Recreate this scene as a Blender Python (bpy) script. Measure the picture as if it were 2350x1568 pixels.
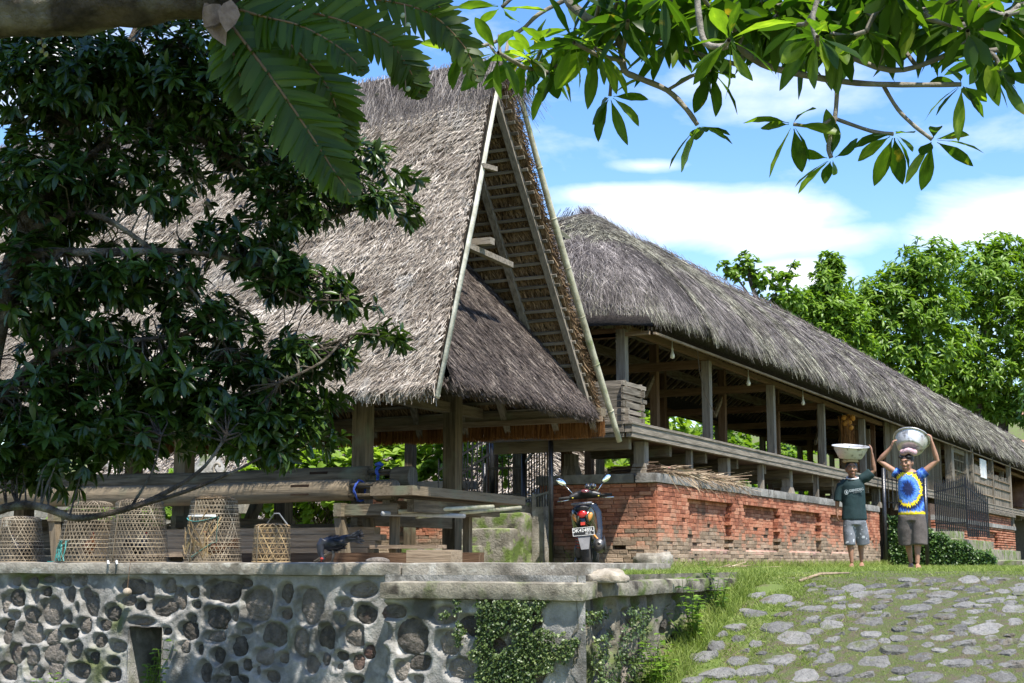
import bpy, math, random
import numpy as np
from mathutils import Vector, Matrix
R = math.radians
scn = bpy.context.scene
for _o in list(bpy.data.objects): bpy.data.objects.remove(_o)

# ---------------------------------------------------------------- camera
# world: +y runs away along the long hall, +x to the right of it, z = 0 at eye level
CAM = Vector((4.295, -9.595, 0.0)); HEAD = R(26.9); PITCH = math.atan(504/3264)
cam_d = bpy.data.cameras.new('camera'); cam = bpy.data.objects.new('camera', cam_d)
scn.collection.objects.link(cam); scn.camera = cam
cam_d.sensor_width = 36; cam_d.lens = 50.0; cam_d.clip_start = .05; cam_d.clip_end = 3000
cam.location = CAM; cam.rotation_euler = (math.pi/2 + PITCH, 0, HEAD)

# ---------------------------------------------------------------- sun, sky, exposure
SUN = Vector((.44, -.33, 1.0)).normalized()
sun_d = bpy.data.lights.new('sun', 'SUN'); sun = bpy.data.objects.new('sun', sun_d)
scn.collection.objects.link(sun); sun.location = (20, -10, 40)
sun_d.energy = 5.0; sun_d.angle = R(.53); sun_d.color = (1, .955, .88)
sun.rotation_euler = SUN.to_track_quat('Z', 'Y').to_euler()
world = bpy.data.worlds.new('World'); scn.world = world; world.use_nodes = True
wt = world.node_tree; wt.nodes.clear()
def wn(t, **k):
    n = wt.nodes.new(t)
    for a, b in k.items(): setattr(n, a, b)
    return n
sky = wn('ShaderNodeTexSky', sky_type='NISHITA', sun_disc=False)
sky.sun_elevation = math.asin(SUN.z); sky.sun_rotation = math.atan2(SUN.x, SUN.y)
sky.air_density = 1.25; sky.dust_density = .35; sky.ozone_density = 2.2; sky.altitude = 300
tc = wn('ShaderNodeTexCoord')
# clouds: a wind-drawn noise over the whole dome, flattened towards the horizon, plus banks of cumulus
sep = wn('ShaderNodeSeparateXYZ'); wt.links.new(tc.outputs['Generated'], sep.inputs[0])
def mth(op, a, b=None, clamp=False):
    n = wn('ShaderNodeMath', operation=op, use_clamp=clamp)
    for i, s in enumerate((a, b)):
        if s is None: continue
        if isinstance(s, (int, float)): n.inputs[i].default_value = s
        else: wt.links.new(s, n.inputs[i])
    return n.outputs[0]
def cam_dir(vx, vy):
    dx = (vx-1175)/3264; dy = (784-vy)/3264
    Y = math.cos(PITCH)-dy*math.sin(PITCH); Z = math.sin(PITCH)+dy*math.cos(PITCH)
    return Vector((dx*math.cos(HEAD)-Y*math.sin(HEAD), dx*math.sin(HEAD)+Y*math.cos(HEAD), Z)).normalized()
def pt(vx, vy, dist):                      # a point at a given horizontal distance ahead of the camera
    d = cam_dir(vx, vy); f = Vector((-math.sin(HEAD), math.cos(HEAD), 0))
    return CAM + d*(dist/d.dot(f))
def on_axis(ax, c, vx, vy):
    d = cam_dir(vx, vy); return CAM + d*((c-CAM[ax])/d[ax])
mp = wn('ShaderNodeMapping'); mp.inputs['Scale'].default_value = (4.2, 4.2, 11)
mp.inputs['Location'].default_value = (1.3, .4, .2)
wt.links.new(tc.outputs['Generated'], mp.inputs[0])
nz = wn('ShaderNodeTexNoise'); nz.inputs['Scale'].default_value = 1.6; nz.inputs['Detail'].default_value = 9
nz.inputs['Roughness'].default_value = .56; nz.inputs['Distortion'].default_value = .25
wt.links.new(mp.outputs[0], nz.inputs[0])
mp2 = wn('ShaderNodeMapping'); mp2.inputs['Scale'].default_value = (1.6, 1.6, 5)
wt.links.new(tc.outputs['Generated'], mp2.inputs[0])
nz2 = wn('ShaderNodeTexNoise'); nz2.inputs['Scale'].default_value = 1.3; nz2.inputs['Detail'].default_value = 3
wt.links.new(mp2.outputs[0], nz2.inputs[0])
# banks of cloud at fixed compass bearings all round the dome (bearing, height, width, depth, weight)
def bank(v, w, h, k):
    vec = wn('ShaderNodeVectorMath', operation='SUBTRACT'); wt.links.new(tc.outputs['Generated'], vec.inputs[0])
    vec.inputs[1].default_value = v
    sc = wn('ShaderNodeVectorMath', operation='MULTIPLY'); wt.links.new(vec.outputs[0], sc.inputs[0])
    sc.inputs[1].default_value = (1/w, 1/w, 1/h)
    ln = wn('ShaderNodeVectorMath', operation='LENGTH'); wt.links.new(sc.outputs[0], ln.inputs[0])
    return mth('MULTIPLY', mth('SUBTRACT', 1, ln.outputs['Value'], True), k)
banks = None
B = [(cam_dir(1700, 505), .115, .026, .60), (cam_dir(1580, 480), .10, .018, .42), (cam_dir(1440, 445), .075, .010, .42), (cam_dir(1850, 545), .10, .018, .40),
     (cam_dir(2330, 500), .12, .030, .42), (cam_dir(1840, 640), .05, .02, .45), (cam_dir(1800, 190), .11, .03, .18), (cam_dir(1500, 380), .04, .006, .28)]
rb = random.Random(5)
for i in range(9):
    a = i*.7+rb.random()*.3+2.2; e = .08+rb.random()*.35
    B.append((Vector((math.cos(a)*math.cos(e), math.sin(a)*math.cos(e), math.sin(e))), .2, .06, .6))
for v, w, h, k in B:
    o = bank(v, w, h, k); banks = o if banks is None else mth('MAXIMUM', banks, o)
dens = mth('ADD', mth('ADD', mth('MULTIPLY', mth('SUBTRACT', nz.outputs[0], .5), .95), mth('MULTIPLY', mth('SUBTRACT', nz2.outputs[0], .5), .30)), banks)
cr = wn('ShaderNodeValToRGB'); wt.links.new(dens, cr.inputs[0])
cr.color_ramp.elements[0].position = .04; cr.color_ramp.elements[1].position = .40
cr.color_ramp.elements[0].color = (0, 0, 0, 1); cr.color_ramp.elements[1].color = (1, 1, 1, 1)
e = cr.color_ramp.elements.new(.20); e.color = (.42, .42, .42, 1)
hs = wn('ShaderNodeHueSaturation'); hs.inputs['Hue'].default_value = .512; hs.inputs['Saturation'].default_value = 1.3; hs.inputs['Value'].default_value = 1.0
wt.links.new(sky.outputs[0], hs.inputs['Color'])
mx = wn('ShaderNodeMixRGB'); wt.links.new(cr.outputs[0], mx.inputs[0]); wt.links.new(hs.outputs[0], mx.inputs[1])
mx.inputs[2].default_value = (5.6, 5.7, 5.85, 1)
bg = wn('ShaderNodeBackground'); bg.inputs[1].default_value = .14
wt.links.new(mx.outputs[0], bg.inputs[0])
wo = wn('ShaderNodeOutputWorld'); wt.links.new(bg.outputs[0], wo.inputs[0])
vs = scn.view_settings; vs.view_transform = 'Standard'; vs.look = 'None'; vs.gamma = 1; vs.use_curve_mapping = False
vs.exposure = .95
scn.cycles.max_bounces = 8; scn.cycles.diffuse_bounces = 4; scn.cycles.transmission_bounces = 4
# ---------------------------------------------------------------- helpers
COL = scn.collection
class MB:
    """collects shapes; build() links them as one mesh object"""
    def __init__(s): s.v = []; s.f = []
    def add(s, vs_, fs):
        o = len(s.v); s.v += [tuple(v) for v in vs_]; s.f += [tuple(i+o for i in f) for f in fs]; return s
    def box(s, x0, x1, y0, y1, z0, z1):
        return s.add([(x0,y0,z0),(x1,y0,z0),(x1,y1,z0),(x0,y1,z0),(x0,y0,z1),(x1,y0,z1),(x1,y1,z1),(x0,y1,z1)],
            [(0,3,2,1),(4,5,6,7),(0,1,5,4),(1,2,6,5),(2,3,7,6),(3,0,4,7)])
    def beam(s, p, q, w, h, up=(0,0,1), w2=None, h2=None, roll=0):
        p = Vector(p); q = Vector(q); d = (q-p).normalized(); u = Vector(up)
        sd = d.cross(u)
        if sd.length < 1e-4: sd = d.cross(Vector((0,1,0)))
        sd.normalize(); u = sd.cross(d).normalized()
        if roll:
            rm = Matrix.Rotation(roll, 3, d); sd = rm @ sd; u = rm @ u
        w2 = w if w2 is None else w2; h2 = h if h2 is None else h2
        vs_ = []
        for c, a, b in ((p, w, h), (q, w2, h2)):
            for i, j in ((-1,-1),(1,-1),(1,1),(-1,1)): vs_.append(c + sd*(i*a/2) + u*(j*b/2))
        return s.add(vs_, [(0,1,2,3),(7,6,5,4),(0,4,5,1),(1,5,6,2),(2,6,7,3),(3,7,4,0)])
    def tube(s, pts, rad, n=8, caps=True, flat=1.0, up=(0,0,1)):
        pts = [Vector(p) for p in pts]; m = len(pts)
        if isinstance(rad, (int, float)): rad = [rad]*m
        d0 = (pts[1]-pts[0]).normalized(); u = Vector(up)
        sd = d0.cross(u)
        if sd.length < 1e-3: sd = d0.cross(Vector((0,1,0)))
        sd.normalize(); vs_ = []; fs = []
        for i in range(m):
            d = (pts[min(i+1,m-1)]-pts[max(i-1,0)]).normalized()
            sd = sd - d*sd.dot(d)
            if sd.length < 1e-5: sd = d.orthogonal()
            sd.normalize(); w = sd.cross(d)
            r = rad[i]; ra, rb_ = (r if isinstance(r, (tuple, list)) else (r, r*flat))
            for k in range(n):
                a = 2*math.pi*k/n; vs_.append(pts[i] + sd*(ra*math.cos(a)) + w*(rb_*math.sin(a)))
        for i in range(m-1):
            for k in range(n):
                a = i*n+k; b = i*n+(k+1)%n; fs.append((a, b, b+n, a+n))
        if caps: fs.append(tuple(range(n))[::-1]); fs.append(tuple(range((m-1)*n, m*n)))
        return s.add(vs_, fs)
    def lathe(s, prof, n=24, c=(0,0,0), closed=False):
        c = Vector(c); vs_ = []; fs = []; m = len(prof)
        for r, z in prof:
            for k in range(n):
                a = 2*math.pi*k/n; vs_.append(c+Vector((r*math.cos(a), r*math.sin(a), z)))
        for i in range(m-1):
            for k in range(n):
                a = i*n+k; b = i*n+(k+1)%n; fs.append((a, b, b+n, a+n))
        if closed: fs.append(tuple(range(n))[::-1]); fs.append(tuple(range((m-1)*n, m*n)))
        return s.add(vs_, fs)
    def ball(s, c, r, n=10, m=7, rot=None):
        c = Vector(c); r = Vector(r if isinstance(r, (tuple, list)) else (r, r, r)); vs_ = []; fs = []
        for i in range(m+1):
            t = math.pi*i/m
            for k in range(n):
                a = 2*math.pi*k/n
                p = Vector((r.x*math.sin(t)*math.cos(a), r.y*math.sin(t)*math.sin(a), r.z*math.cos(t)))
                vs_.append(c + (rot @ p if rot else p))
        for i in range(m):
            for k in range(n):
                a = i*n+k; b = i*n+(k+1)%n; fs.append((a, a+n, b+n, b))
        return s.add(vs_, fs)
    def xf(s, mat): s.v = [tuple(mat @ Vector(v)) for v in s.v]; return s
    def build(s, name, mat, parent=None, smooth=False, mods=()):
        me = bpy.data.meshes.new(name); me.from_pydata(s.v, [], s.f); me.update()
        if mat: me.materials.append(mat)
        if smooth: me.polygons.foreach_set('use_smooth', [True]*len(me.polygons))
        return place(name, me, parent)
def place(name, me, parent=None):
    o = bpy.data.objects.new(name, me); COL.objects.link(o)
    if parent is not None: adopt(o, parent)
    return o
def adopt(o, parent):                     # o keeps its world coordinates
    o.parent = parent
    if parent.type == 'EMPTY' and parent.parent is None:
        o.matrix_parent_inverse = Matrix.LocRotScale(parent.location, parent.rotation_euler, parent.scale).inverted()
    return o
def thing(name, label, cat, loc=(0,0,0), group=None, rotz=0):
    o = bpy.data.objects.new(name, None); COL.objects.link(o); o.location = loc; o.rotation_euler = (0,0,rotz)
    o.empty_display_size = .1
    return tag(o, label, cat, group)
def tag(o, label, cat=None, group=None):
    o['label'] = label
    if cat: o['category'] = cat
    if group: o['group'] = group
    return o
def struct(o): o['kind'] = 'structure'; return o
def stuff(o): o['kind'] = 'stuff'; return o
def npmesh(name, V, F, mat, smooth=False):
    """V (n,3) float, F (m,k) int, all faces with k corners"""
    me = bpy.data.meshes.new(name); V = np.asarray(V, dtype=np.float32); F = np.asarray(F, dtype=np.int32)
    m, k = F.shape
    me.vertices.add(len(V)); me.vertices.foreach_set('co', V.ravel())
    me.loops.add(m*k); me.loops.foreach_set('vertex_index', F.ravel())
    me.polygons.add(m); me.polygons.foreach_set('loop_start', np.arange(0, m*k, k, dtype=np.int32))
    try: me.polygons.foreach_set('loop_total', np.full(m, k, dtype=np.int32))
    except Exception: pass
    if smooth: me.polygons.foreach_set('use_smooth', np.ones(m, dtype=bool))
    me.materials.append(mat); me.update(calc_edges=True); me.validate()
    return me
def nrm(a): return a/np.maximum(np.linalg.norm(a, axis=-1, keepdims=True), 1e-9)
def strips(P, D, N, L, W, seg=1, lift=.0, curl=.0):
    """flat strands: P root, D direction, N normal, L length, W width arrays -> V, F (quads)"""
    n = len(P); D = nrm(D); S = nrm(np.cross(D, N)); V = []
    L = np.asarray(L).reshape(-1,1); W = np.asarray(W).reshape(-1,1); lift = np.asarray(lift).reshape(-1,1); curl = np.asarray(curl).reshape(-1,1)
    for i in range(seg+1):
        t = i/seg; c = P + D*(L*t) + N*(lift*t + curl*t*t)
        w = W*(1-.55*t)/2; V += [c-S*w, c+S*w]
    V = np.stack(V, 1)                                  # n, 2(seg+1), 3
    k = 2*(seg+1); base = (np.arange(n)*k)[:,None]; F = []
    for i in range(seg): F.append(np.stack([base[:,0]+2*i, base[:,0]+2*i+1, base[:,0]+2*i+3, base[:,0]+2*i+2], 1))
    return V.reshape(-1,3), np.concatenate(F)
def leaves(P, D, N, L, W, bend=.18, fold=.12, prof=((0,.04),(.22,.62),(.5,1.0),(.78,.70),(1,.03))):
    """pointed leaves with a midrib fold: 2x4 quads-ish as quads (tips doubled up)"""
    n = len(P); D = nrm(D); S = nrm(np.cross(D, N)); N = nrm(np.cross(S, D))
    L = np.asarray(L).reshape(-1,1); W = np.asarray(W).reshape(-1,1); V = []
    for t, w in prof:
        c = P + D*(L*t) - N*(L*bend*t*t); hw = W*w/2
        V += [c-S*hw+N*(hw*fold*2), c, c+S*hw+N*(hw*fold*2)]
    V = np.stack(V, 1); k = 15; b = np.arange(n)*k; F = []
    for i in range(4):
        for j in range(2): F.append(np.stack([b+3*i+j, b+3*i+j+1, b+3*i+j+4, b+3*i+j+3], 1))
    return V.reshape(-1,3), np.concatenate(F)
class Big:
    def __init__(s): s.V = []; s.F = []; s.n = 0
    def add(s, VF):
        s.V.append(VF[0]); s.F.append(VF[1]+s.n); s.n += len(VF[0])
    def build(s, name, mat, parent=None, smooth=False):
        return place(name, npmesh(name, np.concatenate(s.V), np.concatenate(s.F), mat, smooth), parent)
def unit(rng, n):
    a = rng.normal(size=(n,3)); return nrm(a)

# ---------------------------------------------------------------- materials
def mat(name, c1, c2, scale=6, stretch=(1,1,1), rough=.8, bump=.25, bscale=None, detail=6, rnd=0, spec=.3, metal=0,
        c3=None, ramp=(.35,.65), island=0, trans=0, tcol=None, geo=False, coat=0, dist=.004, stain=None):
    m = bpy.data.materials.new(name); m.use_nodes = True; t = m.node_tree; nd = t.nodes; b = nd['Principled BSDF']; lk = t.links.new
    co = nd.new('ShaderNodeTexCoord'); mp_ = nd.new('ShaderNodeMapping'); mp_.inputs['Scale'].default_value = stretch
    if geo:
        ge = nd.new('ShaderNodeNewGeometry'); lk(ge.outputs['Position'], mp_.inputs[0])
    else: lk(co.outputs['Object'], mp_.inputs[0])
    n1 = nd.new('ShaderNodeTexNoise'); n1.inputs['Scale'].default_value = scale; n1.inputs['Detail'].default_value = detail
    n1.inputs['Roughness'].default_value = .62; lk(mp_.outputs[0], n1.inputs[0])
    cr_ = nd.new('ShaderNodeValToRGB'); el = cr_.color_ramp.elements
    el[0].position = ramp[0]; el[0].color = (*c1, 1); el[1].position = ramp[1]; el[1].color = (*c2, 1)
    if c3: e_ = el.new(min(.98, ramp[1]+.2)); e_.color = (*c3, 1)
    fac = n1.outputs[0]
    if rnd or island:
        src = None
        if rnd: src = nd.new('ShaderNodeObjectInfo').outputs['Random']; amt = rnd
        else: src = nd.new('ShaderNodeNewGeometry').outputs['Random Per Island']; amt = island
        ma = nd.new('ShaderNodeMath'); ma.operation = 'MULTIPLY_ADD'; lk(src, ma.inputs[0]); ma.inputs[1].default_value = amt; ma.inputs[2].default_value = -amt/2
        ad = nd.new('ShaderNodeMath'); ad.operation = 'ADD'; lk(fac, ad.inputs[0]); lk(ma.outputs[0], ad.inputs[1]); fac = ad.outputs[0]
    lk(fac, cr_.inputs[0]); colr = cr_.outputs[0]
    if stain:                                # (colour, scale, lo, hi): patches of lichen, moss, damp with a shape of their own
        for sc_, (c_, s_, lo, hi) in enumerate(stain if isinstance(stain, list) else [stain]):
            ns = nd.new('ShaderNodeTexNoise'); ns.inputs['Scale'].default_value = s_; ns.inputs['Detail'].default_value = 7
            g2 = nd.new('ShaderNodeNewGeometry'); va = nd.new('ShaderNodeVectorMath'); va.operation = 'ADD'; va.inputs[1].default_value = (sc_*7.3, 3.1, 0)
            lk(g2.outputs['Position'], va.inputs[0]); lk(va.outputs[0], ns.inputs[0])
            mr = nd.new('ShaderNodeMapRange'); mr.inputs['From Min'].default_value = lo; mr.inputs['From Max'].default_value = hi; lk(ns.outputs[0], mr.inputs[0])
            mm = nd.new('ShaderNodeMixRGB'); lk(mr.outputs[0], mm.inputs[0]); lk(colr, mm.inputs[1]); mm.inputs[2].default_value = (*c_, 1); colr = mm.outputs[0]
    lk(colr, b.inputs['Base Color'])
    b.inputs['Roughness'].default_value = rough; b.inputs['Metallic'].default_value = metal
    b.inputs['Specular IOR Level'].default_value = spec; b.inputs['Coat Weight'].default_value = coat
    if bump:
        n2 = nd.new('ShaderNodeTexNoise'); n2.inputs['Scale'].default_value = bscale or scale*4; n2.inputs['Detail'].default_value = 8
        n2.inputs['Roughness'].default_value = .65; lk(mp_.outputs[0], n2.inputs[0])
        bm = nd.new('ShaderNodeBump'); bm.inputs['Strength'].default_value = bump; bm.inputs['Distance'].default_value = dist*5
        lk(n2.outputs[0], bm.inputs['Height']); lk(bm.outputs[0], b.inputs['Normal'])
    if trans:
        tr = nd.new('ShaderNodeBsdfTranslucent')
        hv = nd.new('ShaderNodeMixRGB'); hv.blend_type = 'MULTIPLY'; hv.inputs[0].default_value = 1; lk(colr, hv.inputs[1]); hv.inputs[2].default_value = (*(tcol or (1,1,1)), 1)
        lk(hv.outputs[0], tr.inputs[0]); ms = nd.new('ShaderNodeMixShader'); ms.inputs[0].default_value = trans
        lk(b.outputs[0], ms.inputs[1]); lk(tr.outputs[0], ms.inputs[2]); lk(ms.outputs[0], nd['Material Output'].inputs[0])
    return m
def wood(name, c1, c2, ax, **k):
    st = [14,14,14]; st[ax] = 1.1
    k.setdefault('rough', .85); k.setdefault('bump', .5); k.setdefault('spec', .2)
    return mat(name, c1, c2, scale=2.2, stretch=tuple(st), bscale=5, **k)
MT = {}
for ax, s in enumerate('xyz'):
    MT['wood_'+s] = wood('weathered_wood_'+s, (.075,.058,.036), (.19,.15,.10), ax, rnd=.25, stain=((.16,.17,.11), 3, .56, .75))
    MT['grey_'+s] = wood('grey_wood_'+s, (.095,.082,.062), (.25,.215,.17), ax, rnd=.25)
    MT['tan_'+s] = wood('pale_wood_'+s, (.16,.11,.07), (.31,.235,.16), ax, rnd=.25)
    MT['brown_'+s] = wood('brown_wood_'+s, (.085,.045,.024), (.17,.105,.06), ax, rnd=.25)
MT['thatch'] = mat('palm_leaf_thatch', (.15,.12,.095), (.54,.475,.40), scale=3, island=.9, ramp=(.2,.85), rough=.75, bump=0, c3=(.70,.64,.57), spec=.25, detail=3, stain=[((.19,.155,.12), 1.1, .56, .78), ((.45,.43,.40), 2.3, .60, .78)])
MT['thatch_in'] = mat('palm_leaf_underside', (.12,.075,.040), (.32,.22,.13), scale=3, island=.8, ramp=(.2,.85), rough=.85, bump=0, detail=3, spec=.15)
MT['thatch_base'] = mat('thatch_body', (.04,.028,.02), (.12,.088,.06), scale=20, rough=.95, bump=.8, bscale=60)
MT['ijuk'] = mat('palm_fibre_dark', (.030,.023,.020), (.135,.105,.088), scale=4, island=.9, ramp=(.2,.85), rough=.7, bump=0, c3=(.30,.255,.21), spec=.3, detail=3)
MT['ijuk_grey'] = mat('palm_fibre_grey', (.05,.042,.040), (.20,.175,.16), scale=4, island=.9, ramp=(.2,.8), rough=.75, bump=0, c3=(.40,.36,.33), spec=.3, detail=3)
MT['ijuk_lichen'] = mat('palm_fibre_lichened', (.045,.040,.032), (.31,.295,.22), scale=4, island=.95, ramp=(.22,.8), rough=.75, bump=0, c3=(.62,.60,.47), spec=.25, detail=3, stain=[((.085,.07,.062), 1.0, .52, .70), ((.16,.19,.06), 2.6, .66, .80)])
MT['fringe'] = mat('palm_fibre_lit_orange', (.13,.055,.018), (.34,.165,.06), scale=4, island=.9, ramp=(.2,.85), rough=.85, bump=0, trans=.3, spec=.1)  # orange of light through the eave is painted into the fibre
MT['dark_base'] = mat('fibre_body', (.014,.011,.009), (.05,.04,.034), scale=26, rough=.95, bump=.9, bscale=70)
MT['concrete'] = mat('old_concrete', (.17,.15,.12), (.36,.33,.275), scale=5, rough=.9, bump=.6, bscale=45, detail=10, geo=True, stain=[((.10,.09,.07), 4, .57, .72), ((.42,.40,.35), 9, .58, .7)])
MT['slabmoss'] = mat('damp_concrete', (.12,.105,.08), (.32,.29,.225), scale=5, rough=.92, bump=.7, bscale=40, detail=10, geo=True, stain=[((.10,.13,.035), 3.2, .52, .64), ((.05,.042,.032), 5.5, .54, .66)])
MT['mortar'] = mat('wall_mortar', (.16,.155,.142), (.36,.345,.32), scale=4.5, rough=.92, bump=.7, bscale=55, detail=10, geo=True, stain=[((.085,.08,.068), 2.6, .49, .68), ((.40,.385,.355), 7, .56, .7), ((.10,.115,.045), 1.9, .60, .72)])
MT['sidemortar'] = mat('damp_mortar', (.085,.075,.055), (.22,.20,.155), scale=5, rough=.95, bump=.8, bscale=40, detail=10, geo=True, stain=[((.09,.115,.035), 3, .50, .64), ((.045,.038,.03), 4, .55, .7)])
MT['stone'] = mat('field_stone', (.075,.066,.056), (.31,.27,.23), scale=9, rough=.95, bump=1.0, bscale=30, dist=.012, detail=10, geo=True, rnd=.5, ramp=(.25,.8), stain=((.14,.065,.05), 1.7, .60, .74))
MT['cobble'] = mat('basalt_cobble', (.115,.112,.102), (.255,.248,.228), scale=7, rough=.82, bump=1.0, bscale=22, dist=.012, detail=10, geo=True, rnd=.5, ramp=(.25,.75), c3=(.32,.30,.28), stain=[((.15,.125,.085), 4, .54, .70), ((.14,.155,.07), 7, .58, .72), ((.20,.195,.185), 24, .57, .66)])
MT['iron'] = mat('black_painted_iron', (.008,.009,.012), (.02,.021,.025), scale=20, rough=.32, bump=.15, spec=.6)
MT['black_plastic'] = mat('black_plastic', (.012,.012,.013), (.022,.022,.024), scale=30, rough=.42, bump=.1, spec=.45)
MT['white'] = mat('white_paint', (.62,.62,.6), (.75,.75,.73), scale=12, rough=.5, bump=.1)
def plain(name, c, rough=.5, metal=0, spec=.5, var=.15, coat=0, **k):
    c2_ = tuple(min(1, x*(1+var)) for x in c); c1_ = tuple(x*(1-var) for x in c)
    return mat(name, c1_, c2_, scale=k.pop('scale', 14), rough=rough, metal=metal, spec=spec, bump=k.pop('bump', .08), coat=coat, **k)
# ---------------------------------------------------------------- ground, terrace, retaining wall
def snoise(P, f, seed=0, oct=3):
    rg = np.random.default_rng(seed); o = 0; a = 1; tot = 0; P = np.asarray(P, dtype=float)
    for i in range(oct):
        for k in range(4):
            d = rg.normal(size=P.shape[-1]); d /= np.linalg.norm(d)
            o = o + a*np.sin(P@d*f*(1+.35*k) + rg.random()*6.28)/2; tot += a/2
        a *= .55; f *= 2.1
    return o/tot*1.6
GY = [-400,-30,-4,0,1.43,2.49,3.75,5,7,60,75,110,170,400]
GZ = [-2.2,-2.0,-1.8,-1.33,-.88,-.5,-.155,-.115,-.11,-.11,4,11,18,22]
def gprof(y): return np.interp(y, GY, GZ)
def gh(x, y):
    x = np.asarray(x, float); y = np.asarray(y, float)
    z = gprof(y) + .018*snoise(np.stack([x, y], -1), 2.2, 3)*np.clip((6-y)/3, .25, 1)
    z = z + np.clip((x-1.2)*.0, 0, 1)
    inside = (x < -.27) & (y > np.where(x < -1.2, .60, .29)) & (y < 4.2)
    zi = np.where((x < -.40) & (y > .62), -.118 + .008*snoise(np.stack([x, y], -1), 5, 4), -.24)
    t = np.clip((y-3.4)/.5, 0, 1); zi = zi*(1-t) + z*t if True else zi
    zi = np.where((x < -3.7) & (x > -5.1) & (y < 1.8), -1.45, zi)
    return np.where(inside, zi, z)
M_ground = mat('grassy_soil', (.12,.095,.06), (.11,.15,.035), scale=3.2, rough=.95, bump=.8, bscale=40, detail=10, geo=True, ramp=(.38,.55), c3=(.10,.135,.03))
M_grass = mat('grass', (.13,.19,.030), (.31,.37,.10), scale=1.4, island=.7, ramp=(.2,.85), c3=(.46,.42,.20), rough=.6, bump=0, trans=.35, tcol=(1.2,1.3,.6), spec=.25)
gx = np.concatenate([[-400,-150,-70,-40,-24], np.arange(-16, -1, .35), np.arange(-1, 5.2, .055), np.arange(5.3, 10, .3), [14,30,80,200,400]])
gy = np.concatenate([[-400,-100,-30,-12,-5], np.arange(-3, .0, .25), np.arange(0, 6.5, .055), np.arange(6.6, 24, .35), np.arange(26,120,4), [150,250,400]])
def grid(name, xs, ys, zf, m, smooth=True):
    X, Y = np.meshgrid(xs, ys); Z = zf(X, Y); nx = len(xs); ny = len(ys)
    i = (np.arange(ny-1)[:,None]*nx + np.arange(nx-1)[None,:]).ravel()
    return npmesh(name, np.stack([X.ravel(), Y.ravel(), Z.ravel()], 1), np.stack([i, i+1, i+1+nx, i+nx], 1), m, smooth)
ground = struct(place('ground', grid('ground', gx, gy, gh, M_ground)))

# cobbled path: a bed of soil that follows the slope and the stones set in it
M_bed = mat('path_soil', (.18,.145,.10), (.14,.18,.05), scale=13, rough=.95, bump=1.0, bscale=70, dist=.012, detail=10, geo=True, ramp=(.38,.56), c3=(.22,.18,.12))
bx = np.arange(.55, 9.5, .075); by = np.arange(.4, 6.0, .075)
def bedz(x, y):
    e = np.minimum(np.minimum((x-.55)/.25, 1), np.minimum((y-.4)/.2, (5.95-y)/.3).clip(0, 1)).clip(0, 1)
    return gh(x, y) + .012*e - .012*(1-e)
path = struct(place('cobbled_path', grid('cobbled_path', bx, by, bedz, M_bed)))
rng = np.random.default_rng(11); rnd = random.Random(11)
def cobble_mesh(seed):
    rg = random.Random(seed); n = 11; vs_ = []; fs = []
    ang = [2*math.pi*(k+rg.uniform(-.25,.25))/n for k in range(n)]; rad = [rg.uniform(.74,1.10) for k in range(n)]
    tilt = (rg.uniform(-.10,.10), rg.uniform(-.10,.10))
    for s_, h in ((1.0,-.5),(.985,.16),(.90,.40),(.5,.47)):
        for k in range(n):
            x = math.cos(ang[k])*rad[k]*s_; y = math.sin(ang[k])*rad[k]*s_
            vs_.append((x, y, h + (x*tilt[0]*2+y*tilt[1]*2 if h > 0 else 0) + (rg.uniform(-.09,.09) if h > 0 else 0)))
    vs_.append((0,0,.48+rg.uniform(-.06,.06)))
    for r in range(3):
        for k in range(n): a = r*n+k; b = r*n+(k+1)%n; fs.append((a, b, b+n, a+n))
    for k in range(n): fs.append((3*n+k, 3*n+(k+1)%n, 4*n))
    me = bpy.data.meshes.new('cobble'); me.from_pydata(vs_, [], fs); me.materials.append(MT['cobble'])
    for i, p in enumerate(me.polygons): p.use_smooth = False
    me.update(); return me
CM = [cobble_mesh(i) for i in range(9)]
cob = []                                     # (x, y, rx, ry, rot)
def try_cob(x, y, rx, ry):
    for (a, b, c, d, e_) in cob:
        if ((a-x)/(c+rx))**2 + ((b-y)/(d+ry))**2 < .72: return
    cob.append((x, y, rx, ry, rnd.uniform(-.3,.3)))
for k in range(26): try_cob(-1.9+k*.36+rnd.uniform(-.1,.1), 4.95+rnd.uniform(-.28,.28)+(.5 if k < 7 else 0), rnd.uniform(.16,.27), rnd.uniform(.13,.22))
for k in range(9000):
    x = rnd.uniform(.30, 7.2); y = rnd.uniform(.9, 5.6)
    if x < .95 and rnd.random() < .8: continue
    big = k < 2500; rx = rnd.uniform(.085,.175) if big else rnd.uniform(.045,.10)
    try_cob(x, y, rx, rx*rnd.uniform(.7,1.0))
cob.sort(key=lambda c: (c[0]-CAM.x)**2 + (c[1]-CAM.y)**2 if c[0] < 3.9+.18*c[1] else 1e3)
for i, (x, y, rx, ry, ro) in enumerate(cob[:300]):
    o = place('cobblestone', CM[i % 9], path); z = float(gh(x, y)); sl = float(gh(x, y+.08)-gh(x, y-.08))/.16
    o.location = (x, y, z-.016); o.rotation_euler = (math.atan(sl)+rnd.uniform(-.05,.05), rnd.uniform(-.06,.06), ro); o.scale = (rx*1.04, ry*1.04, rnd.uniform(.055,.085)+.08*rx)
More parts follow.
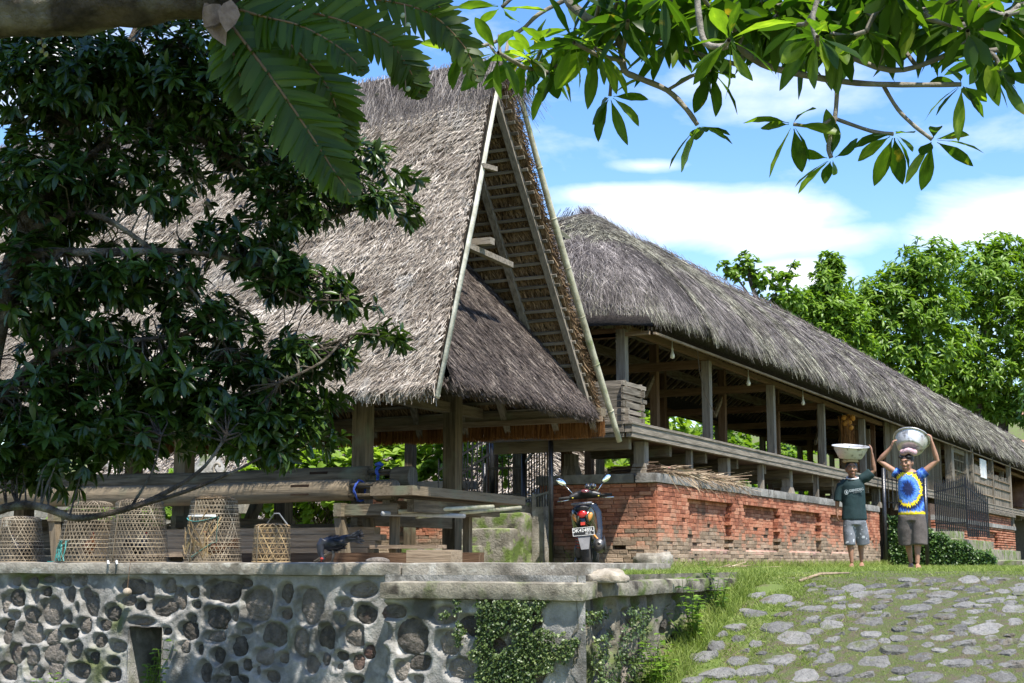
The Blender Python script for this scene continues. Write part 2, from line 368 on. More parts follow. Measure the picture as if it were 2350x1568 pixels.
# grass blades
def blades(n, fx, hmin, hmax, name='grass', lean=.5):
    P = fx(n); n = len(P); D = np.stack([rng.normal(size=n)*lean, rng.normal(size=n)*lean, np.ones(n)], 1)
    N = nrm(np.stack([rng.normal(size=n), rng.normal(size=n), np.zeros(n)], 1)); L = rng.uniform(hmin, hmax, n)
    return strips(P, D, N, L, rng.uniform(.0035,.007, n), seg=2, lift=0, curl=L*.35*rng.normal(size=n))
CA = np.array([(c[0], c[1], c[2], c[3]) for c in cob])
def not_stone(x, y, k=.85):
    ok = np.ones(len(x), bool)
    for c in CA: ok &= ((x-c[0])/c[2])**2 + ((y-c[1])/c[3])**2 > k
    return ok
def zone(x0, x1, y0, y1, dens=None):
    def f(n):
        x = rng.uniform(x0, x1, n); y = rng.uniform(y0, y1, n); ok = not_stone(x, y)
        if dens is not None: ok &= rng.random(n) < dens(x, y)
        x = x[ok]; y = y[ok]; return np.stack([x, y, gh(x, y)], 1)
    return f
pat = lambda x, y: np.clip(.62+.75*snoise(np.stack([x, y], 1), 5.1, 8), .06, 1)
G = Big()
G.add(blades(30000, zone(.0, 1.35, .9, 4.2, lambda x, y: np.clip(.8+.5*snoise(np.stack([x, y], 1), 4, 18), .08, 1)), .015, .052, lean=1.0))
G.add(blades(3200, zone(-.02, .30, 1.0, 3.9), .05, .15))
G.add(blades(170000, zone(.7, 5.2, 1.0, 5.8, pat), .012, .034, lean=1.0))
G.add(blades(42000, zone(-2.25, 5.5, 3.9, 9.5, lambda x, y: np.clip(.75+.5*snoise(np.stack([x, y], 1), 2.1, 9), .1, 1)), .015, .06, lean=.8))
G.add(blades(16000, zone(-2.3, 5.5, 9.5, 22), .02, .07, lean=.8))
G.add(blades(5000, zone(-2.30, -2.05, 7.5, 20), .05, .16))
G.add(blades(7000, zone(-1.5, -.45, .75, 4.6), .02, .06, lean=.7))
G.add(blades(3500, zone(-6.5, -3.0, 6.2, 7.4), .03, .12))
grass = stuff(G.build('grass', M_grass)); tag(grass, 'short green grass growing between the cobbles and over the bank', 'grass')

# ---- retaining wall of mortar with recessed field stones
wall = thing('retaining_wall', 'grey mortar retaining wall set with recessed brown field stones', 'wall', (-3.5, .5, -1.4))
ST = []
S1 = '115,905,58,60 230,790,45,40 110,785,40,40 345,770,45,30 470,785,45,35 590,780,40,35 340,860,38,35 512,880,38,65 620,880,40,45 250,895,30,50 375,1010,75,105 670,960,58,80 220,1035,55,55 100,1035,40,32 500,1045,28,45 565,985,15,35 215,1165,90,80 55,1110,50,45 375,1200,55,60 500,1165,55,50 615,1110,45,55 755,1105,45,38 820,1020,55,55 40,1195,40,48 110,1320,45,70 230,1330,55,70 395,1325,78,75 548,1290,48,65 680,1345,50,50 720,1225,45,50 860,1265,55,42 400,1440,60,60 580,1440,75,55 250,1450,60,45 60,1450,60,60 830,1370,40,30 820,1470,60,50 25,960,25,55 970,820,85,58 925,925,58,42 1090,845,35,55 1235,820,42,50 1025,960,38,36 1200,975,90,70 1310,910,50,80 1410,865,45,42 1435,955,30,28 1635,860,120,80 1800,800,40,28 1590,1050,82,78 1715,1035,28,48 1885,960,98,112 2095,875,48,72 2270,975,85,130 2090,1025,45,45 1405,1060,30,28 1380,1150,65,65 1215,1150,35,28 1570,1195,65,45 1795,1150,50,45 2000,1180,100,92 2200,1240,58,95 1355,1265,38,45 1460,1285,25,40 1600,1330,48,58 1750,1265,62,70 1935,1340,68,62 2070,1350,40,45 1805,1400,38,48 1495,1455,50,70 1700,1435,42,48 2280,1395,50,65 1990,1490,60,45 1880,1440,22,40 1620,1510,55,30 1770,1510,50,30 1045,1080,95,30'
S2 = '240,410,85,42 140,490,40,30 260,555,62,50 430,540,70,45 115,585,32,35 30,690,50,70 190,685,58,75 360,655,52,48 525,690,90,100 285,775,33,40 215,835,35,45 125,800,40,28 20,820,28,40 105,860,25,22 350,825,50,70 575,840,70,52 465,890,40,55 205,940,45,28 345,945,60,25 560,940,40,30 720,560,70,55 900,620,80,60 1060,540,70,70 1220,600,70,60 740,720,60,70 1000,760,80,70 1180,760,70,80 820,880,80,60 1080,900,80,60 1260,880,60,70'
def conv(s, ox, oy, sc, yf):
    for it in s.split():
        cx, cy, rx, rz = [float(a) for a in it.split(',')]
        vx = (ox+cx/sc)/1.634; vy = (oy+cy/sc)/1.634; p = on_axis(1, yf(vx), vx, vy)
        q = on_axis(1, yf(vx), vx+rx/sc/1.634, vy); r = on_axis(1, yf(vx), vx, vy+rz/sc/1.634)
        ST.append((p.x, p.z, abs(q.x-p.x), abs(r.z-p.z)))
conv(S1, 0, 1780, 1.958, lambda v: .35)
conv(S2, 1200, 1950, 1.567, lambda v: .35 if v < 868 else .07)
ST = [s for i, s in enumerate(ST) if not any(abs(s[0]-t[0]) < .035 and abs(s[1]-t[1]) < .035 for t in ST[:i])]
def field(U, Z, stones, seed):
    d = np.full(U.shape, 9.0); w = snoise(np.stack([U, Z], -1), 14, seed)*.17
    for (x, z, rx, rz) in stones:
        q = (np.abs((U-x)/rx/1.17)**2.3 + np.abs((Z-z)/rz/1.17)**2.3)**(1/2.3)*(1+w) - 1
        d = np.minimum(d, q*min(rx, rz))
    h = .020*np.exp(-(np.maximum(d, 0)/.020)**2) - .075/(1+np.exp(d/.0045)) + .012*snoise(np.stack([U, Z], -1), 9, seed+1) + .003*snoise(np.stack([U, Z], -1), 60, seed+2)
    return h
def wall_face(us, zs, stones, seed, to_xyz, hole=None):
    U, Z = np.meshgrid(us, zs); H = field(U, Z, stones, seed); nx = len(us); ny = len(zs)
    i = (np.arange(ny-1)[:,None]*nx + np.arange(nx-1)[None,:]).ravel()
    F = np.stack([i, i+1, i+1+nx, i+nx], 1)
    if hole is not None:
        uc = U.ravel()[i]; zc = Z.ravel()[i]; F = F[~((uc > hole[0]) & (uc < hole[1]) & (zc < hole[2]))]
    return to_xyz(U.ravel(), Z.ravel(), H.ravel()), F
us = np.arange(-7.4, .001, .015); zs = np.arange(-1.5, -.10, .015)
def yface(u): return np.where(u < -1.74, .35, .07)
HOLE = (-4.56, -4.18, -.575)
B1_ = Big(); B1_.add(wall_face(us, zs, ST, 21, lambda u, z, h: np.stack([u, yface(u)-h, z], 1), HOLE))
mort = B1_.build('mortar', MT['mortar'], wall, True)
side_st = []
for k in range(400):
    y = rnd.uniform(.15, 3.6); z = rnd.uniform(-1.1, -.36); ry = rnd.uniform(.07,.14); rz = rnd.uniform(.09,.20)
    if all(((y-a)/(c+ry))**2 + ((z-b)/(d+rz))**2 > .85 for a, b, c, d in side_st): side_st.append((y, z, ry, rz))
B2_ = Big(); B2_.add(wall_face(np.arange(.06, 3.85, .02), zs, side_st, 31, lambda u, z, h: np.stack([h-.07, u, z], 1)))
B2_.build('side_mortar', MT['sidemortar'], wall, True)
def lump(seed, n=22, m=14, amp=.26):
    b = MB().ball((0,0,0), 1, n, m); V = np.array(b.v); s_ = 1 + amp*snoise(V, 2.9, seed, 5); b.v = [tuple(r) for r in (V*s_[:,None])]
    me = bpy.data.meshes.new('stone'); me.from_pydata(b.v, [], b.f); me.materials.append(MT['stone']); me.update(); return me
LM = [lump(i) for i in range(8)]
for i, (x, z, rx, rz) in enumerate(ST):
    if HOLE[0]-.02 < x < HOLE[1]+.02 and z < HOLE[2]-.03: continue
    o = place('stone', LM[i % 8], wall); o.location = (x, float(yface(np.array(x)))+.066+rnd.uniform(-.010,.012), z)
    o.scale = (rx*1.25, .042, rz*1.25); o.rotation_euler = (0, rnd.uniform(-.4,.4), 0)
for i, (y, z, ry, rz) in enumerate(side_st):
    o = place('stone', LM[i % 8], wall); o.location = (-.07-.075+rnd.uniform(-.02,.012), y, z); o.scale = (.06, ry*.98, rz*.98)
# dark drain mouth: four walls and a back
b = MB(); x0, x1, z1 = HOLE
for q in ([(x0,.34,-1.5),(x0,1.3,-1.5),(x0,1.3,z1),(x0,.34,z1)], [(x1,.34,-1.5),(x1,.34,z1),(x1,1.3,z1),(x1,1.3,-1.5)],
          [(x0,.34,z1),(x0,1.3,z1),(x1,1.3,z1),(x1,.34,z1)], [(x0,1.3,-1.5),(x1,1.3,-1.5),(x1,1.3,z1),(x0,1.3,z1)]): b.add(q, [(0,1,2,3)])
b.build('drain_mouth', MT['mortar'], wall)
def rough_box(name, x0, x1, y0, y1, z0, z1, m, parent, step=.06, amp=.008, seed=1, tilt=None):
    """box whose surface is subdivided, edge-worn and uneven"""
    nx, ny, nz_ = [max(2, int(math.ceil(d/step))+1) for d in (x1-x0, y1-y0, z1-z0)]
    nx = min(nx, 120); ny = min(ny, 90)
    xs, ys, zs_ = np.linspace(x0, x1, nx), np.linspace(y0, y1, ny), np.linspace(z0, z1, nz_)
    big = Big()
    def face(A, Bv, mk):
        U, W = np.meshgrid(A, Bv); n1 = len(A); n2 = len(Bv); P = mk(U.ravel(), W.ravel())
        i = (np.arange(n2-1)[:,None]*n1 + np.arange(n1-1)[None,:]).ravel(); big.add((P, np.stack([i, i+1, i+1+n1, i+n1], 1)))
    one = lambda a, c: np.full(len(a), c)
    face(xs, ys, lambda u, w: np.stack([u, w, one(u, z1)], 1)); face(xs, ys[::-1], lambda u, w: np.stack([u, w, one(u, z0)], 1))
    face(xs, zs_, lambda u, w: np.stack([u, one(u, y0), w], 1)); face(xs[::-1], zs_, lambda u, w: np.stack([u, one(u, y1), w], 1))
    face(ys, zs_, lambda u, w: np.stack([one(u, x1), u, w], 1)); face(ys[::-1], zs_, lambda u, w: np.stack([one(u, x0), u, w], 1))
    V = np.concatenate(big.V); c = np.array([(x0+x1)/2, (y0+y1)/2, (z0+z1)/2]); h = np.array([x1-x0, y1-y0, z1-z0])/2
    q = np.abs(V-c)/h; edge = np.sort(q, 1)[:,1]               # second largest: near an edge
    d = np.stack([snoise(V, 7, seed+k) for k in range(3)], 1)
    V = V + d*amp - np.sign(V-c)*np.where(q > .97, 1, 0)*(np.clip(edge-.9, 0, .1)/.1)[:,None]*amp*1.2
    if tilt is not None: V[:,2] += tilt(V[:,0], V[:,1])
    return place(name, npmesh(name, V, np.concatenate(big.F), m, True), parent)
cop = rough_box('coping', -7.4, -1.735, .30, .85, -.118, -.013, MT['concrete'], wall, .05, .005, 3)
cop2 = rough_box('kerb', -1.725, -.06, .31, .70, -.175, -.013, MT['concrete'], wall, .05, .004, 7)
sl1 = rough_box('slab', -1.74, .0, .0, .305, -.275, -.142, MT['slabmoss'], wall, .05, .007, 5, tilt=lambda x, y: (y-.3)*.06)
sl2 = rough_box('side_slab', -.42, .02, .315, 3.78, -.272, -.150, MT['slabmoss'], wall, .05, .007, 9)
# terrace floor behind the coping
fl = rough_box('terrace', -10.8, -1.62, .86, 6.15, -.14, -.022, MT['concrete'], None, .15, .004, 12); struct(fl)
# boulder set against the kerb end
bl = MB().ball((0,0,0), 1, 18, 12); Vb = np.array(bl.v); Vb = Vb*(1+.26*snoise(Vb, 3.1, 77, 5))[:,None]; Vb[:,2] = np.maximum(Vb[:,2], -.3)
bl.v = [tuple(v*np.array((.19,.15,.085))+np.array((.0,.44,-.135))) for v in Vb]
bo = bl.build('boulder', mat('pale_boulder', (.20,.17,.125), (.42,.37,.295), scale=9, rough=.9, bump=.8, bscale=30, geo=True), None, True)
tag(bo, 'pale rounded boulder lying on the slab at the end of the kerb', 'boulder')
# ---------------------------------------------------------------- thatched barn with the open gable
barn = thing('thatched_barn', 'tall steep thatched open barn with a gable, pale palm leaf roof', 'barn', (-6, 3.9, -.02))
XL = -10.8                                                  # far left end of the barn
YN, YF, YR, ZE, ZR = 2.05, 5.78, 3.9, 1.66, 5.45
def gab_x(t): return -2.42 - .33*np.asarray(t)              # gable line leans back towards the ridge
def gab_s(side, t): return gab_x(t) + (.10 if side > 0 else 0)
def slope_pt(side, x, t):
    """t 0 eave .. 1 ridge; side -1 near, +1 far"""
    t = np.asarray(t, float); ye = YN if side < 0 else YF
    y = ye + (YR-ye)*t; z = ZE + (ZR-ZE)*t
    sag = .03*np.sin(np.pi*t)
    return np.stack([np.asarray(x, float)+0*t, y + (-side)*sag*-.9*-1, z - sag*.4], -1)
def slope_n(side):
    ye = YN if side < 0 else YF; d = np.array([0, YR-ye, ZR-ZE]); d = d/np.linalg.norm(d)
    n = np.array([0, -d[2], d[1]]) if side < 0 else np.array([0, d[2], -d[1]])
    n = n if n[2] > 0 else -n
    return d, n
rng = np.random.default_rng(3)
def roof_slab(side, th, m, name, parent):
    d, n = slope_n(side); ts = np.linspace(-.01, 1.0, 14); xs = np.linspace(0, 1, 30); V = []
    for off in (0, -th):
        T, U = np.meshgrid(ts, xs); T = T.ravel(); U = U.ravel(); X = gab_s(side, T)*(1-U) + XL*U
        P = slope_pt(side, X, T) + n*off; V.append(P)
    V = np.concatenate(V); nt = len(ts); nx = len(xs); F = []
    i = (np.arange(nx-1)[:,None]*nt + np.arange(nt-1)[None,:]).ravel(); q = np.stack([i, i+1, i+1+nt, i+nt], 1)
    N0 = nx*nt; F = [q, q[:,::-1]+N0]
    rim = list(range(nt)) ; F.append(np.array([[rim[k], rim[k+1], rim[k+1]+N0, rim[k]+N0] for k in range(nt-1)]))
    eave = [k*nt for k in range(nx)]; F.append(np.array([[eave[k], eave[k]+N0, eave[k+1]+N0, eave[k+1]] for k in range(nx-1)]))
    return place(name, npmesh(name, V, np.concatenate(F), m, True), parent)
roof = roof_slab(-1, .11, MT['thatch_base'], 'roof', barn)
roof_f = roof_slab(1, .10, MT['thatch_base'], 'far_roof', barn)
# palm leaf flaps, laid in shaggy courses
def thatch(side, n, L, W, tmax=.97, seed=1, m='thatch', name='thatch_leaves', parent=roof, under=False):
    rg = np.random.default_rng(seed); d, nn = slope_n(side); k = 46
    t = (np.floor(rg.random(n)*k)+.5*rg.random(n))/k*tmax; u = rg.random(n)**(1.0)
    X = gab_s(side, t)*(1-u) + XL*u
    P = slope_pt(side, X, t); nv = nn if not under else -nn
    off = (.004 + .03*rg.random(n)) if not under else .105+.01*rg.random(n)
    P = P + nv*off[:,None]
    lump_ = .035*snoise(np.stack([X*.7, t*9], 1), 2.3, 6)
    P = P + nn*lump_[:,None]*(0 if under else 1)
    skew = .5*snoise(np.stack([X, t*5], 1), 1.3, seed+9) - .45
    D = -d[None,:] + np.stack([skew + rg.normal(size=n)*.40, np.zeros(n), np.zeros(n)], 1) + nv*(.10+.16*rg.random(n))[:,None]
    N = nv + rg.normal(size=(n,3))*.55
    Ls = rg.uniform(.5, 1.35, n)*L
    S = np.cross(nrm(D), N); N = nrm(np.cross(S, D))
    return strips(P, D, N, Ls, rg.uniform(.6,1.5,n)*W, seg=2, lift=rg.uniform(0,.012,n), curl=rg.normal(size=n)*.015)
T = Big(); T.add(thatch(-1, 62000, .088, .0088)); T.add(thatch(-1, 80000, .14, .0048, seed=2)); 
# the loose eave: longer strands hanging past the edge
n = 9000; rg = np.random.default_rng(8); u = rg.random(n); t = rg.random(n)*.05-.006; d, nn = slope_n(-1); X = gab_x(t)*(1-u)+XL*u
P = slope_pt(-1, X, t) + nn*(.10*(rg.random(n)-.85))[:,None]
T.add(strips(P, -d+np.stack([.25+rg.normal(size=n)*.35, 0*u-.0, -.2*rg.random(n)], 1), nn+rg.normal(size=(n,3))*.5, rg.uniform(.06,.15,n), rg.uniform(.008,.016,n), seg=2, curl=-.02))
stuff(T.build('thatch_leaves', MT['thatch'], roof))
T2 = Big(); T2.add(thatch(1, 9000, .12, .014, seed=31)); stuff(T2.build('thatch_leaves', MT['thatch'], roof_f))
# ridge cap of grey fibre
n = 15000; u = rg.random(n); X = -2.70*(1-u)+XL*u; side = np.where(rg.random(n) < .72, -1, 1); ph = rg.random(n)
P = np.zeros((n,3)); D = np.zeros((n,3)); N = np.zeros((n,3))
for s_ in (-1,1):
    k = side == s_; d, nn = slope_n(s_); nk = k.sum(); tt = 1.0-.10*ph[k]**1.4
    P[k] = slope_pt(s_, X[k], tt) + nn*(.055+.03*rg.random(nk))[:,None] + np.array([0,0,.09])*(1-ph[k])[:,None]
    D[k] = -d + np.stack([rg.normal(size=nk)*.35, 0*ph[k], 0*ph[k]], 1) + nn*.02; N[k] = nn + rg.normal(size=(nk,3))*.4
RC = Big(); RC.add(strips(P, D, N, rg.uniform(.15,.5,n), rg.uniform(.003,.008,n), seg=3, curl=-.03))
# tuft hanging over the gable end of the ridge
n = 1300; u = rg.random(n); P = np.stack([-2.72+rg.normal(size=n)*.07, 3.9+rg.normal(size=n)*.10+.10, 5.47+rg.normal(size=n)*.04], 1)
RC.add(strips(P, np.stack([.35+rg.normal(size=n)*.22, .30+rg.normal(size=n)*.16, -1.0+0*u], 1), unit(rg, n), rg.uniform(.2,.8,n)*(.4+.6*u), rg.uniform(.004,.008,n), seg=4, curl=-.10))
cap = MB().tube([(-2.66,3.9,5.46),(-3.4,3.9,5.47),(-6,3.9,5.46),(XL,3.9,5.46)], [.05,.07,.075,.075], 10).build('ridge_roll', MT['dark_base'], roof, True)
stuff(RC.build('ridge_fibre', MT['ijuk_grey'], roof))
# ridge finials: two crossed poles
for dy in (-.10, .12): MB().tube([(-2.70,3.9-dy*.2,5.15),(-2.66,3.9+dy,5.78)], [.03,.018], 8).build('finial', MT['grey_z'], barn, True)
# underside of the far slope: rows of palm leaf tied to battens, rafters over them
T3 = Big(); n = 30000; rg = np.random.default_rng(77); d, nn = slope_n(1); rows = 34
t = (np.floor(rg.random(n)*rows)+.15+.7*rg.random(n))/rows; X = gab_s(1, t)+.03 - 3.6*rg.random(n)**1.3
P = slope_pt(1, X, t) - nn*(.105+.035*rg.random(n))[:,None]
D = -d + np.stack([rg.normal(size=n)*.28+.2, 0*t, 0*t], 1) - nn*.05
T3.add(strips(P, D, -nn+rg.normal(size=(n,3))*.5, rg.uniform(.06,.15,n), rg.uniform(.009,.017,n), seg=1))
# frayed leaf ends along the gable edge
n = 1800; t = rg.random(n); P = slope_pt(1, gab_s(1, t)+.02, t) - nn*(.1*rg.random(n))[:,None]
T3.add(strips(P, np.stack([.8+0*t, rg.normal(size=n)*.4, rg.normal(size=n)*.6-.3], 1), nn+rg.normal(size=(n,3))*.5, rg.uniform(.03,.10,n), rg.uniform(.005,.012,n), seg=2, curl=-.02))
stuff(T3.build('palm_leaf_lining', MT['thatch_in'], roof_f))
for k in range(31):
    t = (k+.5)/31; z_ = -.165; a = slope_pt(1, gab_s(1, t)+.03, t) + nn*z_; b = slope_pt(1, -6.2, t) + nn*z_
    j = .015*math.sin(k*2.3); MB().beam(a+np.array((0,0,j)), b, .034, .022, tuple(nn)).build('batten', MT['grey_x'], roof_f)
for x in (-2.50,-2.98,-3.62,-4.2,-4.85,-5.5,-6.15,-6.8,-7.6,-8.4):
    xo = -.36 if x > -3.7 else -.1
    a = slope_pt(1, x+.16, -.02) - nn*.205; b = slope_pt(1, x+xo+.1, .99) - nn*.205
    MB().beam(a, b, .075, .055, tuple(nn)).build('rafter', MT['grey_z'], roof_f)
d_n, n_n = slope_n(-1)
for x in (-2.95,-3.6,-4.2,-4.85,-5.5,-6.15,-6.8,-7.6,-8.4):
    a = slope_pt(-1, x+.1, -.015) - n_n*.15; b = slope_pt(-1, x, .99) - n_n*.15
    MB().beam(a, b, .07, .05, tuple(n_n)).build('rafter', MT['wood_z'], roof)
for k in range(16):
    t = (k+.4)/16; MB().beam(slope_pt(-1, gab_x(t)-.03, t)-n_n*.115, slope_pt(-1, -9, t)-n_n*.115, .03, .015, tuple(n_n)).build('batten', MT['wood_x'], roof)
# barge boards
a = slope_pt(-1, -2.37, -.035) + n_n*.0; m_ = slope_pt(-1, -2.52, .5) + n_n*.02; b = slope_pt(-1, -2.68, 1.0)
bb = MB(); bb.tube([a, m_, b], [(.016,.035),(.016,.042),(.014,.032)], 8, True, 1, tuple(n_n)); bb.build('barge_board', mat('lichened_board', (.32,.31,.24), (.55,.54,.45), scale=9, rough=.85, bump=.4, geo=True), barn, True)
pts = [slope_pt(1, -2.20-.37*t, t) + nn*(.035-.03*math.sin(3.1*t)) for t in np.linspace(-.075, 1.0, 24)]
bm_ = mat('bamboo_pole', (.27,.25,.165), (.47,.45,.33), scale=7, rough=.6, bump=.3, geo=True, stain=((.20,.22,.10), 5, .55, .7))
bbm = MB(); bbm.tube(pts, [.028+.014*math.sin(math.pi*min(1, i/23+.1)) for i in range(24)], 10)
pole = bbm.build('bamboo_barge_pole', bm_, barn, True)
for i in range(2, 24, 3): MB().tube([pts[i]+(pts[i+0]-pts[i-1])*-.03, pts[i]+(pts[i]-pts[i-1])*.03], .0445-.003*(i > 16), 10).build('node', bm_, pole, True)
# hip skirt of dark fibre closing the gable below the opening
SK = 1.3
def skirt_pt(yf, d): 
    """yf 0..1 across, d 0..1 up"""
    dd = d*1.62; z = ZE+.06 + SK*dd + .10*np.sin(np.pi*np.clip(d, 0, 1)); x = -2.29 - dd
    y0 = YN + .03 + (z-ZE)/((ZR-ZE)/(YR-YN)); y1 = YF-.14 - (z-ZE)/((ZR-ZE)/(YF-YR))
    return np.stack([x + .05*np.sin(np.pi*yf)*(1-d), y0 + (y1-y0)*yf, z], -1)
ys_, ds = np.meshgrid(np.linspace(0, 1, 24), np.linspace(0, 1, 18)); V = skirt_pt(ys_.ravel(), ds.ravel()); nx = 24
i = (np.arange(17)[:,None]*nx + np.arange(23)[None,:]).ravel(); Fq = np.stack([i, i+1, i+1+nx, i+nx], 1)
sn = np.array([SK, 0, 1.0]); sn /= np.linalg.norm(sn); V2 = V - sn*.13; N0 = len(V)
edge = np.array([[k, k+N0, k+1+N0, k+1] for k in range(nx-1)])
skirt = place('gable_skirt', npmesh('gable_skirt', np.concatenate([V, V2]), np.concatenate([Fq, Fq[:,::-1]+N0, edge]), MT['dark_base'], True), barn)
n = 34000; rg = np.random.default_rng(19); yf = rg.random(n); dd = rg.random(n)**1.15
P = skirt_pt(yf, dd) + sn*(.02*rg.random(n))[:,None]; D = np.stack([1+0*yf, rg.normal(size=n)*.35+.1, -SK+0*yf], 1)
SKB = Big(); SKB.add(strips(P, D, sn+rg.normal(size=(n,3))*.45, rg.uniform(.05,.14,n), rg.uniform(.003,.008,n), seg=2, lift=.012))
n = 6000; yf = rg.random(n); P = skirt_pt(yf, rg.random(n)*.02) - sn*(.12*rg.random(n)**2)[:,None]
SKB.add(strips(P, np.stack([.7+0*yf, rg.normal(size=n)*.25, -1+0*yf], 1), unit(rg, n), rg.uniform(.05,.15,n), rg.uniform(.004,.008,n), seg=2))
stuff(SKB.build('skirt_fibre', MT['ijuk'], skirt))
# short timbers poking out above the skirt
for (a, b, w, h) in (((-3.55,3.25,3.32),(-2.45,3.25,3.30),.10,.07), ((-2.62,2.98,3.22),(-2.62,4.0,3.20),.07,.06), ((-3.35,3.5,3.05),(-3.35,4.72,3.05),.07,.10), ((-3.3,3.5,4.05),(-3.3,4.4,4.05),.07,.09), ((-2.56,3.22,4.12),(-2.5,3.42,4.12),.05,.05), ((-3.4,5.2,2.62),(-2.36,5.42,2.60),.04,.035)):
    MB().beam(a, b, w, h).build('collar_timber', MT['grey_x'], barn)
# far eave plate with hanging fringe; near eave plate
MB().box(XL, -2.22, 5.52, 5.66, 1.665, 1.76).build('eave_plate', MT['wood_x'], barn)
MB().box(XL, -2.20, 5.50, 5.54, 1.60, 1.664).build('eave_batten', MT['tan_x'], barn)
n = 16000; u = rg.random(n); P = np.stack([-2.24+(XL+2.24)*u, 5.58+rg.random(n)*.12, 1.63+0*u], 1)
FR = Big(); FR.add(strips(P, np.stack([rg.normal(size=n)*.05, rg.normal(size=n)*.04, -1+0*u], 1), np.array([0,-1,0])+rg.normal(size=(n,3))*.4, rg.uniform(.15,.20,n)+.03*snoise(P[:,:2], 2.2, 4), rg.uniform(.004,.009,n)))
stuff(FR.build('eave_fringe', MT['fringe'], barn))
MB().box(XL, -2.95, 2.34, 2.46, 1.60, 1.72).build('eave_plate', MT['wood_x'], barn)
# posts with pedestals, tie beams and braces
for x in (-3.63,-6.0,-8.4):
    for y in (3.0, 4.78):
        xx = x-.22 if y < 4 else x-.14
        p_ = MB().beam((xx,y,-.02), (xx,y,2.9 if y < 4 else 1.9), .165, .165, (0,1,0)).build('post', MT['wood_z'], barn)
    MB().beam((x-.18,2.8,.43), (x-.12,4.95,.43), .075, .13).build('tie_beam', MT['wood_y'], barn)
    MB().beam((x-.18,2.2,1.76), (x-.18,5.5,1.76), .11, .12).build('cross_beam', MT['wood_y'], barn)
MB().beam((-6.35,4.1,.0), (-5.75,4.4,1.75), .10, .12, (0,1,0)).build('brace', MT['wood_z'], barn)
MB().box(-10, -3.6, 4.72, 4.84, 1.90, 2.0).build('wall_plate', MT['wood_x'], barn)
# ---------------------------------------------------------------- the long hall on its brick plinth
hall = thing('long_hall', 'very long open timber hall with dark fibre thatched hip roof on a brick plinth', 'hall', (-5, 30, -.1))
XE, XB, XRG = -2.22, -6.6, -4.4; YE0, YR0, YE1, YR1 = 7.35, 10.0, 64.0, 60.0; ZE2, ZR2 = 3.24, 5.31
def hall_ring(t, u):
    """u 0..1: front eave from the far end to the near corner, round the near hip end, back again on the far side"""
    t = np.asarray(t, float); u = np.asarray(u, float)
    bul = .22*np.sin(np.pi*t)
    z = ZE2 + (ZR2-ZE2)*t + bul*.45 ; hw = (XE-XRG)*(1-t**1.22) + bul*.35 + .02; yn = YE0 + (YR0-YE0)*t**1.55 - bul*.35
    # a superellipse end joined to straight sides
    rad = hw; yc = yn + np.minimum(hw, 3.0)*.95
    fr = u < .62; bk = u > .80; x = np.zeros_like(t+u); y = np.zeros_like(t+u)
    a = np.where(fr, 0, np.where(bk, np.pi, (u-.62)/.18*np.pi)); ex = .45
    ca = np.cos(a); sa = np.sin(a)
    x = XRG + hw*np.sign(ca)*np.abs(ca)**ex; y = yc - (yc-yn)*np.abs(sa)**ex
    yfar = YE1 + (YR1-YE1)*t
    y = np.where(fr, yfar + (yc-yfar)*(u/.62), y); y = np.where(bk, yc + (yfar-yc)*((u-.80)/.20), y)
    zz = z + .0*u + np.where(fr, 0, 0)
    rise = np.clip((y-11)/8, 0, 1)*.10*t + np.clip((y-8)/60,0,1)*.26*(1-t)    # ridge climbs a little away from the hip; eave drifts up
    return np.stack([x, y, zz+rise], -1)
us_h = np.concatenate([np.linspace(0, .62, 60)[:-1]**1.0, np.linspace(.62, .80, 26)[:-1], np.linspace(.80, 1, 30)]); ts_h = np.linspace(0, 1, 22)
Tm, Um = np.meshgrid(ts_h, us_h, indexing='ij'); Vh = hall_ring(Tm.ravel(), Um.ravel()); nu = len(us_h)
cen = np.array([XRG, 0, 0]); 
def h_frame(t, u):
    e = 1e-3; p = hall_ring(t, u); d = nrm(hall_ring(np.maximum(t-e, 0), u) - hall_ring(np.maximum(t-e, 0)+e, u)); s_ = nrm(hall_ring(t, np.minimum(u+e, 1)) - hall_ring(t, np.minimum(u+e, 1)-e))
    n_ = nrm(np.cross(s_, d)); n_ = np.where(n_[:,2:3] < 0, -n_, n_); return p, d, n_
_, _, Nn = h_frame(Tm.ravel(), Um.ravel())
Vi = Vh - Nn*.26; Vi[:,2] = np.where(Tm.ravel() < .001, Vh[:,2]-.22, Vi[:,2])
i = (np.arange(21)[:,None]*nu + np.arange(nu-1)[None,:]).ravel(); Fq = np.stack([i, i+1, i+1+nu, i+nu], 1); N0 = len(Vh)
edge = np.array([[k, k+N0, k+1+N0, k+1] for k in range(nu-1)])
hroof = place('roof', npmesh('roof', np.concatenate([Vh, Vi]), np.concatenate([Fq, Fq[:,::-1]+N0, edge]), MT['dark_base'], True), hall)
rng = np.random.default_rng(41)
def hall_fibre(n, tlo, thi, umin, L, W, seed, dens_near=True, skewv=.18, lift=.02):
    rg = np.random.default_rng(seed); t = tlo + (thi-tlo)*rg.random(n)
    w = rg.random(n); u = np.where(w < .70, .62 - .62*rg.random(n)**2.2, .62+.155*rg.random(n))
    u = np.maximum(u, umin); p, d, nn_ = h_frame(t, u)
    p = p + nn_*(.05*snoise(p, 1.3, seed)+.02*rg.random(n))[:,None]; far = np.clip(np.linalg.norm(p-np.array(CAM), axis=1)/18, 1, 2.6)
    sk = skewv*snoise(p, .9, seed+3)
    s_ = nrm(np.cross(nn_, d)); D = d + s_*(sk + rg.normal(size=n)*.38)[:,None] + nn_*.05
    return strips(p, D, nn_+rg.normal(size=(n,3))*.4, rg.uniform(.5,1.4,n)*L*np.sqrt(far), rg.uniform(.5,1.4,n)*W*far, seg=2, lift=lift*rg.random(n), curl=-.01)
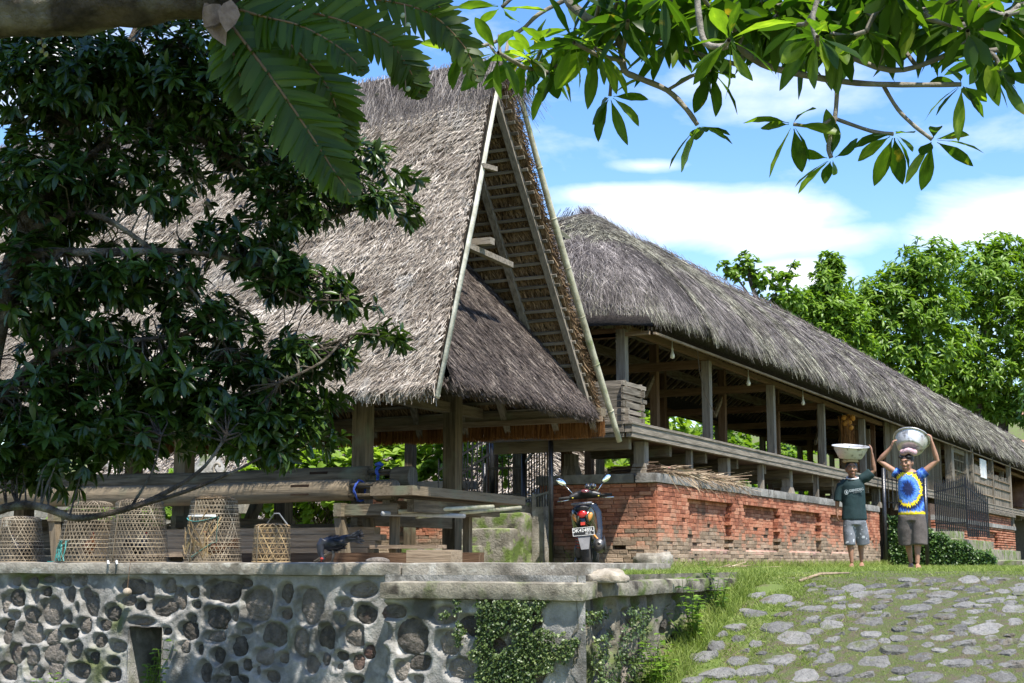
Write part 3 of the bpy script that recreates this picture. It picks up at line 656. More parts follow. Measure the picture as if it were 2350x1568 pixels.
HB = Big(); HB.add(hall_fibre(70000, .0, 1.0, 0, .18, .0058, 5, lift=.012)); stuff(HB.build('dark_fibre', MT['ijuk_grey'], hroof))
HL = Big(); HL.add(hall_fibre(80000, .0, .90, 0, .20, .0050, 9, lift=.022)); 
# shaggy drip edge
n = 15000; rg = np.random.default_rng(13); u = np.where(rg.random(n) < .75, .62-.62*rg.random(n)**2, .62+.155*rg.random(n)); t = rg.random(n)*.03; p, d, nn_ = h_frame(t, u)
far = np.clip(np.linalg.norm(p-np.array(CAM), axis=1)/18, 1, 2.6); p = p - nn_*(.05*rg.random(n))[:,None]
HL.add(strips(p, d+rg.normal(size=(n,3))*.30+np.array([0,0,-.35]), nn_+rg.normal(size=(n,3))*.5, rg.uniform(.06,.16,n), rg.uniform(.005,.011,n)*far, seg=2, curl=-.03))
stuff(HL.build('lichened_fibre', MT['ijuk_lichen'], hroof))
# fibre ridge, its bent bamboo pins
RB = Big(); n = 9000; yy = YR0-.4+(YR1-YR0)*rng.random(n)**1.8; sgn = np.where(rng.random(n) < .8, 1, -1); rise = np.clip((yy-11)/8,0,1)*.10
P = np.stack([XRG+sgn*rng.random(n)*.25, yy, ZR2+.03+rise-rng.random(n)*.14], 1); far = np.clip((yy+9)/18, 1, 2.6)
RB.add(strips(P, np.stack([sgn*.8, rng.normal(size=n)*.3, -1.0+0*yy], 1), np.stack([sgn*.7,0*yy,.8+0*yy], 1)+rng.normal(size=(n,3))*.3, rng.uniform(.14,.32,n), rng.uniform(.004,.009,n)*far, seg=2, curl=-.05))
stuff(RB.build('ridge_fibre', mat('ridge_fibre_brown', (.06,.045,.048), (.19,.155,.155), scale=4, island=.8, ramp=(.2,.85), rough=.85, bump=0, detail=3), hroof))
rr = random.Random(4); y = 12.5
while y < 50:
    x0 = XRG+.25; z0 = ZR2-.10+min(1, max(0, (y-11)/8))*.10
    p_ = MB().tube([(XRG-.12,y,z0+.04),(XRG-.02,y+.02,z0+.14),(XRG+.10,y+.04,z0+.13),(x0,y+.06,z0+.04),(x0+.14,y+.10,z0-.16)], .016, 5, True, .5)
    p_.build('ridge_pin', MT['grey_x'], hroof); y += rr.uniform(.45,1.1)
for (vx, vy, vx2, vy2, y) in ((1420,600,1470,575,11.0),(1478,520,1500,560,13.8),(1545,600,1560,640,12.6),(1490,640,1505,680,11.2)):
    pass
# fascia board, wall plates, tie beams
def z_eave(y): return ZE2-.22 + np.clip((y-8)/60,0,1)*.26
MB().beam((-2.40,7.75,float(z_eave(7.7))-.05), (-2.40,60,float(z_eave(60))-.05), .04, .03).build('fascia', MT['tan_y'], hall)
MB().beam((-2.45,7.70,float(z_eave(7.7))-.05), (-6.5,7.70,float(z_eave(7.7))-.05), .05, .05).build('fascia', MT['tan_x'], hall)
PY = [7.72+3.38*k for k in range(13)]
for x in (-2.85,-6.1):
    MB().beam((x,7.6,3.08), (x,58,3.12), .08, .08).build('wall_plate', MT['brown_y'], hall)
    for k, y in enumerate(PY):
        if y > 44: continue
        z0 = 1.72 if x > -3 else -.15
        po = MB().beam((x,y,z0), (x,y,3.04), .125, .125, (0,1,0)).build('post', MT['grey_z'] if x > -3 else MT['wood_z'], hall)
for x in (-3.9,-5.05):
    for k, y in enumerate(PY[:9]): MB().beam((x,y+.5,-.15), (x,y+.5,3.5), .12, .12, (0,1,0)).build('post', MT['brown_z'], hall)
    MB().beam((x,7.9,3.5), (x,50,3.5), .10, .14).build('purlin', MT['wood_y'], hall)
for k, y in enumerate(PY[:9]):
    MB().beam((-2.8,y,3.0), (-6.15,y,3.0), .09, .13).build('tie_beam', MT['brown_x'], hall)
    for x in (-3.9,): MB().beam((x,y+.06,2.55), (x,y+.55,3.0), .05, .07).build('brace', MT['wood_y'], hall)
for k in range(150):
    y = 8.4+k*.30
    MB().beam((-6.62,y,3.17), (-4.46,y,4.92), .06, .05).build('rafter', MT['tan_x'], hall)  # paler wood paints in light bounced up from the ground
    if k % 2 == 0: MB().beam((-2.45,y,3.22), (-4.34,y,4.90), .06, .05).build('rafter', MT['wood_x'], hall)
for k in range(12):
    x = -2.8-.30*k; MB().beam((x,7.75,3.14), (-4.4+(x+4.4)*.25,10.0,4.55), .06, .05).build('rafter', MT['wood_y'], hall)
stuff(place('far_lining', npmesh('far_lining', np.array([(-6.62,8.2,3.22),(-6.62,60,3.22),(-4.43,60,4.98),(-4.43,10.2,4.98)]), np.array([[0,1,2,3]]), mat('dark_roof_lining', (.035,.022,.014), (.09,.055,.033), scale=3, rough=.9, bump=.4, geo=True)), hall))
# raised deck with moulded edge
dk = MB().box(-4.5,-2.50, 6.95,8.2, 1.55,1.60).box(-3.7,-2.50, 8.201,44, 1.55,1.60).build('deck', MT['brown_y'], hall)
for x in (-2.44,-3.76):
    y0_ = 6.9 if x > -3 else 8.3; e_ = MB().box(x-.05, x+.05, y0_, 44, 1.60, 1.735); e_.box(x-.065, x+.065, y0_-.02, 44, 1.70, 1.725); e_.box(x-.04, x+.04, y0_+.02, 44, 1.54, 1.598); e_.build('deck_edge', MT['grey_y'], hall)
e_ = MB().box(-4.5,-2.502, 6.885,6.985, 1.602,1.735); e_.box(-4.49,-2.51, 6.87,6.999, 1.70,1.723); e_.box(-4.49,-2.51, 6.91,6.97, 1.54,1.598); e_.build('deck_edge', MT['grey_x'], hall)
for k in range(26): y = 7.1+k*1.45; MB().box(-4.45 if y < 8.1 else -3.69,-2.52, y,y+.09, 1.40,1.549).build('joist', MT['wood_x'], hall)
# stub posts under the deck
for k in range(12):
    for q, (dy, w) in enumerate(((0,.15),(1.69,.085))):
        y = PY[k]+dy
        if y > 42 : continue
        for x in ((-2.55,) if q else (-2.60,-3.6)):
            s_ = MB().beam((x,y,1.13 if q else 1.24), (x,y,1.41 if x < -3 else 1.54), w, w, (0,1,0)); 
            if not q: s_.beam((x,y,1.125),(x,y,1.25), .22,.22,(0,1,0), .17,.17)
            s_.build('stub_post', MT['grey_z'], hall)
# board stack railing on the near corner of the deck
rr = random.Random(8)
for k in range(6):
    z = 1.745+k*.088
    for yy in (6.98, 7.52):
        MB().beam((-3.62-rr.uniform(0,.05),yy,z+.04), (-2.52+rr.uniform(0,.06),yy,z+.04), .035, .078).build('railing_board', MT['grey_x'], hall)
    MB().beam((-2.52,6.9,z+.04), (-2.52,7.62+rr.uniform(0,.1),z+.04), .03, .05 if k % 2 else .075).build('railing_board', MT['grey_y'], hall)
# cross wall and plank walls of the closed rooms
for k in range(4):
    x0 = -2.95-k*.21; MB().box(x0-.2, x0, 22.9-rr.uniform(0,.02), 22.96, 1.62, 3.2).build('wall_plank', MT['brown_z'], hall)
MB().box(-3.62,-3.12, 22.80,22.88, 1.62,2.95).build('door', MT['brown_z'], hall)
for (x0,x1,z0,z1) in ((-3.70,-3.625,1.62,3.05),(-3.115,-3.04,1.62,3.05),(-3.70,-3.04,2.96,3.06)): MB().box(x0,x1,22.76,22.86,z0,z1).build('door_frame', MT['wood_z'], hall)
for k in range(26):
    y0 = 23.1+k*.26; MB().box(-2.80,-2.76+rr.uniform(0,.015), y0, y0+.25, 1.62, 3.15).build('wall_plank', MT['wood_z'], hall)
for k in range(24):
    y0 = 22.97+k*.3; MB().box(-3.80,-3.76+rr.uniform(0,.012), y0, y0+.29, 1.62, 3.3).build('wall_plank', MT['brown_z'], hall)
# grille window
for y in (29.9, 32.2): MB().box(-2.66,-2.48, y,y+.35, 1.3,3.2).build('window_post', MT['grey_z'], hall)
for z in (1.55, 2.95): MB().box(-2.64,-2.52, 30.2,32.3, z,z+.12).build('window_rail', MT['grey_y'], hall)
for k in range(7): MB().box(-2.60,-2.56, 30.45+k*.25,30.5+k*.25, 1.6,2.95).build('window_bar', MT['wood_z'], hall)
for k in range(4): MB().box(-2.606,-2.554, 30.2,32.2, 1.85+k*.3,1.885+k*.3).build('window_bar', MT['wood_y'], hall)
# hanging bulbs
glass = plain('bulb_glass', (.75,.75,.72), rough=.15, spec=.6); 
for (x, y, z) in ((-2.75,9.35,2.95),(-2.75,12.9,2.95),(-2.75,16.2,2.95),(-3.2,21.0,2.9)):
    lb = MB().lathe([(.0,-.10),(.028,-.09),(.036,-.06),(.03,-.03),(.016,0),(.016,.05),(.008,.06),(.004,.25)], 10, (x,y,z)).build('light_bulb', glass, hall, True)
# dried streamer and yarn hanging inside
MB().tube([(-2.5,9.7,3.05),(-2.48,9.72,2.7),(-2.44,9.85,2.35),(-2.36,10.1,2.05)], [.010,.016,.014,.004], 6, True, .3).build('dry_leaf_streamer', MT['grey_z'], hall)
yr = Big(); n = 500; u = rng.random(n); P = np.stack([-2.85+rng.normal(size=n)*.05, 19.9+rng.normal(size=n)*.06, 3.0-.3*u], 1)
yr.add(strips(P, np.stack([rng.normal(size=n)*.06+.03,rng.normal(size=n)*.06,-1+0*u],1), unit(rng,n), rng.uniform(.25,1.0,n), .012*np.ones(n), seg=3, curl=.03))
stuff(yr.build('hanging_yarn', mat('ochre_yarn', (.16,.07,.025), (.33,.16,.05), scale=5, island=.6, rough=.9, bump=0), hall))
yb = MB(); [yb.ball((-2.80+rr.uniform(-.09,.09),19.85+rr.uniform(-.09,.09),2.98-rr.random()*.28), .055, 8, 5) for k in range(14)]
yb.build('yarn_knot', plain('orange_yarn', (.42,.19,.03), .9), hall)

# ---- brick plinth
plinth = thing('brick_plinth', 'weathered red brick plinth wall with recessed panels and grey stone cap', 'wall', (-2.5, 14, -.11))
m_brick = bpy.data.materials.new('old_brick'); m_brick.use_nodes = True
def brick_nodes(m):
    t = m.node_tree; nd = t.nodes; lk = t.links.new; b = nd['Principled BSDF']
    oi = nd.new('ShaderNodeObjectInfo'); ge = nd.new('ShaderNodeNewGeometry')
    n1 = nd.new('ShaderNodeTexNoise'); n1.inputs['Scale'].default_value = 1.3; n1.inputs['Detail'].default_value = 6; lk(ge.outputs['Position'], n1.inputs[0])
    n2 = nd.new('ShaderNodeTexNoise'); n2.inputs['Scale'].default_value = 30; n2.inputs['Detail'].default_value = 8; lk(ge.outputs['Position'], n2.inputs[0])
    wn_ = nd.new('ShaderNodeTexWhiteNoise'); wn_.noise_dimensions = '4D'
    ad = nd.new('ShaderNodeMath'); ad.operation = 'ADD'; lk(oi.outputs['Random'], ad.inputs[0]); lk(ge.outputs['Random Per Island'], ad.inputs[1]); lk(ad.outputs[0], wn_.inputs['W'])
    cr_ = nd.new('ShaderNodeValToRGB'); el = cr_.color_ramp.elements; el[0].color = (.15,.055,.034,1); el[1].color = (.48,.25,.16,1); e_ = el.new(.5); e_.color = (.37,.142,.082,1)
    mixf = nd.new('ShaderNodeMath'); mixf.operation = 'MULTIPLY_ADD'; lk(wn_.outputs[0], mixf.inputs[0]); mixf.inputs[1].default_value = .75
    ma = nd.new('ShaderNodeMath'); ma.operation = 'MULTIPLY_ADD'; lk(n2.outputs[0], ma.inputs[0]); ma.inputs[1].default_value = .9; ma.inputs[2].default_value = -.32; lk(ma.outputs[0], mixf.inputs[2]); lk(mixf.outputs[0], cr_.inputs[0])
    # leached grey-tan bricks low on the wall, where damp rises: wavy line
    sp = nd.new('ShaderNodeSeparateXYZ'); lk(ge.outputs['Position'], sp.inputs[0])
    wv = nd.new('ShaderNodeMath'); wv.operation = 'MULTIPLY_ADD'; lk(n1.outputs[0], wv.inputs[0]); wv.inputs[1].default_value = -.95; lk(sp.outputs[2], wv.inputs[2])
    w2 = nd.new('ShaderNodeMath'); w2.operation = 'MULTIPLY_ADD'; lk(wn_.outputs[0], w2.inputs[0]); w2.inputs[1].default_value = .26; lk(wv.outputs[0], w2.inputs[2])
    mr = nd.new('ShaderNodeMapRange'); mr.inputs['From Min'].default_value = .10; mr.inputs['From Max'].default_value = -.06; lk(w2.outputs[0], mr.inputs[0])
    c2 = nd.new('ShaderNodeValToRGB'); e2 = c2.color_ramp.elements; e2[0].color = (.145,.105,.07,1); e2[1].color = (.44,.33,.235,1); lk(mixf.outputs[0], c2.inputs[0])
    mm = nd.new('ShaderNodeMixRGB'); lk(mr.outputs[0], mm.inputs[0]); lk(cr_.outputs[0], mm.inputs[1]); lk(c2.outputs[0], mm.inputs[2])
    n3 = nd.new('ShaderNodeTexNoise'); n3.inputs['Scale'].default_value = 2.2; n3.inputs['Detail'].default_value = 8; lk(ge.outputs['Position'], n3.inputs[0])
    m3 = nd.new('ShaderNodeMapRange'); m3.inputs['From Min'].default_value = .56; m3.inputs['From Max'].default_value = .76; lk(n3.outputs[0], m3.inputs[0])
    mg = nd.new('ShaderNodeMixRGB'); lk(m3.outputs[0], mg.inputs[0]); lk(mm.outputs[0], mg.inputs[1]); mg.inputs[2].default_value = (.09,.065,.048,1)
    lk(mg.outputs[0], b.inputs['Base Color']); b.inputs['Roughness'].default_value = .92; b.inputs['Specular IOR Level'].default_value = .15
    bm = nd.new('ShaderNodeBump'); bm.inputs['Strength'].default_value = .7; bm.inputs['Distance'].default_value = .012; lk(n2.outputs[0], bm.inputs['Height']); lk(bm.outputs[0], b.inputs['Normal'])
brick_nodes(m_brick)
M_joint = mat('brick_joint', (.05,.03,.02), (.12,.075,.05), scale=18, rough=.95, bump=.6, geo=True)
M_cap = mat('grey_cap_stone', (.15,.14,.125), (.30,.285,.26), scale=6, rough=.9, bump=.6, bscale=35, geo=True, rnd=.3, stain=((.09,.08,.07), 5, .57, .7))
REC = [(8.79,10.58),(11.18,13.03),(13.69,15.63),(16.30,18.09)]
def in_rec(y, z, R_=REC, zlo=.13, zhi=.845): return any(a < y < b for a, b in R_) and zlo < z < zhi
def bev_brick():
    b = MB(); e_ = .06                                       # unit brick, worn arrises
    vs_ = []
    for sx in (-1,1):
        for k, (y, z) in enumerate(((-1,-1),(1,-1),(1,1),(-1,1))):
            vs_.append((sx*.5*.9 if sx > 0 else -.5, y*.5, z*.5))
    for k, (y, z) in enumerate(((-1,-1),(1,-1),(1,1),(-1,1))): vs_.append((.5, y*.5*(1-e_), z*.5*(1-e_*3)))
    fs = [(0,3,2,1)] + [(k, (k+1)%4, 4+(k+1)%4, 4+k) for k in range(4)] + [(4+k, 4+(k+1)%4, 8+(k+1)%4, 8+k) for k in range(4)] + [(8,9,10,11)]
    return vs_, fs
BV, BF = bev_brick(); bme = bpy.data.meshes.new('brick'); bme.from_pydata(BV, [], BF); bme.materials.append(m_brick); bme.update()
def lay(face, u0, u1, z0, ncourse, ch, fx, rec=None, seed=1, hole_p=.02, ulen=.215, big=None, limit=300, parent=None, zhole=.5):
    """bricks along u; fx(u, v) gives the world place of the brick's front, v = how deep it sits"""
    rr = random.Random(seed); out = []
    for c in range(ncourse):
        z = z0 + (c+.5)*ch; u = u0 - (c % 2)*ulen*.5 - rr.uniform(0,.02)
        while u < u1:
            L = ulen*rr.uniform(.55,1.1); a = max(u, u0); b_ = min(u+L, u1); u += L
            if b_-a < .04: continue
            mid = (a+b_)/2; dep = rr.uniform(-.004,.004)
            if rec and in_rec(mid, z, rec): dep += .085
            low = max(0, (zhole-z)/.6)
            if rr.random() < .25*low: dep += rr.uniform(.003,.016)
            if z < zhole and rr.random() < hole_p*(1 if z > .05 else .3): continue
            out.append((mid, z, b_-a-.007, dep))
    return out
def set_bricks(lst, axis, front, limit, parent, big, key):
    lst.sort(key=key)
    for i, (u, z, L, dep) in enumerate(lst):
        w = .09
        if i < limit:
            o = place('brick', bme, parent)
            if axis == 'x': o.location = (front-dep-w/2, u, z); o.scale = (w, L, .050); o.rotation_euler = (random.uniform(-.01,.01), 0, random.uniform(-.012,.012))
            else: o.location = (u, front+dep+w/2, z); o.scale = (w, L, .050); o.rotation_euler = (0, random.uniform(-.01,.01), -math.pi/2+random.uniform(-.012,.012))
        else:
            V = np.array(BV)*np.array((w, L, .050))
            if axis == 'y': V = np.stack([V[:,1], -V[:,0], V[:,2]], 1) + np.array((u, front+dep+w/2, z))
            else: V = V + np.array((front-dep-w/2, u, z))
            big.append(V)
random.seed(6)
Ls = lay('x', 7.60, 20.3, -.12, 21, .0532, None, REC, 3, .016, zhole=.58)
Le = lay('y', -4.02, -2.36, -.12, 21, .0532, None, None, 4, .01)
Ll = lay('y', -6.9, -5.35, -.12, 21, .0532, None, None, 14, .01)
bigl = []
set_bricks(Ls, 'x', -2.34, 205, plinth, bigl, lambda q: q[0]); set_bricks(Le, 'y', 7.60, 90, plinth, bigl, lambda q: -q[0]); set_bricks(Ll, 'y', 7.9, 0, plinth, bigl, lambda q: -q[0])
def join_bricks(lst, name, parent):
    b = MB(); [b.add(V, BF) for V in lst]; return stuff(b.build(name, m_brick, parent))
join_bricks(bigl, 'brickwork', plinth)
core = MB().box(-4.0,-2.44, 7.98,20.25, -.3,1.0); core.box(-6.85,-5.4, 7.98,8.6, -.3,.99); core.box(-3.98,-2.44, 7.70,7.978, -.3,.997); core.build('core', M_joint, plinth)
rr = random.Random(3); y = 7.53
while y < 20.2:
    L = rr.uniform(.5,.8); o = rough_box('cap_stone', -2.62, -2.315+rr.uniform(-.006,.006), y+.003, min(y+L, 20.32), .998, 1.125, M_cap, plinth, .06, .004, int(y*10)); y += L
x = -2.63
while x > -4.05:
    L = rr.uniform(.4,.6); rough_box('cap_stone', max(x-L, -4.06), x-.004, 7.56+rr.uniform(-.005,.005), 7.95, .998, 1.125, M_cap, plinth, .06, .004, int(-x*31)); x -= L
rough_box('cap_stone', -6.95, -5.34, 7.86, 8.3, .998, 1.12, M_cap, plinth, .08, .004, 5)
MB().box(-4.0,-2.6, 7.99,20.2, 1.0,1.115).build('plinth_floor', MT['concrete'], plinth)
# recess sills: rounded pink ledges, and lintel courses
m_sill = mat('pink_sill', (.30,.165,.12), (.46,.30,.235), scale=5, rough=.9, bump=.4, geo=True)
for a, b_ in REC: MB().tube([(-2.40,a,.115),(-2.40,b_,.115)], .052, 10, True).build('sill', m_sill, plinth, True)
rough_box('corner_stone', -2.66,-2.28, 7.50,8.0, -.16,.10, MT['concrete'], plinth, .05, .03, 91)

# second plinth beyond the steps
pl2 = thing('brick_plinth', 'smaller red brick plinth beyond the mossy steps, below the bamboo screen', 'wall', (-2.5, 34, -.11))
L2 = lay('x', 26.3, 40.3, -.12, 15, .075, None, [(28.2,29.7),(31.2,33.0),(34.4,36.4)], 23, .01, .32)
b2l = []; set_bricks(L2, 'x', -2.34, 0, pl2, b2l, lambda q: q[0]); L3 = lay('x', 31.5, 40.0, 1.13, 4, .07, None, None, 24, 0, .32); set_bricks(L3, 'x', -2.42, 0, pl2, b2l, lambda q: q[0])
join_bricks(b2l, 'brickwork', pl2)
MB().box(-6.6,-2.43, 26.3,40.25, -.3,1.4).build('core', M_joint, pl2)
for k in range(14): rough_box('cap_stone', -2.6,-2.30, 26.3+k,27.29+k, 1.0,1.125, M_cap, pl2, .15, .004, k)
rough_box('ledge', -2.7,-2.30, 31.4,40.4, 1.415,1.52, MT['grey_y'], pl2, .2, .004, 8)
# bamboo screen
scr = thing('bamboo_screen', 'grey split bamboo screen with rails standing on the small brick plinth', 'screen', (-2.45, 36.5, 1.5))
n = 260
for k in range(64):
    y0 = 32.9+k*.117; h = 2.72+rr.uniform(-.12,.1)-.10*((y0-33)/7)
    MB().box(-2.46,-2.44+rr.uniform(0,.012), y0,y0+.105, 1.522,h).build('bamboo_slat', MT['grey_z'], scr)
for z in (1.62,1.95,2.25,2.5): MB().box(-2.428,-2.405, 32.9,40.4, z,z+.03).build('rail', MT['tan_y'], scr)
for y in (32.7,36.4,40.2): MB().box(-2.52,-2.38, y,y+.16, 1.5,3.3).build('post', MT['grey_z'], scr)
MB().box(-2.43,-2.40, 34.2,35.3, 2.45,3.0).build('white_sheet', MT['white'], scr)
# ---------------------------------------------------------------- things on the terrace
def log(label, y, z, xe, r, dy):
    t = thing('carved_log', label, 'log', (-5, y, z))
    bark = MT['wood_x']; xs = np.linspace(-9.5, xe-.50, 22); b = MB()
    b.tube([(x, y+dy*(xe-x)/7+.01*math.sin(x*2), z+.012*math.sin(x*1.3)+.006*(xe-x)) for x in xs], [r*(1+.02*(xe-x))*(1+.025*math.sin(x*3.7)) for x in xs], 18)
    b.build('shaft', bark, t, True)
    for a in range(4):
        an = a*math.pi/2+.6; oy, oz = r*.72*math.cos(an), r*.72*math.sin(an)
        MB().tube([(xe-.53,y+oy,z+oz),(xe-.19,y+oy,z+oz)], .018, 8).build('spindle', bark, t, True)
    e_ = MB(); e_.tube([(xe-.21,y,z),(xe-.19,y,z),(xe-.008,y,z),(xe,y,z)], [r*.93,r,r,r*.96], 22); e_.build('end_drum', bark, t, True)
    g_ = MB(); n = 26
    for k in range(n):                                      # end grain: cracked rays
        a0 = 2*math.pi*k/n; a1 = 2*math.pi*(k+.86)/n; rr_ = r*(.9+.05*math.sin(k*5))
        g_.add([(xe+.001,y,z),(xe+.003,y+rr_*math.cos(a0),z+rr_*math.sin(a0)),(xe+.003,y+rr_*math.cos(a1),z+rr_*math.sin(a1))], [(0,1,2)])
    g_.build('end_grain', MT['grey_z'], t)
    # mortise: a dark block paints the shade inside the slot
    xm = xe-1.05; MB().box(xm-.12, xm+.10, y-r*1.04, y-r*.8, z-.03, z+.075).build('mortise', plain('mortise_shade', (.035,.022,.015), .95, spec=.05), t)
    return t
log('long round log lying nearest the baskets, slotted end with cracked end grain', 2.36, .685, -3.05, .108, .0)
log('second long slotted log lying behind, blue rope tied round its spindles', 2.70, .835, -3.06, .108, .0)
blue = plain('blue_rope', (.02,.06,.30), .7, var=.4)
rp = MB(); pts = [(-3.46+.015*math.sin(k*1.9), 2.36+.10*math.cos(k*.5), .69+.105*math.sin(k*.5)) for k in range(26)]
rp.tube(pts, .008, 6); rq = MB().tube([(-3.42+.012*math.sin(k*2), 2.62+.02*math.cos(k), .97-.028*k) for k in range(8)], .018, 7); rq.tube([(-3.45,2.62,.962),(-3.40,2.62,.97),(-3.36,2.62,.955)], [.016,.026,.014], 8)
tag(rp.build('rope', blue, None, True), 'thin blue rope looped round the spindles of the nearer log', 'rope')
tag(rq.build('rope', blue, None, True), 'thick twisted blue rope end tied on the farther log', 'rope')
# bearers that carry the logs
tr = thing('log_trestle', 'timber trestle of cross bearers and legs holding up the two logs', 'trestle', (-4.5, 1.9, -.02))
for x in (-3.62,-5.4,-7.4):
    MB().beam((x,2.2,.50), (x,2.88,.50), .09, .13).build('bearer', MT['wood_y'], tr)
    for y in (2.28, 2.8): MB().beam((x+.06,y,-.02), (x-.02,y,.43), .09, .09, (0,1,0)).build('leg', MT['wood_z'], tr)
MB().beam((-3.60,2.30,.50), (-2.98,2.32,.50), .08, .11).build('bearer', MT['wood_x'], tr)
# thick plank bench running back under the gable
bn = thing('plank_bench', 'thick weathered plank bench on beams under the barn gable', 'bench', (-2.7, 2.9, -.02))
MB().beam((-2.97,2.15,.672), (-2.94,4.52,.655), .48, .09).build('seat_plank', MT['wood_y'], bn)
MB().beam((-2.84,2.3,.53), (-2.84,4.1,.53), .08, .12).build('beam', MT['wood_y'], bn)
MB().beam((-3.12,2.3,.53), (-3.12,4.2,.53), .08, .12).build('beam', MT['wood_y'], bn)
for y in (2.5, 4.0): 
    for x in (-3.14,): MB().beam((x,y,-.02), (x,y,.47), .075, .075, (0,1,0)).build('leg', MT['wood_z'], bn)
for (a, b, r, m, l, c) in (((-2.98,2.3,.475),(-2.62,3.6,.56),.022,bm_,'bamboo pole','orange brown bamboo pole laid under the plank bench'), ((-2.95,2.6,.43),(-2.60,4.2,.57),.02,bm_,'bamboo pole','thin bamboo stick laid aslant under the plank bench'), ((-3.1,2.2,.455),(-2.74,3.2,.455),.024,plain('grey_pipe',(.28,.28,.27),.5),'pipe','grey plastic pipe stored under the plank bench')):
    tag(MB().tube([a,b], r, 10).build(l.replace(' ','_'), m, None, True), c, l)
# planks and blocks on the terrace floor
def pile(name, label, items, ax='x', group=None, mname='tan_'):
    t = thing(name, label, 'timber', (items[0][0], items[0][2], -.02), group)
    for (x0,x1,y0,y1,z0,z1) in items: MB().box(x0,x1,y0,y1,z0,z1).build('plank', MT[mname+ax], t)
    return t
pile('plank_stack', 'stack of pale squared planks lying behind the black hen', [(-7.2,-3.42,2.45,2.57,.045,.13),(-7.2,-3.34,2.46,2.58,.133,.20),(-7.2,-3.28,2.46,2.58,.203,.262),(-7.1,-3.36,2.47,2.59,.265,.335)])
pile('block', 'short pale timber block under the plank stack', [(-3.95,-3.55,1.98,2.2,-.02,.043)])
pile('dark_beam', 'long dark beam lying low along the terrace floor', [(-4.4,-1.66,1.50,1.60,-.02,.075)], mname='brown_')
o = rough_box('timber_block', -2.06,-1.62, .93,1.14, -.018,.095, MT['tan_x'], None, .08, .003, 3); tag(o, 'large pale squared timber block on the terrace edge', 'timber')
pile('plank', 'split plank with a broken end lying across the terrace', [(-3.3,-2.55,2.3,2.5,.12,.155)])
pile('plank_stack', 'stack of long grey boards stored under the barn behind the baskets', [(-9.6,-4.3,3.3,3.5,k*.085-.02,k*.085+.06) for k in range(5)], mname='grey_')
pile('long_beam', 'long reddish squared beam lying above the logs inside the barn', [(-9.6,-4.3,3.0,3.14,.84,.95)])
tag(MB().tube([(-2.98,.90,-.01),(-2.72,1.0,.16)], .014, 8).build('stick', MT['tan_x'], None, True), 'pale stick leaning behind the smallest basket', 'stick')
st_ = MB().ball((-2.45,1.1,.0),(.12,.07,.035),14,8).build('flat_stone', MT['stone'], None, True); tag(st_, 'flat brown stone lying on the terrace edge', 'stone')

# ---- woven bamboo cock baskets
M_bam = mat('split_bamboo', (.09,.07,.046), (.25,.20,.138), scale=5, island=.9, ramp=(.2,.85), rough=.6, bump=0, c3=(.36,.31,.23), detail=3)
M_bamy = mat('split_bamboo_fresh', (.15,.10,.05), (.35,.25,.13), scale=5, island=.9, ramp=(.2,.85), rough=.6, bump=0, detail=3)
def weave(c, H, R0, R1, nd, nh, w, lean=(0,0), closed_top=True, tw=1.3, seed=1):
    rr = random.Random(seed); c = Vector(c)
    def surf(a, s):                                         # s 0 foot .. 1 crown
        if s < .80: r = R0+(R1-R0)*(s/.80)**1.4; z = H*.93*(s/.80)
        else:
            q = (s-.80)/.20; r = R1*math.cos(q*1.35); z = H*.93+H*.07*math.sin(q*1.57)
        return Vector((c.x+r*math.cos(a)+lean[0]*z, c.y+r*math.sin(a)+lean[1]*z, c.z+z)), Vector((math.cos(a), math.sin(a), .2))
    b = MB()
    def ribbon(path, w, off):
        P = [surf(a, s) for a, s in path]; vs_ = []; fs = []
        for i, (p, n_) in enumerate(P):
            d = (P[min(i+1,len(P)-1)][0]-P[max(i-1,0)][0])
            if d.length < 1e-6: d = Vector((0,0,1))
            sd = d.normalized().cross(n_.normalized()).normalized()
            vs_ += [p+n_*off-sd*w/2, p+n_*off+sd*w/2]
        for i in range(len(P)-1): fs.append((2*i,2*i+1,2*i+3,2*i+2))
        b.add(vs_, fs)
    for h in range(nh):
        s = .02+.80*(h+.5)/nh; ribbon([(2*math.pi*k/40, s+rr.uniform(-.002,.002)) for k in range(41)], w, .001+.0015*(h%2))
    for k in range(nd):
        for sg in (-1,1):
            a0 = 2*math.pi*(k+.5*(sg>0))/nd + rr.uniform(-.012,.012)
            ribbon([(a0+sg*tw*(i/18)*(1 if i < 15 else 1), .98*i/18) for i in range(19)], w*.95, -.001*sg)
    return b, surf
def basket(label, c, H, R0, R1, nd, nh, w, m=M_bam, seed=1, lean=(0,0), kind='dome'):
    t = thing('cock_basket', label, 'basket', c, 'woven cock baskets on the wall coping')
    b, surf = weave(c, H, R0, R1, nd, nh, w, lean, seed=seed); b.build('weave', m, t)
    ring = [surf(2*math.pi*k/32, .01)[0] for k in range(33)]; MB().tube(ring, .008, 6, False).build('foot_hoop', m, t, True)
    for a in (-1.75, 1.4): MB().tube([surf(a, s)[0]+Vector((math.cos(a),math.sin(a),0))*.006 for s in np.linspace(.01,.80,10)], .007, 6, True, .5).build('stay', M_bam, t, True)
    return t, surf
def V3(*a): return Vector(a)
bk0, s0 = basket('low grey woven cock basket furthest along the coping by the leaning timber', (-6.20,.60,-.012), .44, .24, .19, 40, 12, .0065, seed=1)
bk1, s1 = basket('leaning grey woven cock basket with a teal plastic ribbon at its foot', (-5.36,.60,-.012), .57, .275, .20, 44, 15, .0065, seed=2, lean=(.10,0))
bk2, s2 = basket('tall grey woven cock basket with a pale stay and a white rag at its foot', (-4.72,.60,-.012), .58, .275, .215, 46, 15, .0065, seed=3)
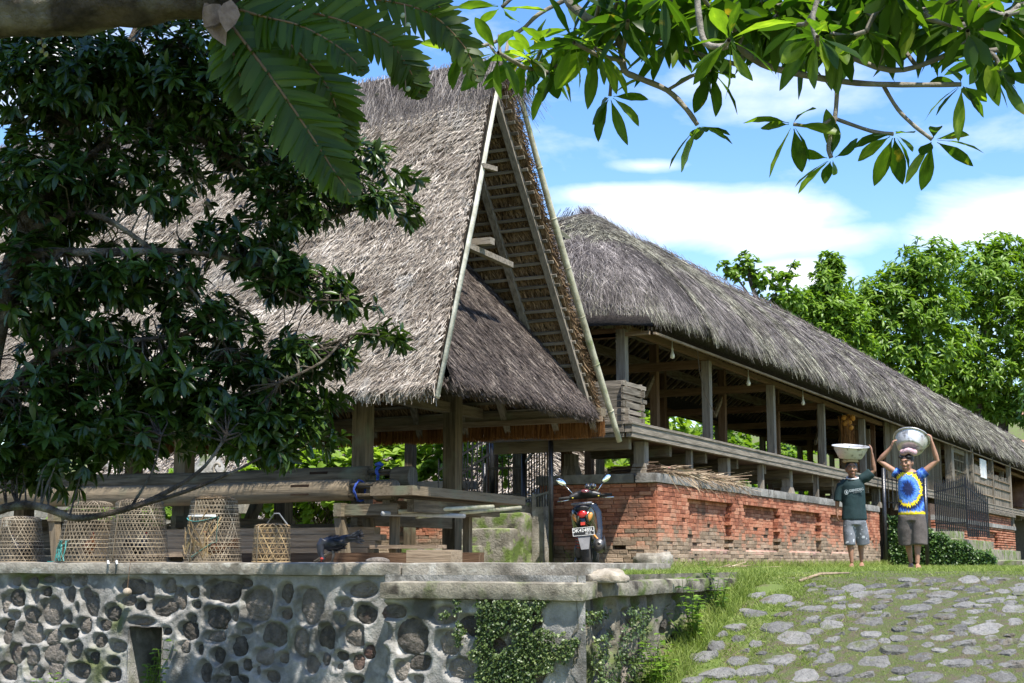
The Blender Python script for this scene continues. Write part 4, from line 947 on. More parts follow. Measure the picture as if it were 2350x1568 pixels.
bk3, s3 = basket('tattered woven cock basket with broken yellow strips and a white strap', (-3.86,.60,-.012), .58, .255, .205, 42, 15, .0065, seed=4)
bk4, s4 = basket('smallest honey coloured open weave basket with a wire handle', (-3.22,.60,-.012), .335, .165, .155, 19, 7, .0095, M_bamy, seed=5)
teal = plain('teal_ribbon', (.06,.24,.22), .45, var=.3); whs = plain('white_strap', (.7,.7,.68), .5)
rb_ = MB(); rr = random.Random(2)
for k in range(9):
    a = -1.75+rr.uniform(-.25,.12); rb_.tube([s1(a+rr.uniform(-.2,.2), .30-.28*q)[0]+V3(0,-.012-.01*rr.random(),0) for q in (0,.4,.8,1.0)], .0065, 5, True, .3)
rb_.tube([V3(-5.62,.40,-.005),V3(-5.4,.36,-.004),V3(-5.2,.40,-.004)], .012, 5, True, .3); rb_.build('ribbon', teal, bk1)
w_ = MB(); w_.tube([s3(a, .60)[0]+V3(0,-.006,0) for a in np.linspace(-2.4,-.8,10)], .010, 5, True, .25, (0,1,0)); w_.build('strap', whs, bk3)
w_ = MB(); w_.tube([s3(a, .58-.05*math.sin((a+2.4)*2))[0]+V3(0,-.010,0) for a in np.linspace(-2.4,-.7,10)] + [s3(-.75+.0*q, .5-.12*q)[0]+V3(0,-.01,0) for q in range(1,3)] + [s3(-.9-.25*q, .25-.06*q)[0]+V3(0,-.012,0) for q in range(0,4)], .008, 5, True, .3); w_.build('ribbon', teal, bk3)
bs = MB()
for k in range(34):
    a = rr.uniform(-2.2,-.9); s_ = rr.uniform(.03,.45); p = s3(a, s_)[0]+V3(0,-.008,0); a2 = a+rr.uniform(-.5,.5); q = s3(a2, min(.95, s_+rr.uniform(.08,.25)))[0]+V3(0,-.015-.02*rr.random(),0)
    bs.beam(p, q, .010, .002, (0,-1,0))
for k in range(16):
    s_ = rr.uniform(.82,.97); a = rr.uniform(-3,0); bs.tube([s3(a+i*.25, s_)[0]+V3(0,-.004,.006) for i in range(5)], .006, 4, True, .3)
bs.build('broken_strip', M_bamy, bk3)
rg_ = MB(); [rg_.tube([s2(-1.7+i*.05, .02)[0]+V3(.05*j,-.02-.01*i,-.01*i) for i in range(4)], .009, 5) for j in (-1,1)]; rg_.build('white_rag', whs, bk2)
hd = MB().tube([s4(2.6,.86)[0],V3(-3.20,.60,.41),V3(-3.15,.60,.41),s4(.4,.88)[0]], .006, 6); hd.build('wire_handle', plain('grey_wire',(.25,.25,.25),.4), bk4)
# weight hanging down the wall on a cord
cw = thing('hanging_gourd', 'small round gourd weight on a cord against the stone wall', 'gourd', (-4.30,.27,-.22))
p = on_axis(1, .27, 292, 1359); MB().ball(p, (.040,.040,.037), 16, 10).build('gourd', plain('grey_gourd',(.30,.25,.19),.75,var=.3), cw, True)
MB().tube([p+V3(0,0,.03), V3(p.x+.005,.283,-.05), V3(p.x+.01,.285,.0), V3(p.x+.0,.36,.0)], .0025, 5).build('cord', MT['brown_z'], cw)

# ---- fowl
def fowl(name, label, loc, rotz, mbody, peck, s=1.0, group=None):
    t = thing(name, label, 'hen' if peck else 'rooster', loc, group, 0); m = Matrix.Translation(loc) @ Matrix.Rotation(rotz, 4, 'Z') @ Matrix.Scale(s, 4)
    b = MB()
    b.ball((0,0,.175),(.100,.062,.070),16,10, Matrix.Rotation(-.25 if not peck else .15, 3, 'Y'))
    if peck: b.tube([(-.07,0,.20),(-.105,-.015,.15),(-.10,-.03,.085),(-.085,-.035,.045)], [.055,.042,.028,.021], 12); b.ball((-.08,-.035,.036),(.024,.02,.021))
    else: b.tube([(-.06,0,.21),(-.10,0,.27),(-.11,0,.33)], [.055,.038,.026], 12); b.ball((-.118,0,.345),(.028,.021,.023))
    b.tube([(.06,0,.185),(.12,0,.215),(.17,0,.23)], [(.05,.05),(.03,.045),(.02,.035)], 12)
    b.xf(m); bo_ = b.build('body', mbody, t, True)
    md = bo_.modifiers.new('remesh', 'REMESH'); md.mode = 'VOXEL'; md.voxel_size = .007; md.use_smooth_shade = True
    q = Big(); n = 240; rg = np.random.default_rng(4); th = rg.uniform(-.5,.6,n)
    P = np.stack([.13+rg.random(n)*.05, rg.normal(size=n)*.02, .205+rg.random(n)*.03], 1); D = np.stack([np.cos(th), rg.normal(size=n)*.15, np.sin(th)+.05], 1)
    Vq, Fq_ = strips(P, D, np.tile([0,1.,0],(n,1))+rg.normal(size=(n,3))*.3, rg.uniform(.05,.13,n), rg.uniform(.012,.022,n), seg=3, curl=0 if peck else -.02)
    n2 = 420; ph = rg.random(n2)*6.28; xx = rg.uniform(-.09,.09,n2); rad = np.sqrt(np.clip(1-(xx/.1)**2,0.05,1)); P2 = np.stack([xx, .064*rad*np.cos(ph), .175+.072*rad*np.sin(ph)], 1); N2 = nrm(np.stack([xx*0, np.cos(ph), np.sin(ph)],1))
    V2_, F2_ = strips(P2, np.tile([1.,0,0.05],(n2,1))+rg.normal(size=(n2,3))*.15, N2, rg.uniform(.03,.06,n2), rg.uniform(.012,.02,n2), seg=1, lift=.004)
    V = np.concatenate([Vq, V2_]); M4 = np.array(m); V = V@M4[:3,:3].T + M4[:3,3]
    place('feathers', npmesh('feathers', V, np.concatenate([Fq_, F2_+len(Vq)]), mbody), t)
    for dy in (-.025,.03):
        l = MB(); l.tube([(.01,dy,.12),(.015,dy,.07),(.0,dy,.008)], [.014,.008,.006], 7)
        for a in (-.5,0,.5,3.14): l.tube([(0,dy,.006),(-.035*math.cos(a)*(.6 if a > 3 else 1),dy+.035*math.sin(a),.004)], [.005,.002], 5)
        l.xf(m); l.build('leg', plain('fowl_leg',(.13,.11,.09),.7), t, True)
    c = MB(); hx, hy, hz = (-.08,-.035,.036) if peck else (-.118,0,.345)
    c.ball((hx-.006,hy-(.018 if peck else 0),hz+(.0 if peck else .026)),(.016,.006,.012)); c.ball((hx-.012,hy,hz-.02),(.006,.006,.011)); c.xf(m); c.build('comb', plain('red_comb',(.35,.03,.02),.6), t, True)
    k = MB(); k.tube([(hx-.015,hy,hz-(.008 if peck else 0)),(hx-.03,hy-(.01 if peck else 0),hz-(.02 if peck else .004))], [.007,.002], 6); k.xf(m); k.build('beak', plain('beak',(.12,.09,.05),.6), t)
    return t
M_blackf = mat('black_feathers', (.005,.006,.010), (.020,.022,.032), scale=14, island=.5, rough=.45, bump=0, spec=.5)
M_redf = mat('russet_feathers', (.05,.018,.010), (.20,.075,.03), scale=9, island=.8, rough=.6, bump=0)
fowl('hen', 'black hen pecking at the coping in front of the plank stack', (-2.66,.70,-.013), .45, M_blackf, True, .92)
for i, (x, l) in enumerate(((-6.18,'dark rooster inside the low grey basket'),(-5.30,'dark rooster inside the leaning basket with teal ribbon'),(-4.70,'dark rooster inside the tall grey basket'),(-3.84,'dark rooster inside the tattered basket'))):
    fowl('rooster', l, (x,.60,-.012), 2.2*i+.4, M_redf if i % 2 else M_blackf, False, .72)

# ---------------------------------------------------------------- mossy steps and iron gate between barn and hall
M_moss = mat('mossy_stone', (.13,.115,.085), (.29,.265,.21), scale=5, rough=.95, bump=.9, bscale=35, geo=True, stain=[((.10,.14,.03), 4.0, .47, .58), ((.20,.24,.09), 8, .55, .66), ((.04,.035,.025), 7, .60, .7)])
stp = thing('stone_steps', 'mossy green stone steps climbing to the iron gate between barn and hall', 'steps', (-4.7, 6.9, -.11))
for k, (x0,x1,y0,z1) in enumerate(((-5.55,-4.36,6.55,.20),(-4.80,-4.0,6.72,.42),(-4.75,-3.95,6.95,.62),(-5.3,-3.95,7.25,.78))):
    rough_box('step', x0,x1, y0,7.9, -.15+k*.003,z1, M_moss, stp, .06, .012, 40+k)
rough_box('pillar', -3.955,-3.775, 7.22,7.44, -.14,.88, MT['concrete'], stp, .06, .006, 51)
gate = thing('iron_gate', 'black iron gate of spiked bars with sloping side wings beside the hall', 'gate', (-4.5, 7.4, -.1))
def bars(p, q, n, zb, zt0, zt1, parent, bw=.014):
    p = Vector(p); q = Vector(q)
    for k in range(n+1):
        f = k/n; c = p.lerp(q, f); zt = zt0+(zt1-zt0)*f
        b = MB(); b.beam((c.x,c.y,zb), (c.x,c.y,zt), bw, bw, (0,1,0)); b.beam((c.x,c.y,zt), (c.x,c.y,zt+.09), .020, .008, (0,1,0), .003, .003)
        zm = zb+(zt-zb)*(.35+.25*(k % 2)); b.ball((c.x,c.y,zm),(.013,.013,.03),6,4); b.build('bar', MT['iron'], parent)
    for (f0, f1) in ((.16,.16),(.86,.86)):
        MB().beam((p.x,p.y,zb+(zt0-zb)*f0), (q.x,q.y,zb+(zt1-zb)*f1), .02, .028).build('rail', MT['iron'], parent)
bars((-5.30,7.36,0), (-4.17,7.36,0), 12, .80, 1.30, 1.30, gate)
bars((-4.12,7.34,0), (-3.62,7.10,0), 10, .70, 1.36, 1.86, gate)
bars((-5.40,7.30,0), (-4.75,7.62,0), 11, .75, 1.30, 1.86, gate)
for (x,y,z0,z1,r) in ((-4.12,7.34,-.12,1.42,.033),(-3.60,7.08,-.12,2.0,.033),(-4.75,7.62,.70,2.0,.036),(-4.72,7.36,.80,1.30,.02)):
    MB().tube([(x,y,z0),(x,y,z1)], r, 10).build('post', MT['iron'], gate, True)
MB().beam((-5.38,7.31,.95), (-4.78,7.60,1.45), .02, .03).build('stay', MT['iron'], gate)
# ---------------------------------------------------------------- scooter
def text_mesh(s, size, m, name, parent, mat4, ext=.001, bold=0):
    cu = bpy.data.curves.new('txt', 'FONT'); cu.body = s; cu.size = size; cu.align_x = 'CENTER'; cu.align_y = 'CENTER'; cu.extrude = ext; cu.offset = bold
    o = bpy.data.objects.new('txt', cu); COL.objects.link(o); dg = bpy.context.evaluated_depsgraph_get(); me = bpy.data.meshes.new_from_object(o.evaluated_get(dg))
    bpy.data.objects.remove(o); me.transform(mat4); me.materials.clear(); me.materials.append(m); return place(name, me, parent)
SB = Vector((-2.69, 6.20, -.112)); RZ = R(21)
sc_ = thing('scooter', 'black motor scooter seen from behind, parked by the brick plinth', 'scooter', SB)
SM = Matrix.Translation(SB) @ Matrix.Rotation(RZ, 4, 'Z') @ Matrix.Rotation(R(-5), 4, 'Y')    # local: +y forward, x right, leaning left on its stand
gloss = plain('black_gloss_paint', (.012,.014,.013), .18, coat=.6, var=.1); grey_p = plain('grey_plastic', (.16,.16,.165), .5); dark = MT['black_plastic']
chrome = plain('chrome', (.7,.7,.7), .15, metal=1, var=.05); rubber = plain('tyre_rubber', (.03,.029,.027), .85, var=.3, scale=40, bump=.6)
red = plain('red_lens', (.45,.015,.012), .2, coat=.5); amber = plain('amber_lens', (.55,.24,.05), .25, coat=.4); steel = plain('dull_steel', (.22,.21,.20), .45, metal=.8)
def sb(b, name, m, parent=sc_, smooth=True, rm=None):
    b.xf(SM); o = b.build(name, m, parent, smooth)
    if rm: md = o.modifiers.new('remesh','REMESH'); md.mode = 'VOXEL'; md.voxel_size = rm; md.use_smooth_shade = True
    return o
def wheel(y, z, r, steer=0):
    w = MB(); n = 36; prof = [(-.05,r-.055),(-.055,r-.03),(-.042,r-.008),(-.015,r),(.015,r),(.042,r-.008),(.055,r-.03),(.05,r-.055)]; vs_ = []; fs = []
    rot = Matrix.Rotation(steer, 3, 'Z')
    for k in range(n):
        a = 2*math.pi*k/n
        for (x, rr_) in prof: vs_.append(rot @ Vector((x, rr_*math.cos(a), rr_*math.sin(a))) + Vector((0,y,z)))
    m = len(prof)
    for k in range(n):
        for j in range(m-1): a = k*m+j; b_ = ((k+1)%n)*m+j; fs.append((a, a+1, b_+1, b_))
    w.add(vs_, fs); t = sb(w, 'wheel', rubber)
    h = MB(); h.tube([rot@Vector((-.03,0,0))+Vector((0,y,z)), rot@Vector((.03,0,0))+Vector((0,y,z))], .05, 14)
    for k in range(5):
        a = 2*math.pi*k/5; h.beam(rot@Vector((0,.04*math.cos(a),.04*math.sin(a)))+Vector((0,y,z)), rot@Vector((0,(r-.05)*math.cos(a),(r-.05)*math.sin(a)))+Vector((0,y,z)), .03, .025)
    sb(h, 'rim', steel, t)
    return t
wheel(0, .225, .225); wheel(1.22, .225, .225, .25)
b = MB(); b.tube([(0,-.14,.72),(0,.0,.74),(0,.25,.73),(0,.5,.68)], [(.085,.05),(.12,.055),(.125,.055),(.09,.045)], 16); sb(b, 'seat', dark, rm=.014)
b = MB(); b.tube([(0,-.27,.62),(0,-.15,.60),(0,.05,.56),(0,.3,.50),(0,.52,.42)], [(.05,.07),(.115,.11),(.13,.12),(.125,.12),(.10,.10)], 18); b.tube([(0,.45,.32),(0,.75,.30)], [(.13,.05),(.13,.045)], 12); sb(b, 'body_shell', gloss, rm=.014)
b = MB()
for s in (-1,1): b.tube([(s*.05,-.30,.60),(s*.10,-.20,.66),(s*.125,.05,.60),(s*.13,.25,.50)], [(.02,.05),(.03,.09),(.03,.11),(.02,.08)], 10)
sb(b, 'side_panel', plain('olive_black_paint', (.03,.034,.018), .2, coat=.6))
b = MB(); b.tube([(-.10,-.03,.79),(-.115,-.16,.795),(-.07,-.27,.79),(0,-.30,.79),(.07,-.27,.79),(.115,-.16,.795),(.10,-.03,.79)], .014, 8); sb(b, 'grab_rail', grey_p)
b = MB(); b.ball((0,-.30,.665),(.062,.025,.042),14,8); sb(b, 'tail_light', red)
for s in (-1,1): b = MB(); b.ball((s*.085,-.275,.625),(.032,.03,.06),12,8, Matrix.Rotation(s*.5,3,'Y')); sb(b, 'indicator', amber)
b = MB(); b.box(-.027,.027,-.305,-.29,.535,.57); sb(b, 'reflector', red, smooth=False)
# number plate
pl = MB(); pl.box(-.125,.125,-.335,-.330,.415,.505); plate = sb(pl, 'number_plate', plain('plate_black',(.012,.012,.014),.35), smooth=False)
fr_ = MB(); [fr_.box(*q) for q in ((-.127,.127,-.338,-.331,.503,.508),(-.127,.127,-.338,-.331,.412,.417),(-.127,-.122,-.338,-.331,.417,.503),(.122,.127,-.338,-.331,.417,.503))]; sb(fr_, 'plate_border', MT['white'], plate, False)
TM = Matrix.Rotation(math.pi/2, 4, 'X')
text_mesh('DK4248SU', .058, MT['white'], 'plate_number', plate, SM @ Matrix.Translation((0,-.3365,.472)) @ TM, bold=.0006)
text_mesh('08·16', .030, MT['white'], 'plate_date', plate, SM @ Matrix.Translation((.055,-.3365,.433)) @ TM)
b = MB(); b.add([(-.075,-.32,.41),(.075,-.32,.41),(.045,-.36,.25),(-.045,-.36,.25),(-.065,-.25,.41),(.065,-.25,.41),(.04,-.30,.25),(-.04,-.30,.25)], [(0,1,2,3),(4,7,6,5),(0,4,5,1),(1,5,6,2),(2,6,7,3),(3,7,4,0)]); sb(b, 'mudguard', grey_p, smooth=False)
b = MB(); b.tube([(.15,.25,.22),(.155,.10,.25),(.16,-.02,.26),(.165,-.22,.30),(.165,-.235,.302)], [.02,.05,.068,.066,.05], 16); ex_ = sb(b, 'exhaust', plain('exhaust_black',(.03,.03,.032),.4,var=.3))
b = MB(); b.tube([(.165,-.233,.302),(.165,-.245,.304)], [.042,.040], 16); sb(b, 'exhaust_tip', steel, ex_)
b = MB(); b.tube([(.165,-.246,.304),(.165,-.25,.304)], [.018,.018], 12); sb(b, 'exhaust_hole', dark, ex_)
b = MB(); b.ball((.225,-.08,.30),(.018,.15,.10),14,8); sb(b, 'heat_shield', dark, ex_)
b = MB(); b.tube([(.10,-.12,.43),(.15,-.14,.36),(.165,-.15,.32)], .012, 8); sb(b, 'orange_hose', plain('orange_hose',(.62,.25,.04),.4))
# shock absorber
b = MB(); b.tube([(-.095,-.10,.50),(-.085,-.02,.20)], .016, 8); sb(b, 'shock', steel)
sp_ = [(-.095+.01*i/60+.030*math.cos(i*.63), -.10+.08*i/60+.030*math.sin(i*.63), .49-.22*i/60) for i in range(61)]; b = MB(); b.tube(sp_, .0075, 6); sb(b, 'spring', plain('red_spring',(.40,.05,.02),.35))
b = MB(); b.tube([(-.10,.25,.24),(-.10,.05,.23),(-.10,-.04,.22)], [(.06,.10),(.06,.10),(.045,.07)], 14); sb(b, 'engine_case', plain('engine_alloy',(.06,.06,.055),.5,metal=.5), rm=.012)
b = MB(); b.tube([(-.14,.30,.22),(-.20,.26,.02)], .012, 8); sb(b, 'side_stand', steel)
# leg shield and steering
b = MB(); b.tube([(0,.80,.28),(0,.90,.50),(0,.98,.72),(0,1.0,.84)], [(.16,.03),(.19,.035),(.19,.04),(.13,.04)], 18); sb(b, 'leg_shield', gloss, rm=.014)
ST_ = Matrix.Translation((0,.93,.90)) @ Matrix.Rotation(R(8), 4, 'Z')
def hb(b, name, m, parent=sc_, **k): b.xf(ST_); return sb(b, name, m, parent, **k)
b = MB(); b.tube([(-.20,.0,.03),(-.12,.02,.05),(0,.05,.06),(.12,.02,.05),(.20,.0,.03)], [(.03,.03),(.05,.05),(.075,.06),(.05,.05),(.03,.03)], 14); b.ball((0,.0,.075),(.10,.06,.05)); hbar = hb(b, 'handlebar_cowl', dark, rm=.012)
b = MB(); b.ball((-.0,-.055,.095),(.055,.014,.032),16,8, Matrix.Rotation(-.6,3,'X')); hb(b, 'speedometer', plain('dial_glass',(.10,.03,.03),.12,coat=.7), hbar)
for s in (-1,1):
    b = MB(); b.tube([(s*.19,0,.03),(s*.34,-.02,.025)], .018, 10); hb(b, 'grip', rubber, hbar)
    b = MB(); b.tube([(s*.17,.02,.01),(s*.26,-.005,-.005),(s*.36,-.02,-.01)], .008, 8); hb(b, 'brake_lever', chrome, hbar)
    b = MB(); b.ball((s*.165,-.035,.02),(.012,.008,.008),8,5); hb(b, 'switch', plain('yellow_switch',(.6,.5,.05),.4), hbar)
    b = MB(); b.tube([(s*.12,.015,.03),(s*.25,.02,.20)], .007, 8); hb(b, 'mirror_stem', chrome, hbar)
    mrr = MB(); mrr.ball((s*.29,.02,.235),(.075,.018,.042),18,10, Matrix.Rotation(-s*.62,3,'Y')); mo = hb(mrr, 'mirror', dark, hbar)
    gl = MB(); gl.ball((s*.29,.004,.235),(.068,.006,.037),18,10, Matrix.Rotation(-s*.62,3,'Y')); hb(gl, 'mirror_glass', plain('mirror_glass',(.85,.88,.9),.03,metal=1,var=.01,bump=0), mo)
for x in (.045,.11): b = MB(); b.tube([(x,-.03,.15),(x,.04,.15)], .038, 16); gg = hb(b, 'gauge', chrome, hbar); b = MB(); b.tube([(x,-.032,.15),(x,-.034,.15)], .030, 16); hb(b, 'gauge_face', plain('gauge_face',(.05,.05,.055),.2), gg)

# ---------------------------------------------------------------- people
def loft(b, secs, n=16):
    """secs: (centre, rx, ry) stacked rings in horizontal planes"""
    vs_ = []; fs = []
    for (c, rx, ry) in secs:
        for k in range(n): a = 2*math.pi*k/n; vs_.append((c[0]+rx*math.cos(a), c[1]+ry*math.sin(a), c[2]))
    for i in range(len(secs)-1):
        for k in range(n): a = i*n+k; q = i*n+(k+1)%n; fs.append((a, q, q+n, a+n))
    fs.append(tuple(range(n))[::-1]); fs.append(tuple(range((len(secs)-1)*n, len(secs)*n))); return b.add(vs_, fs)
def remesh(o, v, sm=4):
    md = o.modifiers.new('remesh','REMESH'); md.mode = 'VOXEL'; md.voxel_size = v; md.use_smooth_shade = True
    if sm: s_ = o.modifiers.new('smooth','SMOOTH'); s_.factor = .5; s_.iterations = sm
    return o
def hand(b, w, d, side, palm_n, curl=.35, s=1.0):
    """w wrist point, d direction to the fingers, palm_n palm normal; five fingers"""
    w = Vector(w); d = Vector(d).normalized(); pn = Vector(palm_n); pn = (pn-d*pn.dot(d)).normalized(); sd = d.cross(pn)*side
    b.tube([w-d*.02, w+d*.03, w+d*.075, w+d*.088], [(.024*s,.017*s),(.036*s,.015*s),(.040*s,.013*s),(.036*s,.011*s)], 12, True, 1, tuple(pn))
    for k, (o, L) in enumerate(((-.029,.062),(-.010,.074),(.010,.069),(.028,.052))):
        p0 = w+d*.080*s+sd*o*s; p1 = p0+(d*math.cos(curl)+pn*math.sin(curl))*L*.45*s; p2 = p1+(d*math.cos(curl*2.1)+pn*math.sin(curl*2.1))*L*.32*s; p3 = p2+(d*math.cos(curl*2.8)+pn*math.sin(curl*2.8))*L*.23*s
        b.tube([p0-d*.015, p0, p1, p2, p3], [.0085*s,.0088*s,.0082*s,.0074*s,.0055*s], 8)
    t0 = w+d*.025*s-sd*.030*s; t1 = t0+(d*.55-sd*.75+pn*.25).normalized()*.034*s; t2 = t1+(d*.9-sd*.25+pn*.45).normalized()*.03*s
    b.tube([t0+sd*.012, t0, t1, t2], [.012*s,.0115*s,.0095*s,.007*s], 8)
M_skin = {}
def skin(name, c): return mat(name, tuple(x*.8 for x in c), tuple(min(1, x*1.15) for x in c), scale=9, rough=.55, bump=.12, bscale=60, spec=.35)
def person(label, loc, rz, P, face=(0,0), clothes=None):
    t = thing('person', label, 'person', loc); m = Matrix.Translation(loc) @ Matrix.Rotation(rz, 4, 'Z')
    def fin(b, name, mt, parent=t, v=None, sm=4, smooth=True):
        b.xf(m); o = b.build(name, mt, parent, smooth)
        if v: remesh(o, v, sm)
        return o
    b = MB(); H = P['head']; S0 = P['s']; S = P['hs']
    hr = Matrix.Rotation(face[0], 3, 'Z') @ Matrix.Rotation(face[1], 3, 'X'); hc = Vector(H)
    def hp(x, y, z): return hc + hr @ (Vector((x, y, z))*P['hs'])
    # skull, jaw, features (face towards -y)
    b.ball(hc, (.072*S,.090*S,.098*S), 18, 12, hr); b.ball(hp(0,-.028,-.055), (.054*S,.058*S,.058*S), 14, 9, hr); b.ball(hp(0,-.060,-.100), (.026*S,.022*S,.018*S), 10, 7, hr)
    b.tube([hp(0,-.088,.012), hp(0,-.102,-.018), hp(0,-.108,-.034)], [.009*S,.013*S,.016*S], 8); [b.ball(hp(s*.014,-.094,-.036), .011*S, 8, 5) for s in (-1,1)]
    b.ball(hp(0,-.082,.026), (.055*S,.020*S,.013*S), 10, 6, hr); [b.ball(hp(s*.040,-.070,-.022), (.024*S,.020*S,.022*S), 8, 6, hr) for s in (-1,1)]
    b.ball(hp(0,-.088,-.062), (.025*S,.014*S,.007*S), 10, 6, hr); b.ball(hp(0,-.086,-.075), (.022*S,.014*S,.008*S), 10, 6, hr)
    for s in (-1,1): b.ball(hp(s*.074,.004,-.016), (.010*S,.020*S,.032*S), 8, 6, hr)
    nk = P['neck']; b.tube([hp(0,.010,-.05), nk, (nk[0],nk[1]+.01,nk[2]-.09)], [.050*S,.048*S,.058*S], 14); S = S0
    loft(b, P['torso'])
    for A in P['arms']:
        sh, el, wr, hd_, pn, side, cu = A; sh, el, wr = Vector(sh), Vector(el), Vector(wr)
        b.tube([sh, sh.lerp(el,.35), sh.lerp(el,.8), el, el.lerp(wr,.3), el.lerp(wr,.75), wr], [.046*S,.042*S,.034*S,.034*S,.036*S,.027*S,.022*S], 12); hand(b, wr, hd_, side, pn, cu, S*.98)
    for L in P['legs']:
        hip, kn, an, toe = [Vector(q) for q in L]; ca = kn.lerp(an,.3)
        b.tube([hip, hip.lerp(kn,.5), kn, ca+Vector((0,.012,0)), kn.lerp(an,.75), an], [.075*S,.062*S,.047*S,.049*S,.033*S,.029*S], 14)
        f = (toe-an); f.z = 0; f.normalize(); s_ = Vector((-f.y,f.x,0)); heel = an - f*.035; heel.z = toe.z+.012
        b.tube([heel+Vector((0,0,.012)), an+Vector((0,0,-.035)), an.lerp(toe,.5)+Vector((0,0,-.012)), toe-f*.03], [(.026,.024),(.031,.028),(.037,.020),(.040,.014)], 12)
        for k in range(5): q = toe-f*.035+s_*((k-2)*.0155); b.tube([q, q+f*(.04-.004*abs(k-1))], [.010,.008], 7)
    sk = skin('skin_'+P['id'], P['skin']); body = fin(b, 'body', sk, v=.0075, sm=3)
    S = P['hs']
    # eyes, brows, mouth
    white_ = plain('eye_white', (.7,.68,.64), .3); dk_ = plain('dark_iris', (.02,.012,.008), .2); lip = plain('lip_'+P['id'], (P['skin'][0]*.8,P['skin'][1]*.52,P['skin'][2]*.5), .5)
    for s in (-1,1):
        e_ = MB(); e_.ball(hp(s*.031,-.0785,.004), (.0125*S,.0085*S,.0048*S), 10, 6, hr); eo = fin(e_, 'eye', white_, body)
        e_ = MB(); e_.ball(hp(s*.031,-.0865,.004), (.0056*S,.0045*S,.0050*S), 8, 5, hr); fin(e_, 'iris', dk_, eo)
        e_ = MB(); e_.tube([hp(s*.014,-.0985,.026), hp(s*.033,-.097,.033), hp(s*.052,-.080,.027)], [.004*S,.0045*S,.003*S], 6); fin(e_, 'eyebrow', dk_, body)
    e_ = MB(); e_.tube([hp(-.024,-.0885,-.068), hp(0,-.1015,-.068), hp(.024,-.0885,-.068)], [.002*S,.0055*S,.002*S], 7); fin(e_, 'lips', lip, body)
    return t, m, fin, hp, hr, P['hs']
def cloth(b, fin, name, mt, v=.011, sm=6): return fin(b, name, mt, v=v, sm=sm)
# man in a dark green shirt, one arm up to the basin
ML = Vector((-1.04,12.70,-.105)); mr_ = R(13.4)
PM = dict(id='man', s=1.03, hs=1.17, skin=(.27,.145,.09), head=(-.015,-.03,1.535), neck=(-.012,.0,1.40),
  torso=[((0,0,.78),.135,.095),((0,0,.95),.125,.09),((0,0,1.15),.150,.10),((0,0,1.28),.165,.105),((0,0,1.36),.14,.085),((0,0,1.41),.06,.06)],
  arms=[((-.175,0,1.33),(-.245,.03,1.08),(-.262,.035,.86),(0,-.1,-1),(.9,.2,0),1,.35), ((.165,0,1.36),(.325,.0,1.50),(.300,-.06,1.76),(-.05,-.12,1),(-.95,.2,0),1,.30)],
  legs=[((-.075,0,.80),(-.085,-.02,.44),(-.062,-.02,.085),(-.075,-.16,.014)), ((.075,0,.80),(.080,.10,.45),(.085,.14,.10),(.085,.00,.030))])
man, mM, finM, hpM, hrM, SMn = person('person in a dark green shirt steadying an oval metal basin with one hand', ML, mr_, PM, (.10,0))
g_sh = mat('dark_green_jersey', (.006,.020,.022), (.018,.042,.044), scale=5, rough=.75, bump=.25, bscale=6, dist=.01)
b = MB(); loft(b, [((.0,0,.735),.195,.13),((.0,0,.75),.197,.132),((.0,0,.95),.178,.125),((-.005,0,1.15),.182,.128),((-.005,0,1.27),.180,.124),((-.005,0,1.345),.150,.10),((-.008,0,1.395),.085,.075)], 24)
b.tube([(-.11,0,1.34),(-.185,.01,1.275),(-.228,.02,1.14),(-.24,.025,1.03)], [.062,.070,.070,.074], 14); b.tube([(.11,0,1.36),(.20,0,1.40),(.285,0,1.475)], [.075,.085,.080], 14)
shirt = cloth(b, finM, 'shirt', g_sh)
b = MB(); b.tube([(-.008+.092*math.cos(a), .088*math.sin(a)-.012, 1.392+.028*math.sin(a)) for a in np.linspace(0, 2*math.pi, 25)], .013, 8, False); finM(b, 'collar', plain('pale_collar',(.55,.56,.58),.8), shirt)
prt = plain('grey_print', (.32,.36,.37), .8)
FM = mM @ Matrix.Translation((.045,-.1345,1.195)) @ Matrix.Rotation(R(-8), 4, 'Y') @ Matrix.Rotation(math.pi/2, 4, 'X')
text_mesh('GEREDEG', .052, prt, 'shirt_print', shirt, FM, .002, .0012)
text_mesh('C E N T E R', .026, prt, 'shirt_print', shirt, FM @ Matrix.Translation((.01,-.036,0)), .002)
em = MB(); em.tube([(.028*math.cos(a), .034*math.sin(a), 0) for a in np.linspace(0,6.283,21)], .0035, 6, False); em.ball((0,.004,0),(.010,.016,.003),10,6); em.ball((.004,-.014,0),(.014,.008,.003),10,6); em.xf(FM @ Matrix.Translation((-.155,-.012,0))); em.build('shirt_emblem', prt, shirt)
m_short = mat('grey_print_shorts', (.10,.11,.125), (.22,.235,.26), scale=5, rough=.8, bump=.3, bscale=7, dist=.01, stain=((.50,.52,.55), 16, .60, .63))
b = MB(); loft(b, [((0,0,.66),.165,.125),((0,0,.76),.165,.118),((0,0,.80),.160,.112)], 20); b.tube([(-.075,0,.74),(-.088,-.01,.55),(-.085,-.015,.345)], [(.098,.112),(.098,.108),(.088,.105)], 16, True, 1, (0,1,0)); b.tube([(.075,.0,.74),(.100,.05,.55),(.118,.09,.365)], [(.098,.112),(.105,.112),(.105,.11)], 16, True, 1, (0,1,0))
cloth(b, finM, 'shorts', m_short)
hm = plain('black_hair', (.012,.011,.011), .45, var=.4, scale=40, bump=.5)
b = MB(); b.ball(hpM(0,.018,.030), (.080*SMn,.090*SMn,.086*SMn), 16, 10, hrM); o = finM(b, 'hair', hm, v=.009, sm=2)
alu = mat('worn_aluminium', (.55,.54,.53), (.70,.69,.67), scale=6, rough=.42, bump=.25, bscale=18, metal=.55, stain=((.30,.29,.27), 14, .56, .66))
